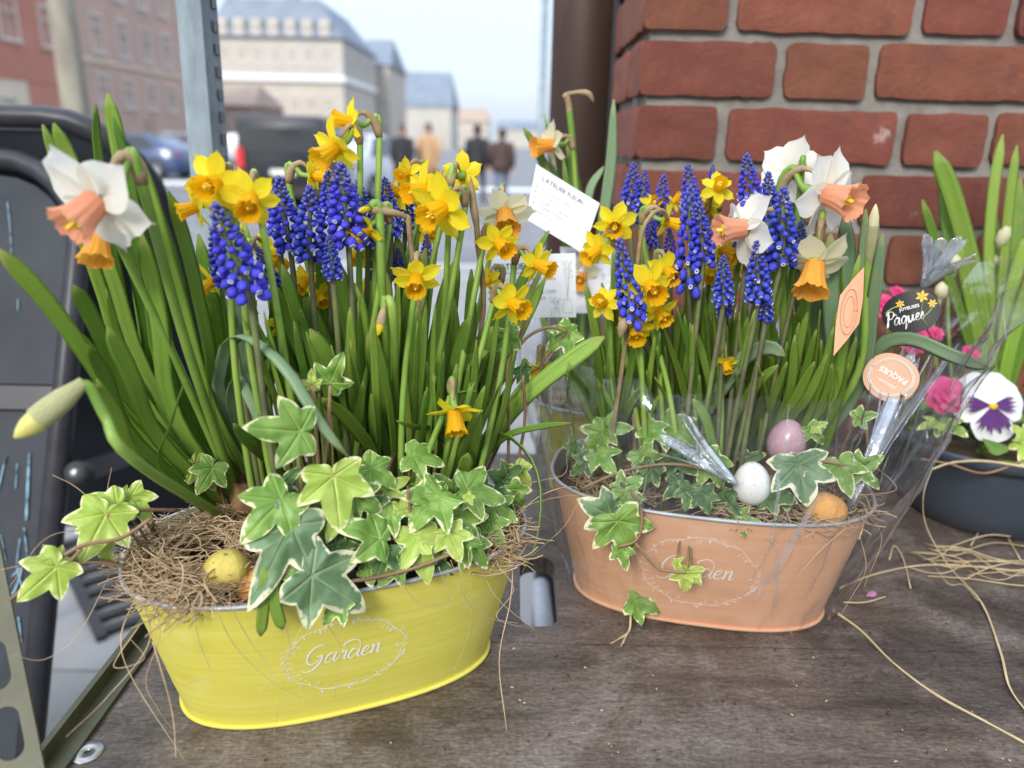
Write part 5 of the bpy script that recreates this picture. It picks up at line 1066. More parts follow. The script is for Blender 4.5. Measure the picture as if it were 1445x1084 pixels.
# ---- ivy of the yellow tub
def ivy(T, label, base, leaves, vines_px=(), group=None):
    t = thing('ivy_plant', label, 'ivy', base, group); vm = MB()
    for spec in leaves: ivy_leaf(T, t, vm, *spec[:4], *spec[4:5], **(spec[5] if len(spec) > 5 else {}))
    for pix, off in vines_px: px_curve(T, vm, pix, off)
    vm.build('vines', MATS['ivy_stem'], t, kind='stuff'); return t
random.seed(77)
ivy(TL, 'large variegated ivy with cream edged leaves spilling over the front of the yellow tub', TL.pt(-.02, -.06, TL.soil-.004), [
    ((471, 672), (486, 745), -.085, -.105, 'l', dict(var=0, wide=1.15, flat=.6)), ((424, 609), (346, 606), -.085, -.092, 'g', dict(var=1, flat=.9)), ((397, 706), (340, 768), -.085, -.1, 'g', dict(var=1, flat=.7)),
    ((412, 742), (350, 862), -.095, -.118, 'y', dict(var=1, flat=.8, wide=.68)), ((440, 812), (518, 858), -.112, -.122, 'y', dict(var=0, wide=1.05, flat=.85)), ((537, 760), (486, 732), -.1, -.105, 'g', dict(var=0, flat=.6, wide=1.1)),
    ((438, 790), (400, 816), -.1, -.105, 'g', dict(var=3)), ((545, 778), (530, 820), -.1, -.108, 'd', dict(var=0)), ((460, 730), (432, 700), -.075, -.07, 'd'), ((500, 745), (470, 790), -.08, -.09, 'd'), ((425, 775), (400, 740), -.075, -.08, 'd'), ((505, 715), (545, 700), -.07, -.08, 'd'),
    ((617, 700), (576, 740), -.085, -.1, 'g', dict(var=0, wide=1.2)), ((617, 702), (566, 697), -.08, -.085, 'g', dict(var=3)), ((660, 692), (720, 700), -.07, -.075, 'g', dict(var=1)), ((582, 642), (628, 650), -.055, -.065, 'g', dict(var=2, flat=.5)),
    ((590, 758), (606, 824), -.095, -.112, 'l', dict(var=1)), ((590, 758), (565, 800), -.095, -.11, 'l', dict(var=3)), ((634, 752), (650, 790), -.1, -.115, 'l', dict(var=0, wide=1.15)), ((637, 731), (686, 780), -.08, -.1, 'g', dict(var=0)), ((650, 760), (660, 802), -.095, -.105, 'g', dict(var=3)),
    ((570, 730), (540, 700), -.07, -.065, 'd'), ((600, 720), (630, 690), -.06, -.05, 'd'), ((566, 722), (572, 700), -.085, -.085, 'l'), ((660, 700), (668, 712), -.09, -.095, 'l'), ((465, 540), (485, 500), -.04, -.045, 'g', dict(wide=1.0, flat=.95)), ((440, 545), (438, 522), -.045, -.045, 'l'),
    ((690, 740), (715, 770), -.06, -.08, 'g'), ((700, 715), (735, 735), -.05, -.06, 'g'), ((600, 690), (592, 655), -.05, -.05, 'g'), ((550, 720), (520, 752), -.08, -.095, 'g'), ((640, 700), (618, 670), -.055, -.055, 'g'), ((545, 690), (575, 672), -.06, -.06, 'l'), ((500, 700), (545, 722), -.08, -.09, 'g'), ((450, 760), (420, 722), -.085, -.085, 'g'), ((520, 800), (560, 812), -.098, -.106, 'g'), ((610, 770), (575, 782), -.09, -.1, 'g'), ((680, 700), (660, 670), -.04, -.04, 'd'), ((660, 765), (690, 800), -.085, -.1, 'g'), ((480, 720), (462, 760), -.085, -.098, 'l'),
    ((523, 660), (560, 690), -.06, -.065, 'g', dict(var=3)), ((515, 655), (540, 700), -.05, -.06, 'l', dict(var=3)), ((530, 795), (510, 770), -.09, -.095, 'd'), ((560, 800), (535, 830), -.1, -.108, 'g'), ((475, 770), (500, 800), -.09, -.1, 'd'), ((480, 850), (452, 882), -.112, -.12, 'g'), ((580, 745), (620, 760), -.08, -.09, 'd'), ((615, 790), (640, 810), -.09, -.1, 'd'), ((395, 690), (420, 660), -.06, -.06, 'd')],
    [([(480, 822), (530, 815), (590, 800), (640, 780)], -.105), ([(455, 680), (462, 620), (466, 545)], -.05), ([(452, 700), (448, 640), (442, 545)], -.05), ([(560, 790), (578, 740), (576, 690)], -.085), ([(470, 812), (500, 790), (540, 762)], [-.108, -.1, -.1])])
random.seed(78)
ivy(TL, 'ivy trailing off the chalkboard end of the yellow tub', TL.pt(-.13, -.01, TL.soil-.004), [
    ((150, 725), (118, 790), -.02, -.04, 'l', dict(var=0, wide=1.1)), ((165, 715), (106, 752), -.01, -.02, 'l', dict(var=1)), ((185, 700), (212, 735), 0, -.01, 'l', dict(var=0)), ((178, 705), (160, 745), 0, -.01, 'g'), ((172, 706), (178, 686), .01, .01, 'l'), ((140, 765), (155, 800), -.02, -.03, 'l', dict(var=3)),
    ((78, 795), (60, 770), -.04, -.04, 'l', dict(var=2)), ((80, 800), (28, 850), -.05, -.06, 'l', dict(var=0)), ((72, 790), (88, 815), -.04, -.05, 'l'), ((300, 660), (278, 700), .03, .02, 'g'), ((275, 655), (305, 690), .04, .03, 'l')],
    [([(215, 730), (170, 760), (115, 770), (70, 800), (8, 852)], -.045), ([(250, 720), (200, 720), (150, 728)], [.0, -.01, -.02]), ([(115, 775), (95, 795), (78, 800)], -.045)])
ivy(TL, 'thin ivy climbing beside the cellophane at the wrapped end of the yellow tub', TL.pt(.12, .01, TL.soil-.004), [
    ((716, 475), (718, 520), .0, .0, 'g', dict(wide=.8)), ((802, 470), (766, 495), .02, .02, 'g', dict(var=0)), ((800, 468), (800, 500), .02, .02, 'g', dict(var=1)), ((735, 520), (750, 540), .01, .01, 'd'), ((712, 675), (735, 655), -.02, -.02, 'd'), ((722, 690), (742, 720), -.03, -.04, 'g'), ((715, 680), (690, 668), -.02, -.03, 'd'), ((730, 660), (748, 690), -.01, -.02, 'l'), ((705, 700), (725, 725), -.04, -.05, 'd')],
    [([(716, 690), (718, 600), (716, 520), (735, 470), (745, 440)], .005), ([(725, 500), (745, 475), (775, 462), (800, 468)], .01), ([(722, 690), (740, 600), (738, 530)], .0)])
# ---- straw nests
def straw(label, T, zones, n, extra=(), wide=.0006):
    t = thing('straw_nest', label, 'straw', T.pt(*zones[0][:2], T.soil-.004)); mb = MB()
    for k in range(n):
        z = zones[k % len(zones)]; cu, cv, ru, rv, zb, zh = z; a = random.uniform(0, 6.28); rr = random.uniform(.2, 1)**.6
        u, v = cu+ru*rr*math.cos(a), cv+rv*rr*math.sin(a); dirn = random.uniform(0, 6.28) if random.random() < .4 else a+1.57+random.uniform(-.5, .5); ln = random.uniform(.02, .06); cur = random.uniform(-1.6, 1.6); pts = []
        hb = zb+zh*random.random()*(1-.5*rr)
        for i in range(6):
            f = i/5-.5; an = dirn+cur*f; pts.append(T.pt(u+math.cos(an)*ln*f, v+math.sin(an)*ln*f, hb+math.sin(f*3+k)*.006+random.uniform(-.002, .002)))
        mb.tube(crom(pts, 9), wide*random.uniform(.5, 1.2), 3, cap=False)
    for pix, offs, r in extra: mb.tube(crom([T.at(px+random.uniform(-5, 5), py, o_) for (px, py), o_ in zip(pix, offs)], 26), [r*.7*(1-.6*i/25) for i in range(26)], 4)
    mb.build('fibres', MATS['straw'], t, kind='stuff'); return t
random.seed(31)
def hang(pix, o=-.108): return (pix, [o]*len(pix), .0005)
hangs = [hang([(212, 838), (222, 890), (208, 960), (225, 1000), (245, 1030)], -.1), hang([(275, 850), (285, 905), (296, 950), (270, 965)]), hang([(300, 850), (335, 910), (380, 960), (430, 985)]), hang([(320, 850), (350, 905), (385, 950), (360, 980)]), hang([(405, 880), (412, 920), (396, 985), (385, 1040)], -.11), hang([(460, 880), (480, 920), (470, 990)], -.112), hang([(620, 800), (632, 850), (610, 880), (640, 905)], -.112), hang([(640, 790), (655, 845), (680, 870), (740, 885)], -.105), hang([(560, 820), (600, 855), (640, 845), (650, 800)], -.112), hang([(660, 780), (662, 880), (640, 950)], -.112), hang([(430, 880), (400, 930), (360, 1010)], -.118), hang([(285, 850), (250, 880), (225, 910)], -.1),
    ([(180, 800), (140, 770), (60, 790), (-5, 805)], [-.02, -.03, -.05, -.06], .0007), ([(175, 770), (130, 750), (60, 760), (10, 830)], [-.02, -.02, -.04, -.05], .0006), ([(190, 840), (170, 900), (190, 960), (260, 1075)], [-.05, -.07, -.085, -.13], .0007), ([(195, 830), (210, 905), (155, 985), (90, 1040)], [-.06, -.08, -.1, -.12], .0007), ([(170, 780), (110, 890), (60, 930), (20, 925)], [-.02, -.05, -.07, -.08], .0006), ([(215, 905), (240, 1000), (250, 1070)], [-.1, -.12, -.14], .0008), ([(200, 880), (160, 940), (200, 930), (185, 900)], [-.08, -.09, -.1, -.09], .0006), ([(160, 740), (110, 690), (70, 670)], [0, .0, .0], .0008), ([(165, 740), (155, 700), (160, 660)], [0, 0, 0], .0006)]
straw('brown fibre nest heaped in the chalkboard end of the yellow tub', TL, [(-.1, -.005, .058, .078, TL.soil, .034), (-.105, -.02, .055, .07, TL.soil+.006, .036)], 900, hangs)
random.seed(32)
straw('wiry fibre nest at the wrapped end of the yellow tub', TL, [(.115, -.02, .042, .07, TL.soil, .034)], 420, [([(700, 760), (760, 700), (820, 690), (800, 740), (730, 800)], [-.05, -.04, -.03, -.03, -.06], .0007), ([(690, 770), (740, 690), (790, 670), (800, 640)], [-.06, -.03, -.02, -.02], .0006), ([(700, 780), (720, 800), (720, 850), (700, 930), (715, 1030)], [-.07, -.07, -.09, -.13, -.17], .0011), ([(690, 790), (720, 830), (700, 870), (735, 880)], [-.07, -.08, -.1, -.1], .0007), ([(690, 775), (735, 720), (800, 700), (860, 700)], [-.06, -.04, -.03, -.02], .0006), ([(680, 780), (700, 840), (760, 890)], [-.07, -.08, -.09], .0007)])
# ---- eggs
def egg(label, c, r, m, tilt=(0, 0), name='decorative_egg', stick=None):
    prof = []
    for i in range(17):
        a = math.pi*i/16; z = -math.cos(a); rr = math.sin(a)*(1-.13*z); prof.append((max(.0005, rr*r), z*r*1.24))
    t = thing(name, label, 'egg', c); mb = MB(); mb.lathe(prof, 28, Matrix.Translation(c) @ Matrix.Rotation(tilt[0], 4, 'X') @ Matrix.Rotation(tilt[1], 4, 'Y'))
    o = mb.build('shell', MATS[m], t)
    if stick: mb = MB(); mb.tube([c-V((0, 0, r*1.1)), V((c.x, c.y, stick))], .0028, 8); mb.build('stick', MATS['print_white'], t)
    return t
egg('yellow green wool wrapped egg lying in the fibre nest', TL.at(322, 806, -.055), .0165, 'egg_wool_yellow', (.9, .8)); egg('orange wool wrapped egg behind the hanging leaf tips', TL.at(368, 828, -.068), .0145, 'egg_wool_orange', (1.0, 1.2))
egg('glossy mauve speckled egg standing above the white egg', TR.at(1110, 623, -.025), .0178, 'egg_mauve', (.05, .08), stick=TR.soil-.01); egg('white egg with red and yellow speckles on a short stick', TR.at(1061, 682, -.062), .0172, 'egg_white', (.1, -.12), stick=TR.soil-.01)
egg('orange brown cracked egg at the rim of the peach tub', TR.at(1164, 720, -.065), .0165, 'egg_wool_orange', (1.2, .7))

# ================================================================== PEACH TUB
random.seed(41)
h1 = clump(TR, 'dense upright daffodil leaves at the yellow tub end of the peach tub', (900, 640), bulbs=2)
for pix, w_, off, m in [
    ([(868, 440), (862, 520), (866, 590), (878, 650)], 14, .0, 'leaf_bright'), ([(905, 430), (890, 520), (875, 600), (868, 660)], 11, -.03, 'leaf_bright'), ([(912, 538), (890, 570), (872, 610), (862, 650)], 16, -.03, 'leaf_bright'), ([(930, 400), (915, 500), (895, 590), (880, 640)], 14, .03, 'leaf_deep'),
    ([(840, 470), (848, 540), (858, 600), (868, 650)], 14, .03, 'leaf_deep'), ([(960, 430), (945, 520), (920, 600), (900, 640)], 16, .03, 'leaf_bright'), ([(975, 450), (1000, 530), (1010, 590), (1015, 650)], 13, -.01, 'leaf_bright'), ([(1000, 440), (985, 530), (960, 600), (940, 650)], 16, .03, 'leaf_deep'),
    ([(1108, 502), (1085, 490), (1050, 505), (1010, 560), (985, 600), (960, 660)], 22, -.045, 'leaf_blue'), ([(1098, 515), (1065, 545), (1030, 600), (1005, 660)], 14, -.05, 'leaf_bright'), ([(978, 563), (995, 590), (1010, 640), (1045, 700)], 15, -.07, 'leaf_bright'), ([(1040, 440), (1035, 520), (1030, 600), (1025, 650)], 16, .03, 'leaf_deep'),
    ([(820, 500), (838, 560), (855, 620), (868, 655)], 12, .04, 'leaf_deep')]:
    px_leaf(TR, h1, pix, w_, off, m, twist=random.uniform(-.4, .4))
for k in range(80):
    bx = random.uniform(855, 1190); tx_ = bx+(bx-1020)*random.uniform(0, .3)+random.uniform(-45, 45); ty_ = random.uniform(360, 520)
    px_leaf(TR, h1, [(tx_, ty_), (bx*.5+tx_*.5+random.uniform(-8, 8), ty_*.5+320), (bx, 640)], random.uniform(11, 18), random.uniform(-.03, .075), random.choice(('leaf_deep', 'leaf_bright', 'leaf_bright')), twist=random.uniform(-.7, .7))
for k in range(34):
    bx = random.uniform(860, 1170); tx_ = bx+random.uniform(-50, 50); ty_ = random.uniform(430, 560)
    px_leaf(TR, h1, [(tx_, ty_), (bx*.5+tx_*.5+random.uniform(-10, 10), ty_*.5+320), (bx, 655)], random.uniform(8, 12), random.uniform(-.06, -.02), random.choice(('leaf_deep', 'leaf_bright', 'leaf_bright')), twist=random.uniform(-.8, .8))
h2 = clump(TR, 'blue green upright daffodil leaves below the big white daffodil', (1180, 650), bulbs=2)
for pix, w_, off, m in [
    ([(1172, 330), (1172, 430), (1172, 540), (1175, 655)], 22, -.02, 'leaf_blue'), ([(1222, 295), (1216, 400), (1200, 530), (1185, 655)], 17, -.01, 'leaf_blue'), ([(1246, 330), (1232, 430), (1210, 550), (1190, 655)], 18, -.02, 'leaf_blue'), ([(1150, 325), (1150, 430), (1155, 540), (1160, 650)], 20, .02, 'leaf_blue'),
    ([(1193, 300), (1195, 420), (1190, 540), (1180, 650)], 24, .02, 'leaf_blue'), ([(1131, 225), (1130, 330), (1140, 480), (1155, 640)], 10, .03, 'leaf_deep'), ([(1103, 240), (1094, 300), (1110, 470), (1140, 640)], 9, .03, 'leaf_blue'), ([(1124, 246), (1120, 340), (1130, 480), (1150, 640)], 16, .04, 'leaf_blue'),
    ([(1398, 521), (1340, 500), (1285, 478), (1240, 490), (1205, 550), (1185, 660)], 21, -.03, 'leaf_blue'), ([(1030, 305), (1045, 350), (1050, 385)], 6, -.04, 'leaf_deep'), ([(1168, 500), (1140, 560), (1110, 600), (1085, 660)], 13, -.04, 'leaf_bright'), ([(1160, 340), (1135, 430), (1120, 540), (1120, 650)], 14, .03, 'leaf_bright'), ([(1078, 420), (1085, 500), (1095, 600), (1100, 650)], 14, .0, 'leaf_bright'),
    ([(1213, 360), (1185, 500), (1172, 600), (1170, 670)], 18, -.04, 'leaf_bright'), ([(1140, 440), (1120, 520), (1112, 600), (1115, 655)], 16, -.02, 'leaf_bright')]:
    px_leaf(TR, h2, pix, w_, off, m, twist=random.uniform(-.3, .3))
daffodil(TR, 'large white daffodil with peach trumpet in front of the brick wall', 1166, 274, 126, (.55, -.42, .72), -.02, 'wp', base=(1150, 645), stem_r=.003, bend=.03, ang=.2, trump=.85)
daffodil(TR, 'white daffodil with peach trumpet pointing sideways at the tall grape hyacinth', 1050, 322, 118, (-.97, -.12, .15), -.035, 'wp', base=(1060, 645), stem_r=.003, bend=.025, trump=.8, refl=.2)
daffodil(TR, 'cream daffodil with orange trumpet hanging beside the peach sticker', 1150, 372, 105, (-.25, -.9, .3), -.04, 'co', base=(1160, 650), stem_r=.003, bend=.03, refl=.25)
daffodil(TR, 'white daffodil turned to the wall showing only the backs of its petals', 1118, 243, 96, (.0, .1, -1), .03, 'wp', base=(1120, 640), stem_r=.0026, bend=.006)
bud(TR, 'pale green daffodil bud standing upright before the bricks', 1225, 372, (1236, 288), -.0, [(1222, 420), (1205, 540), (1185, 650)], 'petal_cream', .55)
YR = 'small yellow daffodils in the peach tub'
for px, py, dp, fc, off, lab in [
    (868, 316, 64, (-.15, -.5, .8), .0, 'yellow daffodil facing forward beside the tilted card'), (843, 352, 60, (-.65, -.55, .4), -.02, 'yellow daffodil nodding over the edge of the tilted card'), (917, 403, 78, (.15, -.5, .8), -.055, 'yellow daffodil with open trumpet in front of the leaning grape hyacinth'),
    (942, 382, 64, (.25, -.6, .7), -.03, 'yellow daffodil tucked behind the open one in the peach tub'), (897, 464, 60, (-.05, -.7, .7), -.05, 'lowest yellow daffodil of the peach tub with its trumpet down'), (930, 440, 60, (.3, -.6, .6), -.04, 'yellow daffodil under the open one turned to the purple egg'),
    (853, 428, 52, (-.4, .1, .55), -.03, 'yellow daffodil seen from the side next to the flat card'), (1012, 266, 52, (.05, .25, 1), .02, 'yellow daffodil looking straight out in front of the bricks'), (940, 312, 52, (.75, -.3, .3), .01, 'yellow daffodil on a hooked stem beside the tallest grape hyacinth'),
    (1024, 512, 38, (.1, -.8, .4), -.03, 'small yellow daffodil hanging inside the cellophane'), (1018, 352, 60, (.5, -.35, .4), .0, 'yellow daffodil behind the sideways white daffodil'), (1127, 222, 30, (.4, .5, -.3), .05, 'tip of a yellow daffodil above the white one turned to the wall')]:
    daffodil(TR, lab, px, py, dp, fc, off, 'yy', group=YR, bend=.016)
for (px, py, dp, fc, off), wh in zip([(1000, 290, 44, (-.5, -.2, .5), .05), (920, 290, 40, (.2, .2, .8), .07), (950, 285, 34, (.5, .4, .5), .07), (1005, 385, 44, (-.3, -.6, .5), .03), (1030, 385, 44, (.2, -.6, .5), .04)], ['beside the one looking straight out before the bricks', 'between the rearmost grape hyacinths', 'at the shoulder of the tallest grape hyacinth', 'below the sideways white daffodil', 'under the trumpet of the sideways white daffodil']):
    daffodil(TR, 'half hidden yellow daffodil '+wh, px, py, dp, fc, off, 'yy', group='half hidden yellow daffodils in the peach tub', bend=.014)
MR = 'grape hyacinths in the peach tub'
for tip, bot, off, fat, base, lab in [
    ((974, 262), (972, 408), -.03, .95, (985, 640), 'tallest grape hyacinth in the peach tub'), ((873, 337), (896, 455), -.055, .9, (965, 590), 'grape hyacinth leaning across the yellow daffodils with a long brown stem'), ((1106, 264), (1102, 372), -.04, 1.0, None, 'grape hyacinth between the two white peach daffodils'),
    ((1053, 217), (1060, 298), -.01, 1.05, None, 'grape hyacinth reaching highest above the sideways white daffodil'), ((1068, 340), (1070, 425), -.05, 1.0, None, 'grape hyacinth in front of the leaning dark stems at the middle of the peach tub'), ((1021, 360), (1021, 428), -.05, 1.0, None, 'short grape hyacinth above the cellophane edge'), ((1079, 402), (1080, 452), -.045, 1.0, None, 'smallest grape hyacinth, dark tipped, low in the peach tub')]:
    muscari(TR, lab, tip, bot, off, base, MR, fat)
for (tip, bot, off), wh in zip([((895, 230), (888, 312), .085), ((910, 240), (905, 300), .08), ((937, 246), (932, 318), .07), ((970, 232), (978, 310), .03), ((1084, 243), (1086, 322), .01), ((1130, 312), (1128, 378), -.0), ((918, 300), (918, 350), .06), ((945, 322), (945, 370), .03), ((1006, 232), (1004, 270), .06), ((1040, 300), (1042, 350), .03), ((986, 285), (992, 372), -.035), ((1022, 395), (1022, 445), -.03), ((1095, 300), (1092, 350), .0), ((925, 480), (928, 520), .0)], ['rearmost beside the black downpipe', 'second rearmost against the bricks', 'alone before the bricks behind the hooked brown stem', 'behind the tallest one', 'between the two white daffodils at the back', 'half behind the big white daffodil', 'under the forward facing yellow daffodil', 'dark, beside the foot of the tallest one', 'tip only, above the straight looking yellow daffodil', 'behind the sideways white daffodil', 'leaning on the tallest one', 'dark, below the short one at the cellophane edge', 'behind the one between the white daffodils', 'low inside the cellophane under the yellow daffodils']):
    muscari(TR, 'peach tub grape hyacinth '+wh, tip, bot, off, None, MR)
wl = thing('wilted_stem', 'brown stem hooked over above the forward facing yellow daffodil', 'stem', TR.pt(-.07, .0, TR.soil-.004)); mb = MB()
P = [TR.pt(-.07, .0, TR.soil-.004), TR.at(893, 480, -.01), TR.at(903, 345, -.02), TR.at(918, 305, -.02), TR.at(935, 297, -.01), TR.at(942, 310, 0)]; mb.tube(crom(P, 24), .0021, 7); mb.build('stem', MATS['spathe'], wl)
wl = thing('wilted_stem', 'papery brown spathe dangling below the leaning grape hyacinth', 'stem', TR.pt(-.1, -.03, TR.soil-.004)); mb = MB()
P = [TR.pt(-.1, -.03, TR.soil-.004), TR.at(872, 560, -.04), TR.at(884, 470, -.05), TR.at(882, 452, -.06), TR.at(874, 478, -.065)]; mb.tube(crom(P, 20), [.0022]*14+[.003, .004, .005, .0045, .003, .0005], 7); mb.build('stem', MATS['spathe'], wl)
random.seed(79)
ivy(TR, 'variegated ivy over the rim of the peach tub at its yellow tub end', TR.pt(-.09, -.05, TR.soil-.004), [
    ((862, 728), (814, 706), -.1, -.105, 'y', dict(var=2)), ((880, 694), (905, 668), -.085, -.08, 'g', dict(var=0, wide=1.2)), ((882, 696), (888, 728), -.09, -.1, 'g', dict(var=2)), ((872, 735), (895, 790), -.112, -.12, 'g', dict(var=0, wide=1.2, flat=.9)), ((876, 775), (884, 806), -.115, -.122, 'g', dict(var=3)),
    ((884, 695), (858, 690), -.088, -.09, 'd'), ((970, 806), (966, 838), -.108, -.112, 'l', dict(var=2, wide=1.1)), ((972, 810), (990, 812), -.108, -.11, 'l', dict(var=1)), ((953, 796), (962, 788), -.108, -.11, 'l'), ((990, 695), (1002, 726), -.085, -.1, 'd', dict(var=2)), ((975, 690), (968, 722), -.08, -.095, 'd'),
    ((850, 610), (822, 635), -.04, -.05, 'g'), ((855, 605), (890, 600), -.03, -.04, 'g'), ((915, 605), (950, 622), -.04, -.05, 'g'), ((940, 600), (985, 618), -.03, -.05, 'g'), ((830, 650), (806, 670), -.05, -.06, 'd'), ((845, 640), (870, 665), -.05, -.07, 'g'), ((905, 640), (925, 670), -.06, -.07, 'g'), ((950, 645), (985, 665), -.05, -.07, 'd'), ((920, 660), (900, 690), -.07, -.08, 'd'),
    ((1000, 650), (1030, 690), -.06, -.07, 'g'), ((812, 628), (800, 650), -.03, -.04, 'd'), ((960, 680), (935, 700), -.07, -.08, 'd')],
    [([(820, 690), (880, 665), (950, 655), (1020, 668)], -.07), ([(895, 765), (925, 800), (945, 806), (968, 808)], -.112), ([(888, 690), (905, 720), (900, 760), (872, 772)], [-.085, -.105, -.112, -.115])])
ivy(TR, 'ivy round the speckled eggs at the sticker end of the peach tub', TR.pt(.09, -.04, TR.soil-.004), [
    ((1126, 655), (1146, 714), -.06, -.085, 'y', dict(var=2, wide=1.15)), ((1124, 655), (1096, 680), -.06, -.07, 'y', dict(var=1)), ((1186, 655), (1206, 700), -.055, -.075, 'g', dict(var=1)), ((1210, 662), (1248, 645), -.05, -.05, 'g', dict(var=3)), ((1212, 662), (1240, 690), -.05, -.06, 'g', dict(var=3)), ((1145, 605), (1162, 628), -.03, -.03, 'g', dict(var=3)), ((1148, 603), (1168, 596), -.03, -.03, 'l', dict(var=3)),
    ((1085, 700), (1125, 705), -.07, -.085, 'd'), ((1040, 735), (1075, 735), -.085, -.095, 'g'), ((1100, 690), (1115, 720), -.06, -.08, 'd'), ((1210, 590), (1240, 585), -.02, -.02, 'g'), ((1050, 650), (1080, 640), -.04, -.04, 'd'), ((1020, 700), (1040, 725), -.07, -.09, 'd')], [([(1100, 660), (1150, 650), (1215, 662)], -.055), ([(1225, 640), (1222, 600), (1212, 588)], -.02)])
lf = thing('fallen_ivy_leaf', 'green ivy leaf stuck low on the peach tub inside the cellophane', 'leaf', TR.at(915, 855, -.075)); vm = MB()
ivy_leaf(TR, lf, vm, (896, 848), (938, 862), -.076, -.078, 'g', root=(892, 850), var=0); vm.build('stalk', MATS['ivy_stem'], lf)
random.seed(33)
straw('fibre nest at the sticker end of the peach tub', TR, [(.1, -.03, .05, .06, TR.soil, .03), (.04, -.05, .06, .04, TR.soil, .02), (-.08, -.02, .05, .06, TR.soil, .02)], 520, [([(1210, 740), (1225, 800), (1200, 840), (1190, 870)], [-.07, -.06, -.06, -.07], .0006), ([(1220, 720), (1240, 760), (1215, 830)], [-.06, -.05, -.06], .0006), ([(1190, 745), (1150, 790), (1105, 850), (1110, 880)], [-.09, -.108, -.1, -.09], .0005), ([(1195, 700), (1270, 690), (1215, 650), (1195, 690)], [-.05, -.04, -.04, -.05], .0006), ([(780, 700), (760, 720), (790, 740)], [-.03, -.03, -.04], .0006)])
# ================================================================== BASKET BEHIND, CELLOPHANE, CARDS, STICKERS
random.seed(51)
k1 = clump(TB, 'tall soft daffodil leaves of the basket standing behind against the dark pipe', (840, 590), bulbs=1)
for pix, w_, off, m in [
    ([(866, 140), (862, 230), (850, 320), (838, 450), (832, 575)], 17, -.03, 'leaf_blue'), ([(738, 180), (760, 215), (790, 300), (815, 450), (825, 575)], 13, -.03, 'leaf_deep'), ([(775, 240), (800, 330), (820, 460), (828, 575)], 15, -.02, 'leaf_deep'), ([(800, 205), (818, 300), (825, 440), (830, 575)], 17, -.0, 'leaf_deep'),
    ([(852, 235), (830, 280), (826, 400), (830, 575)], 12, .0, 'leaf_blue'), ([(768, 160), (790, 280), (812, 430), (824, 575)], 9, .02, 'leaf_deep'), ([(795, 225), (808, 330), (820, 450), (830, 575)], 14, -.05, 'leaf_deep'), ([(815, 420), (818, 470), (825, 520), (830, 580)], 16, -.04, 'leaf_deep'), ([(790, 430), (805, 480), (820, 530), (828, 580)], 16, -.03, 'leaf_deep'), ([(845, 400), (840, 470), (836, 520), (832, 580)], 16, -.02, 'leaf_bright'), ([(760, 440), (790, 500), (812, 550), (826, 590)], 14, -.04, 'leaf_bright'), ([(870, 430), (860, 480), (850, 540), (840, 585)], 14, -.03, 'leaf_bright')]:
    px_leaf(TB, k1, pix, w_, off, m, twist=random.uniform(-.3, .3))
daffodil(TB, 'cream daffodil with orange trumpet above the tilted card', 778, 205, 66, (-.9, -.2, .35), -.04, 'co', base=(825, 580), stem_r=.0025, refl=.15)
daffodil(TB, 'pale orange trumpet daffodil behind the cellophane next to the flat card', 822, 390, 52, (-.3, -.5, .7), -.06, 'co', base=(828, 585))
wl = thing('wilted_stem', 'straw coloured wilted flower bent over in front of the dark pipe', 'stem', TB.pt(-.06, 0, TB.soil-.004)); mb = MB()
P = [TB.pt(-.06, 0, TB.soil-.004), TB.at(822, 420, -.02), TB.at(812, 250, -.02), TB.at(803, 150, -.02), TB.at(798, 136, -.02), TB.at(812, 131, -.02), TB.at(830, 132, -.02), TB.at(838, 145, -.02)]; mb.tube(crom(P, 30), [.004]*17+[.0036, .003, .0028, .0026, .0026, .0028, .0032, .0036, .0036, .0032, .0026, .002, .0006], 7); o = mb.build('stem', [MATS['stem_green'], MATS['spathe']], wl)
for p_ in o.data.polygons:
    if p_.center.z > TB.at(805, 165, -.02).z: p_.material_index = 1
random.seed(34); straw('fibre nest inside the basket behind, seen through cellophane', TB, [(-.09, -.03, .06, .055, TB.soil, .035)], 260)

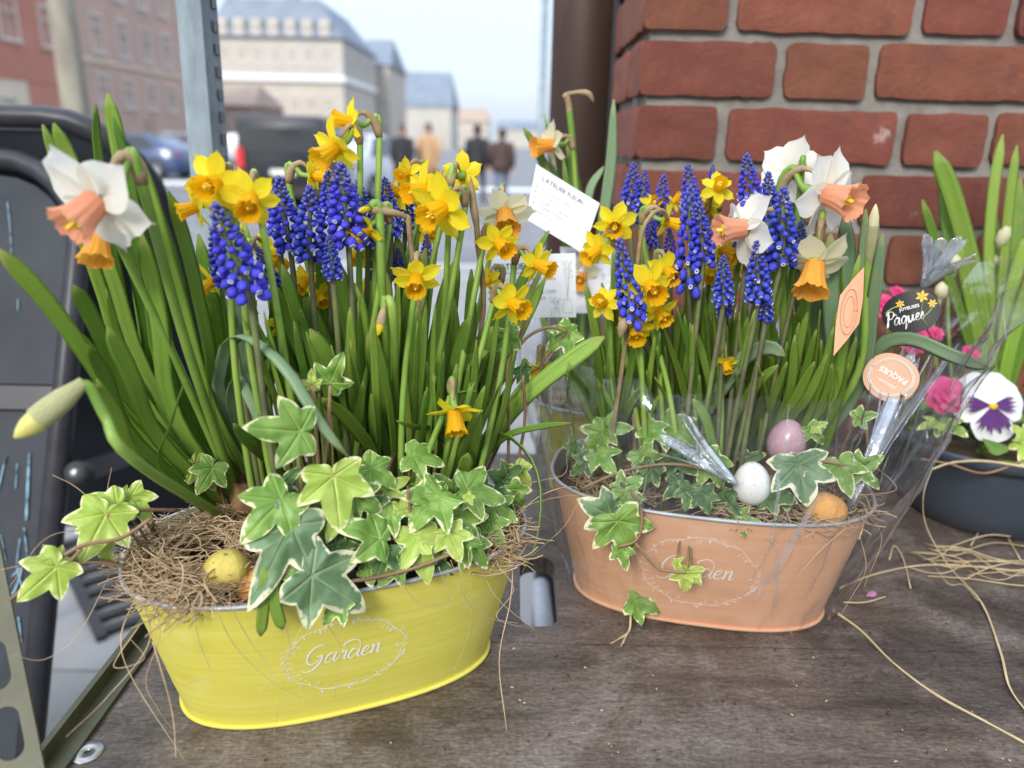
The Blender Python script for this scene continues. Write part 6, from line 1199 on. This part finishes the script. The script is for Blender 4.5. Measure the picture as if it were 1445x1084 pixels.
def sleeve(name, label, T, z1, grow, amp, seed, flare, n=220, m=60, z0=.004, lobe=None, folds=46):
    mb = MB(); vs_ = []; rnd = random.Random(seed); ph = [(rnd.randint(5, 26), rnd.uniform(0, 6), rnd.uniform(.3, 1)) for _ in range(9)]
    for j in range(m+1):
        s_ = j/m
        for k in range(n):
            t = 2*math.pi*k/n; c, q = math.cos(t), math.sin(t)
            top = z1+.035*noise.noise(V((c*2.2, q*2.2, seed)))+.012*noise.noise(V((c*7, q*7, seed)))
            if lobe: top += lobe[1]*math.exp(-((((t-lobe[0]+math.pi) % (2*math.pi))-math.pi)/.5)**2)
            h = z0+(top-z0)*s_; f = min(h, TH)/TH*FL
            pl = sum(w_*(1-abs(math.sin(t*f_/2+p_+s_*.8*math.sin(f_)))) for f_, p_, w_ in ph)/9-.25
            free = max(0, (h-TH)/(z1-TH+1e-6))
            g = grow+flare*free+amp*pl*(.25+1.4*free)+.004*noise.noise(V((c*5+seed, q*5, h*16)))+(.007+.006*free)*(.35-abs(noise.noise(V((c*8+seed*3, q*8, h*26+c*3)))))
            if lobe: g += lobe[2]*max(0, h/z1)**1.2*math.exp(-((((t-lobe[0]+math.pi) % (2*math.pi))-math.pi)/.42)**2)
            g = max(g, .0035) if h < TH+.01 else g
            a, b = (A0+f+g)*T.ka, B0+f+g
            vs_.append(T.pt(a*math.copysign(abs(c)**(2/SE), c), b*math.copysign(abs(q)**(2/SE), q), TZ+h))
    mb.add(vs_, [(j*n+k, j*n+(k+1) % n, (j+1)*n+(k+1) % n, (j+1)*n+k) for j in range(m) for k in range(n)])
    t = thing(name, label, 'cellophane', (T.c.x, T.c.y, TZ+.002)); mb.build('film', MATS['cellophane'], t)
    mb = MB()
    for q_ in range(folds):
        k = rnd.uniform(0, n) if q_ % 2 else rnd.gauss(0, n*.07); dk = rnd.uniform(-7, 7); j0 = int(rnd.uniform(0, .55)*m); j1 = min(m, j0+int(rnd.uniform(.25, .9)*m)); pts = []
        for j in range(j0, j1+1):
            kk = k+dk*(j-j0)/m*2; p_ = V(vs_[j*n+int(kk) % n]).lerp(V(vs_[j*n+(int(kk)+1) % n]), kk % 1); r = p_-V((T.c.x, T.c.y, p_.z)); pts.append(p_+r.normalized()*.0012)
        if len(pts) < 4: continue
        w0 = rnd.uniform(.0004, .0016) if q_ % 5 else rnd.uniform(.002, .004); nr = (pts[0]-V((T.c.x, T.c.y, pts[0].z))).normalized(); nr = Matrix.Rotation(rnd.uniform(-.9, .9), 3, 'Z') @ nr
        ribbon(mb, pts, [w0*math.sin(math.pi*(i+.5)/len(pts))**.6 for i in range(len(pts))], nr)
    mb.build('fold', MATS['cellophane_fold'], t, kind='stuff'); return t
cw = sleeve('cellophane_wrap', 'clear crinkled cellophane wrapped round the peach tub', TR, .255, .008, .03, 3, .01, lobe=(.0, .1, .05))
cw2 = sleeve('cellophane_wrap', 'clear cellophane sleeve round the basket standing behind', TB, .27, .012, .024, 8, .02)
# gathered tail of the wrap
def film_fan(parent, base, tip, n, spread, seed):
    rnd = random.Random(seed); a, e = TR.at(*base[0], base[1]), TR.at(*tip[0], tip[1]); ax = e-a; sd_ = ax.cross(CAM-a).normalized(); nn = sd_.cross(ax).normalized(); mb = MB()
    for k in range(n):
        x = (k/(n-1)-.5)*spread; pts = [a+nn*rnd.uniform(-.004, .004), a+ax*.5+sd_*x*.35+nn*rnd.uniform(-.01, .01), e+sd_*x+ax*rnd.uniform(-.3, .15)+nn*rnd.uniform(-.02, .02)]
        v_, f_, u_ = strap(pts, .012, twist=rnd.uniform(-1.2, 1.2), thick=.0002, n=12, tip=.05, base_w=.35); mb.add(v_, f_, 0, u_)
    mb.build('gathered_tail', MATS['cellophane_fold'], parent, kind='stuff')
film_fan(cw, ((1302, 404), .03), ((1347, 345), .01), 9, .05, 5); film_fan(cw, ((1195, 720), -.06), ((1300, 500), .02), 7, .05, 6)
film_fan(cw, ((1040, 684), -.08), ((945, 610), -.06), 4, .045, 12)

def text_mesh(body, size, f, m, parent, name='lettering', align='LEFT', shear=0, bold=0):
    cu = bpy.data.curves.new('txt', 'FONT'); cu.body = body; cu.size = size; cu.align_x = align; cu.shear = shear; cu.offset = bold; cu.resolution_u = 2
    o = bpy.data.objects.new('txt', cu); COL.objects.link(o); dg = bpy.context.evaluated_depsgraph_get(); me = bpy.data.meshes.new_from_object(o.evaluated_get(dg)); bpy.data.objects.remove(o)
    for v_ in me.vertices: v_.co = f(v_.co.x, v_.co.y)
    me.materials.clear(); return new(name, me, MATS[m], parent)
def card(label, corners, Y, bend):
    """corners: top-left, top-right, bottom-right, bottom-left in the photograph"""
    c = [aty(px, py, Y_) for (px, py), Y_ in zip(corners, Y)]; t = thing('business_card', label, 'card', c[3], 'white shop cards tucked in the cellophane')
    W0 = (c[1]-c[0]).length; H0 = (c[0]-c[3]).length; nr = (c[1]-c[0]).cross(c[3]-c[0]).normalized()
    if nr.dot(CAM-c[0]) < 0: nr = -nr
    def f(x, y, o=.0004):                      # x, y in metres from the lower left corner
        u, v = x/W0, y/H0; return c[3].lerp(c[2], u).lerp(c[0].lerp(c[1], u), v)+nr*(o+bend*math.sin(math.pi*u))
    mb = MB(); n = 10
    for s_ in (0, -.0004): mb.add([f(W0*i/n, H0*j, s_) for i in range(n+1) for j in (0, 1)], [(2*i, 2*i+2, 2*i+3, 2*i+1) for i in range(n)])
    mb.build('paper', MATS['paper'], t)
    k = W0/130.0
    def F(x, y): return f(x, y, .0007)
    def line(body, x, y, sz, m='ink_grey', **kw): text_mesh(body, sz*k*1.35, lambda a, b: F(x*k+a, H0-y*k+b), m, t, **kw)
    line("L'ATELIER FLEURI", 15, 19, 8.4, 'ink', bold=.00004)
    mb = MB(); mb.add([F(20*k, H0-25*k), F(75*k, H0-25*k), F(75*k, H0-24.3*k), F(20*k, H0-24.3*k)], [(0, 1, 2, 3)]); mb.build('rule', MATS['ink_grey'], t)
    for y, s_ in ((35, '159 Rue Jules Barni, 80000 Amiens'), (44, '03.    38.28.0        39.41.10'), (53, 'LATELIERF         S@GMAIL.COM'), (62, 'LATELIERFLEURIAMIENS.FR'), (72, 'Boutique en ligne')): line(s_, 14 if y < 70 else 12, y, 4.6)
    mb = MB()
    for y in (33, 42, 51, 60): mb.add([F((8+1.8*math.cos(a*.785))*k, H0-(y+2.2*math.sin(a*.785))*k) for a in range(8)], [tuple(range(8))])
    mb.build('icons', MATS['ink_grey'], t, kind='stuff')
    mb = MB(); rnd = random.Random(4)
    for cx_, top, h_ in ((118, 8, 56), (101, 58, 18)):
        for q_ in range(26):
            x, y = cx_+rnd.uniform(-9, 9)*(1-.02*q_), top+rnd.uniform(0, h_*.5); r = rnd.uniform(.4, 1.3); mb.add([F((x+r*math.cos(a*1.05))*k, H0-(y+r*math.sin(a*1.05))*k) for a in range(6)], [tuple(range(6))])
        for q_ in range(6):
            x = cx_+rnd.uniform(-5, 5); mb.add([F((cx_-.2)*k, H0-(top+h_)*k), F((cx_+.2)*k, H0-(top+h_)*k), F((x+.2)*k, H0-(top+4)*k), F((x-.2)*k, H0-(top+4)*k)], [(0, 1, 2, 3)])
        bx = [(cx_-5, top+h_-2), (cx_+5, top+h_-2), (cx_+6.5, top+h_+16), (cx_-6.5, top+h_+16)]
        bx = [(x, min(y, 86)) for x, y in bx]
        for i in range(4):
            (x0, y0), (x1, y1) = bx[i], bx[(i+1) % 4]; d = V((x1-x0, y1-y0)).normalized()*.35; mb.add([F((x0-d.y)*k, H0-(y0+d.x)*k), F((x0+d.y)*k, H0-(y0-d.x)*k), F((x1+d.y)*k, H0-(y1-d.x)*k), F((x1-d.y)*k, H0-(y1+d.x)*k)], [(0, 1, 2, 3)])
    mb.build('flower_vase_drawing', MATS['ink_soft'], t, kind='stuff'); return t
card('white printed card standing straight behind the drooping yellow daffodils', ((683, 362), (812, 357), (813, 448), (683, 448)), (.8, .8, .79, .79), .002)
card('white printed card tilted and curled in the cellophane sleeve', ((757, 232), (846, 287), (822, 357), (742, 309)), (.9, .87, .86, .89), -.006)
card('white card half hidden behind the cellophane beside the pale orange daffodil', ((790, 348), (868, 352), (866, 442), (800, 442)), (.93, .93, .92, .92), .001)

def sticker(label, c, rx, ry, rot, Y, m, tilt=.0, shape=None, curl=.003):
    p0 = aty(*c, Y); k = mpp(p0); nr = (CAM-p0).normalized(); xd = RGT*math.cos(rot)+UPV*math.sin(rot); xd = (xd-nr*xd.dot(nr)).normalized(); xd = (Matrix.Rotation(tilt, 3, nr.cross(xd)) @ xd); yd = nr.cross(xd).normalized(); nr = xd.cross(yd)
    t = thing('sticker', label, 'sticker', p0)
    def F(x, y, o=.0005): return p0+xd*x*k+yd*y*k+nr*(o+curl*math.cos(x/rx*1.4)-curl)
    ring = shape or [(rx*math.copysign(abs(math.cos(a))**.9, math.cos(a)), ry*math.copysign(abs(math.sin(a))**.9, math.sin(a))) for a in [2*math.pi*i/40 for i in range(40)]]
    n = len(ring); mb = MB(); vs_ = []
    for s_ in (0, .5, 1): vs_ += [F(x*s_, y*s_, 0) for x, y in ring]
    mb.add(vs_, [(j*n+i, j*n+(i+1) % n, (j+1)*n+(i+1) % n, (j+1)*n+i) for j in range(2) for i in range(n)]); mb.build('label', MATS[m], t); return t, F, k
t, F, k = sticker('black sticker with white Joyeuses Paques lettering and yellow daffodils', (1285, 441), 37, 30, R_(14), .70, 'sticker_black')
mb = MB(); st_, wd = script_strokes('Paques')
st_.append([(x+1.0, y) for x, y in SCRIPT['^'][0][0]])
for s_ in st_:
    P = crom([F((x-wd/2)*9.2-9, (y-.4)*10-9, .0012) for x, y in s_], len(s_)*4); mb.tube(P, [.0007+.0006*abs(math.sin(i*.5)) for i in range(len(P))], 5, flat=V((1, 0, .4)), fk=.08)
mb.build('lettering', MATS['print_white'], t, kind='stuff')
text_mesh('JOYEUSES', 6.0, lambda x, y: F(x-13, y+5, .0011), 'print_white', t, bold=.15)
for cx_, cy_, r in ((19, 18, 9), (-10, 15, 6.5), (29, 5, 6.5)):
    mb = MB()
    for q_ in range(6):
        a = q_*math.pi/3+cx_; mb.add([F(cx_, cy_, .0011), F(cx_+r*.6*math.cos(a-.4), cy_+r*.6*math.sin(a-.4), .0011), F(cx_+r*math.cos(a), cy_+r*math.sin(a), .0011), F(cx_+r*.6*math.cos(a+.4), cy_+r*.6*math.sin(a+.4), .0011)], [(0, 1, 2, 3)])
    mb.build('printed_flower', MATS['sticker_yellow'], t)
mb = MB()
for P in ([(20, 14), (12, -6), (16, -24)], [(29, 1), (22, -6), (15, -10)], [(-10, 12), (-20, 12), (-32, 7)]): mb.tube(crom([F(x, y, .0010) for x, y in P], 8), .0007, 4, flat=V((0, 0, 1)))
mb.build('printed_stem', MATS['sticker_green'], t, kind='stuff')
t, F, k = sticker('round beige sticker with white outline and upside down Paques lettering', (1257, 533), 36, 33, R_(150), .69, 'sticker_beige', curl=.002)
mb = MB()
for s_ in (.8, .74): mb.tube([F(36*s_*math.cos(a*.157)*(1+.06*math.sin(a*.157*2)), 33*s_*math.sin(a*.157), .0008) for a in range(41)], .0006, 4, flat=V((1, 0, 0)))
mb.build('printed_outline', MATS['print_white'], t, kind='stuff')
text_mesh('PAQUES', 11, lambda x, y: F(x-21, y-8, .0010), 'print_white', t, bold=.2); text_mesh('Joyeuses', 7, lambda x, y: F(x-13, y+8, .0009), 'print_white', t, shear=.4)
t, F, k = sticker('narrow peach sticker folded edge on along the cellophane', (1198, 440), 18, 64, R_(-4), .655, 'sticker_peach', shape=[(14, 64), (18, 20), (17, -15), (2, -40), (-13, -64), (-15, -20), (-14, 22), (0, 46)], tilt=.3)
mb = MB(); mb.tube([F(11*math.cos(a*.157), 32*math.sin(a*.157), .0009) for a in range(41)], .0004, 4, flat=V((1, 0, 0))); mb.tube([F(7*math.cos(a*.157), 22*math.sin(a*.157), .0009) for a in range(41)], .0003, 4, flat=V((1, 0, 0))); mb.build('printed_ring', MATS['sticker_beige'], t, kind='stuff')

# ================================================================== NAVY BOWL
BC = V((.675, .945, TZ)); BA, BB_, BH_ = .165, .125, .105
def bring(s_, z, n=64, e=2.6):
    out = []
    for k in range(n):
        a = 2*math.pi*k/n; c, q = math.cos(a), math.sin(a); out.append(BC+V((BA*s_*math.copysign(abs(c)**(2/e), c), BB_*s_*math.copysign(abs(q)**(2/e), q), z)))
    return out
bt_ = thing('flower_bowl', 'dark navy plastic planting bowl with pansies in front of the brick wall', 'planter', BC, None)
mb = MB(); prof = [(.86, .001), (.9, .006), (.95, .03), (1.0, .06), (1.03, .085), (1.045, BH_-.012), (1.1, BH_-.01), (1.11, BH_), (1.1, BH_+.004), (1.0, BH_-.002), (.97, BH_-.02)]
vs_ = []; [vs_.extend(bring(s_, z)) for s_, z in prof]; mb.add(vs_, [(j*64+k, j*64+(k+1) % 64, (j+1)*64+(k+1) % 64, (j+1)*64+k) for j in range(len(prof)-1) for k in range(64)]); mb.add(bring(.86, .001), [tuple(range(64))]); mb.build('bowl', MATS['plastic_navy'], bt_)
mb = MB(); vs_ = [BC+V((0, 0, BH_-.012))]+bring(.985, BH_-.018); mb.add(vs_, [(0, 1+k, 1+(k+1) % 64) for k in range(64)]); mb.build('soil', MATS['soil'], bt_)
SZ = TZ+BH_-.015
def bat(px, py, Y): return aty(px, py, Y)
random.seed(61)
bl = thing('daffodil_foliage', 'tall green daffodil leaves growing from the navy bowl against the bricks', 'foliage', V((.66, .99, SZ)))
for pix, w_, Y, m in [([(1320, 213), (1345, 280), (1372, 380), (1388, 470), (1400, 560)], 26, 1.0, 'leaf_bright'), ([(1415, 190), (1402, 270), (1395, 370), (1402, 470), (1410, 560)], 15, 1.02, 'leaf_bright'), ([(1435, 205), (1425, 280), (1416, 380), (1412, 470), (1412, 560)], 14, 1.0, 'leaf_bright'), ([(1302, 282), (1320, 340), (1345, 410), (1370, 490), (1390, 560)], 14, .98, 'leaf_deep'), ([(1328, 255), (1336, 330), (1358, 420), (1380, 560)], 12, 1.03, 'leaf_deep'),
    ([(1450, 330), (1430, 400), (1415, 480), (1408, 560)], 18, .97, 'leaf_bright'), ([(1352, 340), (1368, 420), (1384, 490), (1398, 560)], 16, .98, 'leaf_bright'), ([(1460, 380), (1440, 440), (1424, 500), (1412, 560)], 20, .95, 'leaf_bright'), ([(1372, 370), (1382, 430), (1395, 500), (1404, 560)], 18, 1.02, 'leaf_deep'), ([(1440, 250), (1432, 350), (1420, 460), (1410, 560)], 18, 1.03, 'leaf_deep'), ([(1470, 420), (1448, 470), (1430, 520), (1415, 570)], 20, .96, 'leaf_deep'), ([(1340, 380), (1360, 440), (1380, 500), (1396, 560)], 15, 1.0, 'leaf_bright'), ([(1405, 300), (1400, 400), (1404, 480), (1408, 560)], 20, 1.04, 'leaf_deep')]:
    P = [bat(x, y, Y+(.97-Y)*i/(len(pix)-1)) for i, (x, y) in enumerate(pix)]; P.append(V((P[-1].x*.5+.33, .97, SZ-.004))); add_leaf(bl, P[::-1], w_*mpp(P[1]), m, twist=random.uniform(-.4, .4))
for j, (px, py, tp, Y) in enumerate([(1348, 380, (1346, 358), .98), (1327, 420, (1330, 398), .97), (1370, 400, (1374, 378), 1.0), (1422, 320, (1408, 350), .99), (1400, 375, (1398, 358), 1.0)]):
    a, e = bat(px, py, Y), bat(*tp, Y); t = thing('daffodil_bud', 'navy bowl pale green bud '+('beside the cellophane tail', 'lowest, behind the black sticker', 'between the two widest leaves', 'hanging from a hooked stalk', 'highest upright one among narrow leaves')[j], 'flower bud', V((a.x*.6+.26, .97, SZ-.004)), 'buds in the navy bowl'); mb = MB(); ax = e-a
    mb.tube([a, a+ax*.3, a+ax*.7, a+ax], [.004, .008, .0075, .0015], 8); mb.build('bud', MATS['petal_cream'], t); mb = MB(); mb.tube(crom([V((a.x*.6+.26, .97, SZ-.004)), a-V((0, 0, .05)), a], 12), .0022, 6); mb.build('stem', MATS['stem_green'], t)
def round_petal(w_, l_, seed, name='petal'):
    mb = MB(); vs_ = [(0, 0, 0)]; n = 22; NR = 5
    for j in range(1, NR+1):
        for i in range(n+1):
            a = (i/n-.5)*2*w_; r = l_*j/NR*(1-.38*(abs(a)/w_)**3.2)*(1+.05*noise.noise(V((a*4, seed, 0)))); vs_.append((r*math.cos(a), r*math.sin(a), .05*l_*math.sin(a*5+seed)*(j/NR)**2-.1*l_*(j/NR)**2))
    fs = [(0, 1+i, 2+i) for i in range(n)]+[(1+(j-1)*(n+1)+i, 1+j*(n+1)+i, 2+j*(n+1)+i, 2+(j-1)*(n+1)+i) for j in range(1, NR) for i in range(n)]
    mb.add(vs_, fs); return mb
def pansy(label, px, py, dpx, Y, face, base):
    c = bat(px, py, Y); s_ = dpx*mpp(c); d = cvec(*face); up_ = (UPV-d*UPV.dot(d)).normalized(); rt = up_.cross(d); Mh = Matrix((rt, up_, d)).transposed().to_4x4(); Mh.translation = c
    t = thing('pansy', label, 'pansy', base); rnd = random.Random(3)
    for a, w_, l_, zz in ((125, .95, .5, -.09), (55, .95, .5, -.07), (178, .85, .47, -.03), (2, .85, .47, -.04), (270, 1.0, .5, .01)):
        o = new('petal', round_petal(w_, l_*s_, rnd.random()*9).mesh('petal'), MATS['petal_pansy'], t); o.matrix_basis = Mh @ Matrix.Translation((0, 0, zz*s_)) @ Matrix.Rotation(R_(a), 4, 'Z')
        if a in (178, 2, 270):
            mb = MB(); vs_ = [(0, 0, 0)]; k = .4 if a == 270 else .34
            for q_ in range(25):
                an = (q_/24-.5)*2*(.8 if a == 270 else .45); r = k*s_*(.86+.16*math.sin(q_*2.7)+.1*math.sin(q_*5.1)); vs_.append((r*math.cos(an), r*math.sin(an), .004*s_))
            mb.add(vs_, [(0, 1+i, 2+i) for i in range(24)]); o = mb.build('blotch', MATS['petal_purple'], t); o.matrix_basis = Mh @ Matrix.Translation((0, 0, (zz+.035)*s_)) @ Matrix.Rotation(R_(a), 4, 'Z')
    mb = MB(); mb.lathe([(.05*s_, 0), (.04*s_, .05*s_), (.001, .06*s_)], 10, Mh @ Matrix.Translation((0, -.02*s_, .03*s_))); mb.build('eye', MATS['pansy_eye'], t)
    mb = MB(); mb.tube(crom([base, base.lerp(c, .6)+V((0, .01, 0)), c-d*s_*.1], 10), .0016, 6); mb.build('stem', MATS['stem_green'], t)
pansy('white pansy with dark purple blotches and yellow eye at the bowl rim', 1399, 572, 104, .88, (-.05, .15, 1), V((.6, .93, SZ-.004)))
def primrose(label, px, py, dpx, Y, face, m='petal_pink'):
    c = bat(px, py, Y); s_ = dpx*.5*mpp(c); d = cvec(*face); base = V((min(max(c.x, .55), .78), min(max(Y+.03, .88), 1.0), SZ-.004)); t = thing('pink_primrose', label, 'primrose', base); q = d.to_track_quat('Z', 'Y').to_matrix().to_4x4(); rnd = random.Random(int(px))
    for lay, (n, ln, til, z) in enumerate(((7, 1, .05, 0), (6, .78, -.35, .06), (5, .5, -.8, .1))):
        for k in range(n):
            o = new('petal', round_petal(.6, ln*s_, rnd.random()*9).mesh('petal'), MATS[m], t); o.matrix_basis = Matrix.Translation(c) @ q @ Matrix.Translation((0, 0, z*s_)) @ Matrix.Rotation(k*6.283/n+lay*.4+rnd.uniform(-.1, .1), 4, 'Z') @ Matrix.Rotation(til+rnd.uniform(-.15, .15), 4, 'Y')
    mb = MB(); mb.tube(crom([base, base.lerp(c, .5)+V((0, .01, 0)), c-d*s_*.1], 10), .0016, 6); mb.build('stem', MATS['stem_green'], t)
primrose('bright pink double primrose touching the white pansy', 1336, 558, 56, .89, (-.1, .1, 1)); primrose('pink primrose bud low among the daffodil leaves', 1372, 498, 28, .95, (.2, .4, .8)); primrose('pink primrose behind the black sticker', 1247, 430, 36, .97, (-.2, .2, .9)); primrose('pink primrose under the black sticker seen through cellophane', 1292, 478, 46, .96, (0, .2, 1)); primrose('pink primrose behind the top of the black sticker', 1268, 412, 24, .98, (.2, .5, .7)); primrose('pink primrose beside the cellophane tail', 1322, 470, 24, .96, (.2, .4, .8))
sl_ = thing('primrose_foliage', 'low dark green leaves covering the navy bowl', 'foliage', BC+V((0, 0, BH_-.02)))
lfm = []
for q_ in range(3): mb = round_petal(.42, .03, q_*2.3); me = mb.mesh('leaf'); me.materials.append(MATS['leaf_small']); lfm.append(me)
for q_ in range(150):
    a = random.uniform(0, 6.28); r = random.random()**.5*.98; p_ = BC+V((BA*r*math.cos(a), BB_*r*math.sin(a), BH_-.008+random.uniform(0, .05)*(1-.4*r))); o = new('leaf', random.choice(lfm), None, sl_); o.matrix_basis = Matrix.Translation(p_) @ Matrix.Rotation(random.uniform(0, 6.28), 4, 'Z') @ Matrix.Rotation(random.uniform(-.9, .1), 4, 'Y') @ Matrix.Rotation(random.uniform(-.5, .5), 4, 'X') @ Matrix.Scale(random.uniform(.6, 1.2), 4)
TBW = Tub(BC.x, BC.y, 0); TBW.soil = SZ
random.seed(80)
ivy(TBW, 'ivy sprig lying over the rim of the navy bowl', BC+V((-.1, -.06, BH_-.018)), [((1330, 600), (1364, 614), -.07, -.1, 'g', dict(root=(1332, 640, -.08), flat=.4)), ((1328, 598), (1302, 594), -.07, -.08, 'l', dict(root=(1332, 640, -.08), flat=.4)), ((1445, 615), (1430, 600), -.1, -.1, 'l', dict(root=(1440, 650, -.09))), ((1450, 625), (1440, 650), -.1, -.12, 'l', dict(root=(1445, 660, -.1)))], [([(1300, 648), (1340, 655), (1390, 668), (1445, 650)], -.125)])

# ================================================================== LOOSE RAFFIA
random.seed(71)
def raffia(label, pix, zs, r=.0021, group='loose raffia strands'):
    P = crom([onz(px, py, TZ+z) for (px, py), z in zip(pix, zs)], 34); n = len(P); mb = MB(); mb.tube(P, [r*(.75+.3*noise.noise(V((i*.4, r*900, 0)))) for i in range(n)], 6, flat=V((0, 0, 1)))
    tag(mb.build('raffia_strand', MATS['raffia'], None), label, 'raffia', group)
raffia('long raffia strand hanging from the navy bowl rim down across the table', [(1316, 660), (1303, 700), (1308, 745), (1340, 800), (1385, 850), (1412, 920), (1425, 970), (1455, 1012)], [.106, .08, .045, .004, .003, .003, .003, .003])
raffia('raffia strand running along the rim of the navy bowl', [(1316, 662), (1345, 653), (1390, 651), (1455, 660)], [.107, .112, .112, .112])
raffia('raffia strand lying diagonally across the table front', [(1182, 866), (1215, 890), (1260, 935), (1320, 980), (1390, 1018), (1460, 1056)], [.012, .004, .003, .003, .003, .003], .0017)
raffia('raffia strand from the cellophane foot towards the bowl', [(1185, 830), (1230, 812), (1300, 798), (1380, 800), (1455, 810)], [.01, .004, .003, .003, .003], .0017)
gr = thing('raffia_tangle', 'tangle of thin dry grass strands on the table before the navy bowl', 'dry grass', onz(1400, 800, TZ+.002)); mb = MB()
for q_ in range(20):
    x0, y0 = random.uniform(1280, 1400), random.uniform(765, 820); x1, y1 = x0+random.uniform(60, 190), y0+random.uniform(-20, 50); P = [onz(x0, y0, TZ+.002), onz((x0*2+x1)/3, (y0*2+y1)/3+random.uniform(-14, 14), TZ+random.uniform(.002, .012)), onz((x0+2*x1)/3, (y0+2*y1)/3+random.uniform(-14, 14), TZ+random.uniform(.002, .012)), onz(x1, y1, TZ+.002)]; mb.tube(crom(P, 14), random.uniform(.0004, .0008), 4)
for P in ([(1255, 790), (1262, 770), (1275, 790), (1285, 830)], [(1370, 770), (1385, 745), (1402, 722), (1420, 755), (1440, 790)], [(1190, 850), (1220, 850), (1250, 842)]): mb.tube(crom([onz(x, y, TZ+.003) for x, y in P], 14), .0008, 4)
mb.build('strands', MATS['raffia'], gr, kind='stuff')
pp = onz(1222, 842, TZ+.003); mb = round_petal(.5, .013, 2.0); o = mb.build('fallen_petal', MATS['pink_scrap'], None); o.location = pp; o.rotation_euler = (.1, -.25, .5); tag(o, 'small fallen pink petal on the table beside the cellophane', 'petal')
# roots trailing under the tub and a flake on the table
mb = MB()
for P in ([(890, 868), (888, 890), (876, 900), (862, 908)], [(884, 895), (880, 905), (876, 912)]): mb.tube(crom([onz(x, y, TZ+(.012 if i == 0 else .002)) for i, (x, y) in enumerate(P)], 10), [.0012]*4+[.001]*3+[.0006]*3, 5)
tag(mb.build('root_strand', MATS['raffia'], None), 'dry root hanging out under the peach tub onto the table', 'root')

# soil crumbs and chaff on the table
random.seed(90); cr_ = thing('soil_crumbs', 'scattered crumbs of soil and chaff on the wooden table top', 'crumbs', onz(900, 960, TZ+.001)); mb = MB()
for q_ in range(170):
    px, py = random.uniform(260, 1440), random.uniform(880, 1075)
    if py < 1045 and px < 700: continue
    c = onz(px, py, TZ+.0012); r = random.uniform(.0004, .0014); mb.lathe([(.0001, -r*.5), (r, 0), (r*.7, r*.5), (.0001, r*.7)], 5, Matrix.Translation(c) @ Matrix.Rotation(random.uniform(0, 6), 4, 'Z') @ Matrix.Diagonal((random.uniform(.8, 2.2), 1, 1, 1)), random.choice((0, 0, 1)))
mb.build('crumb', [MATS['soil'], MATS['straw']], cr_, kind='stuff')
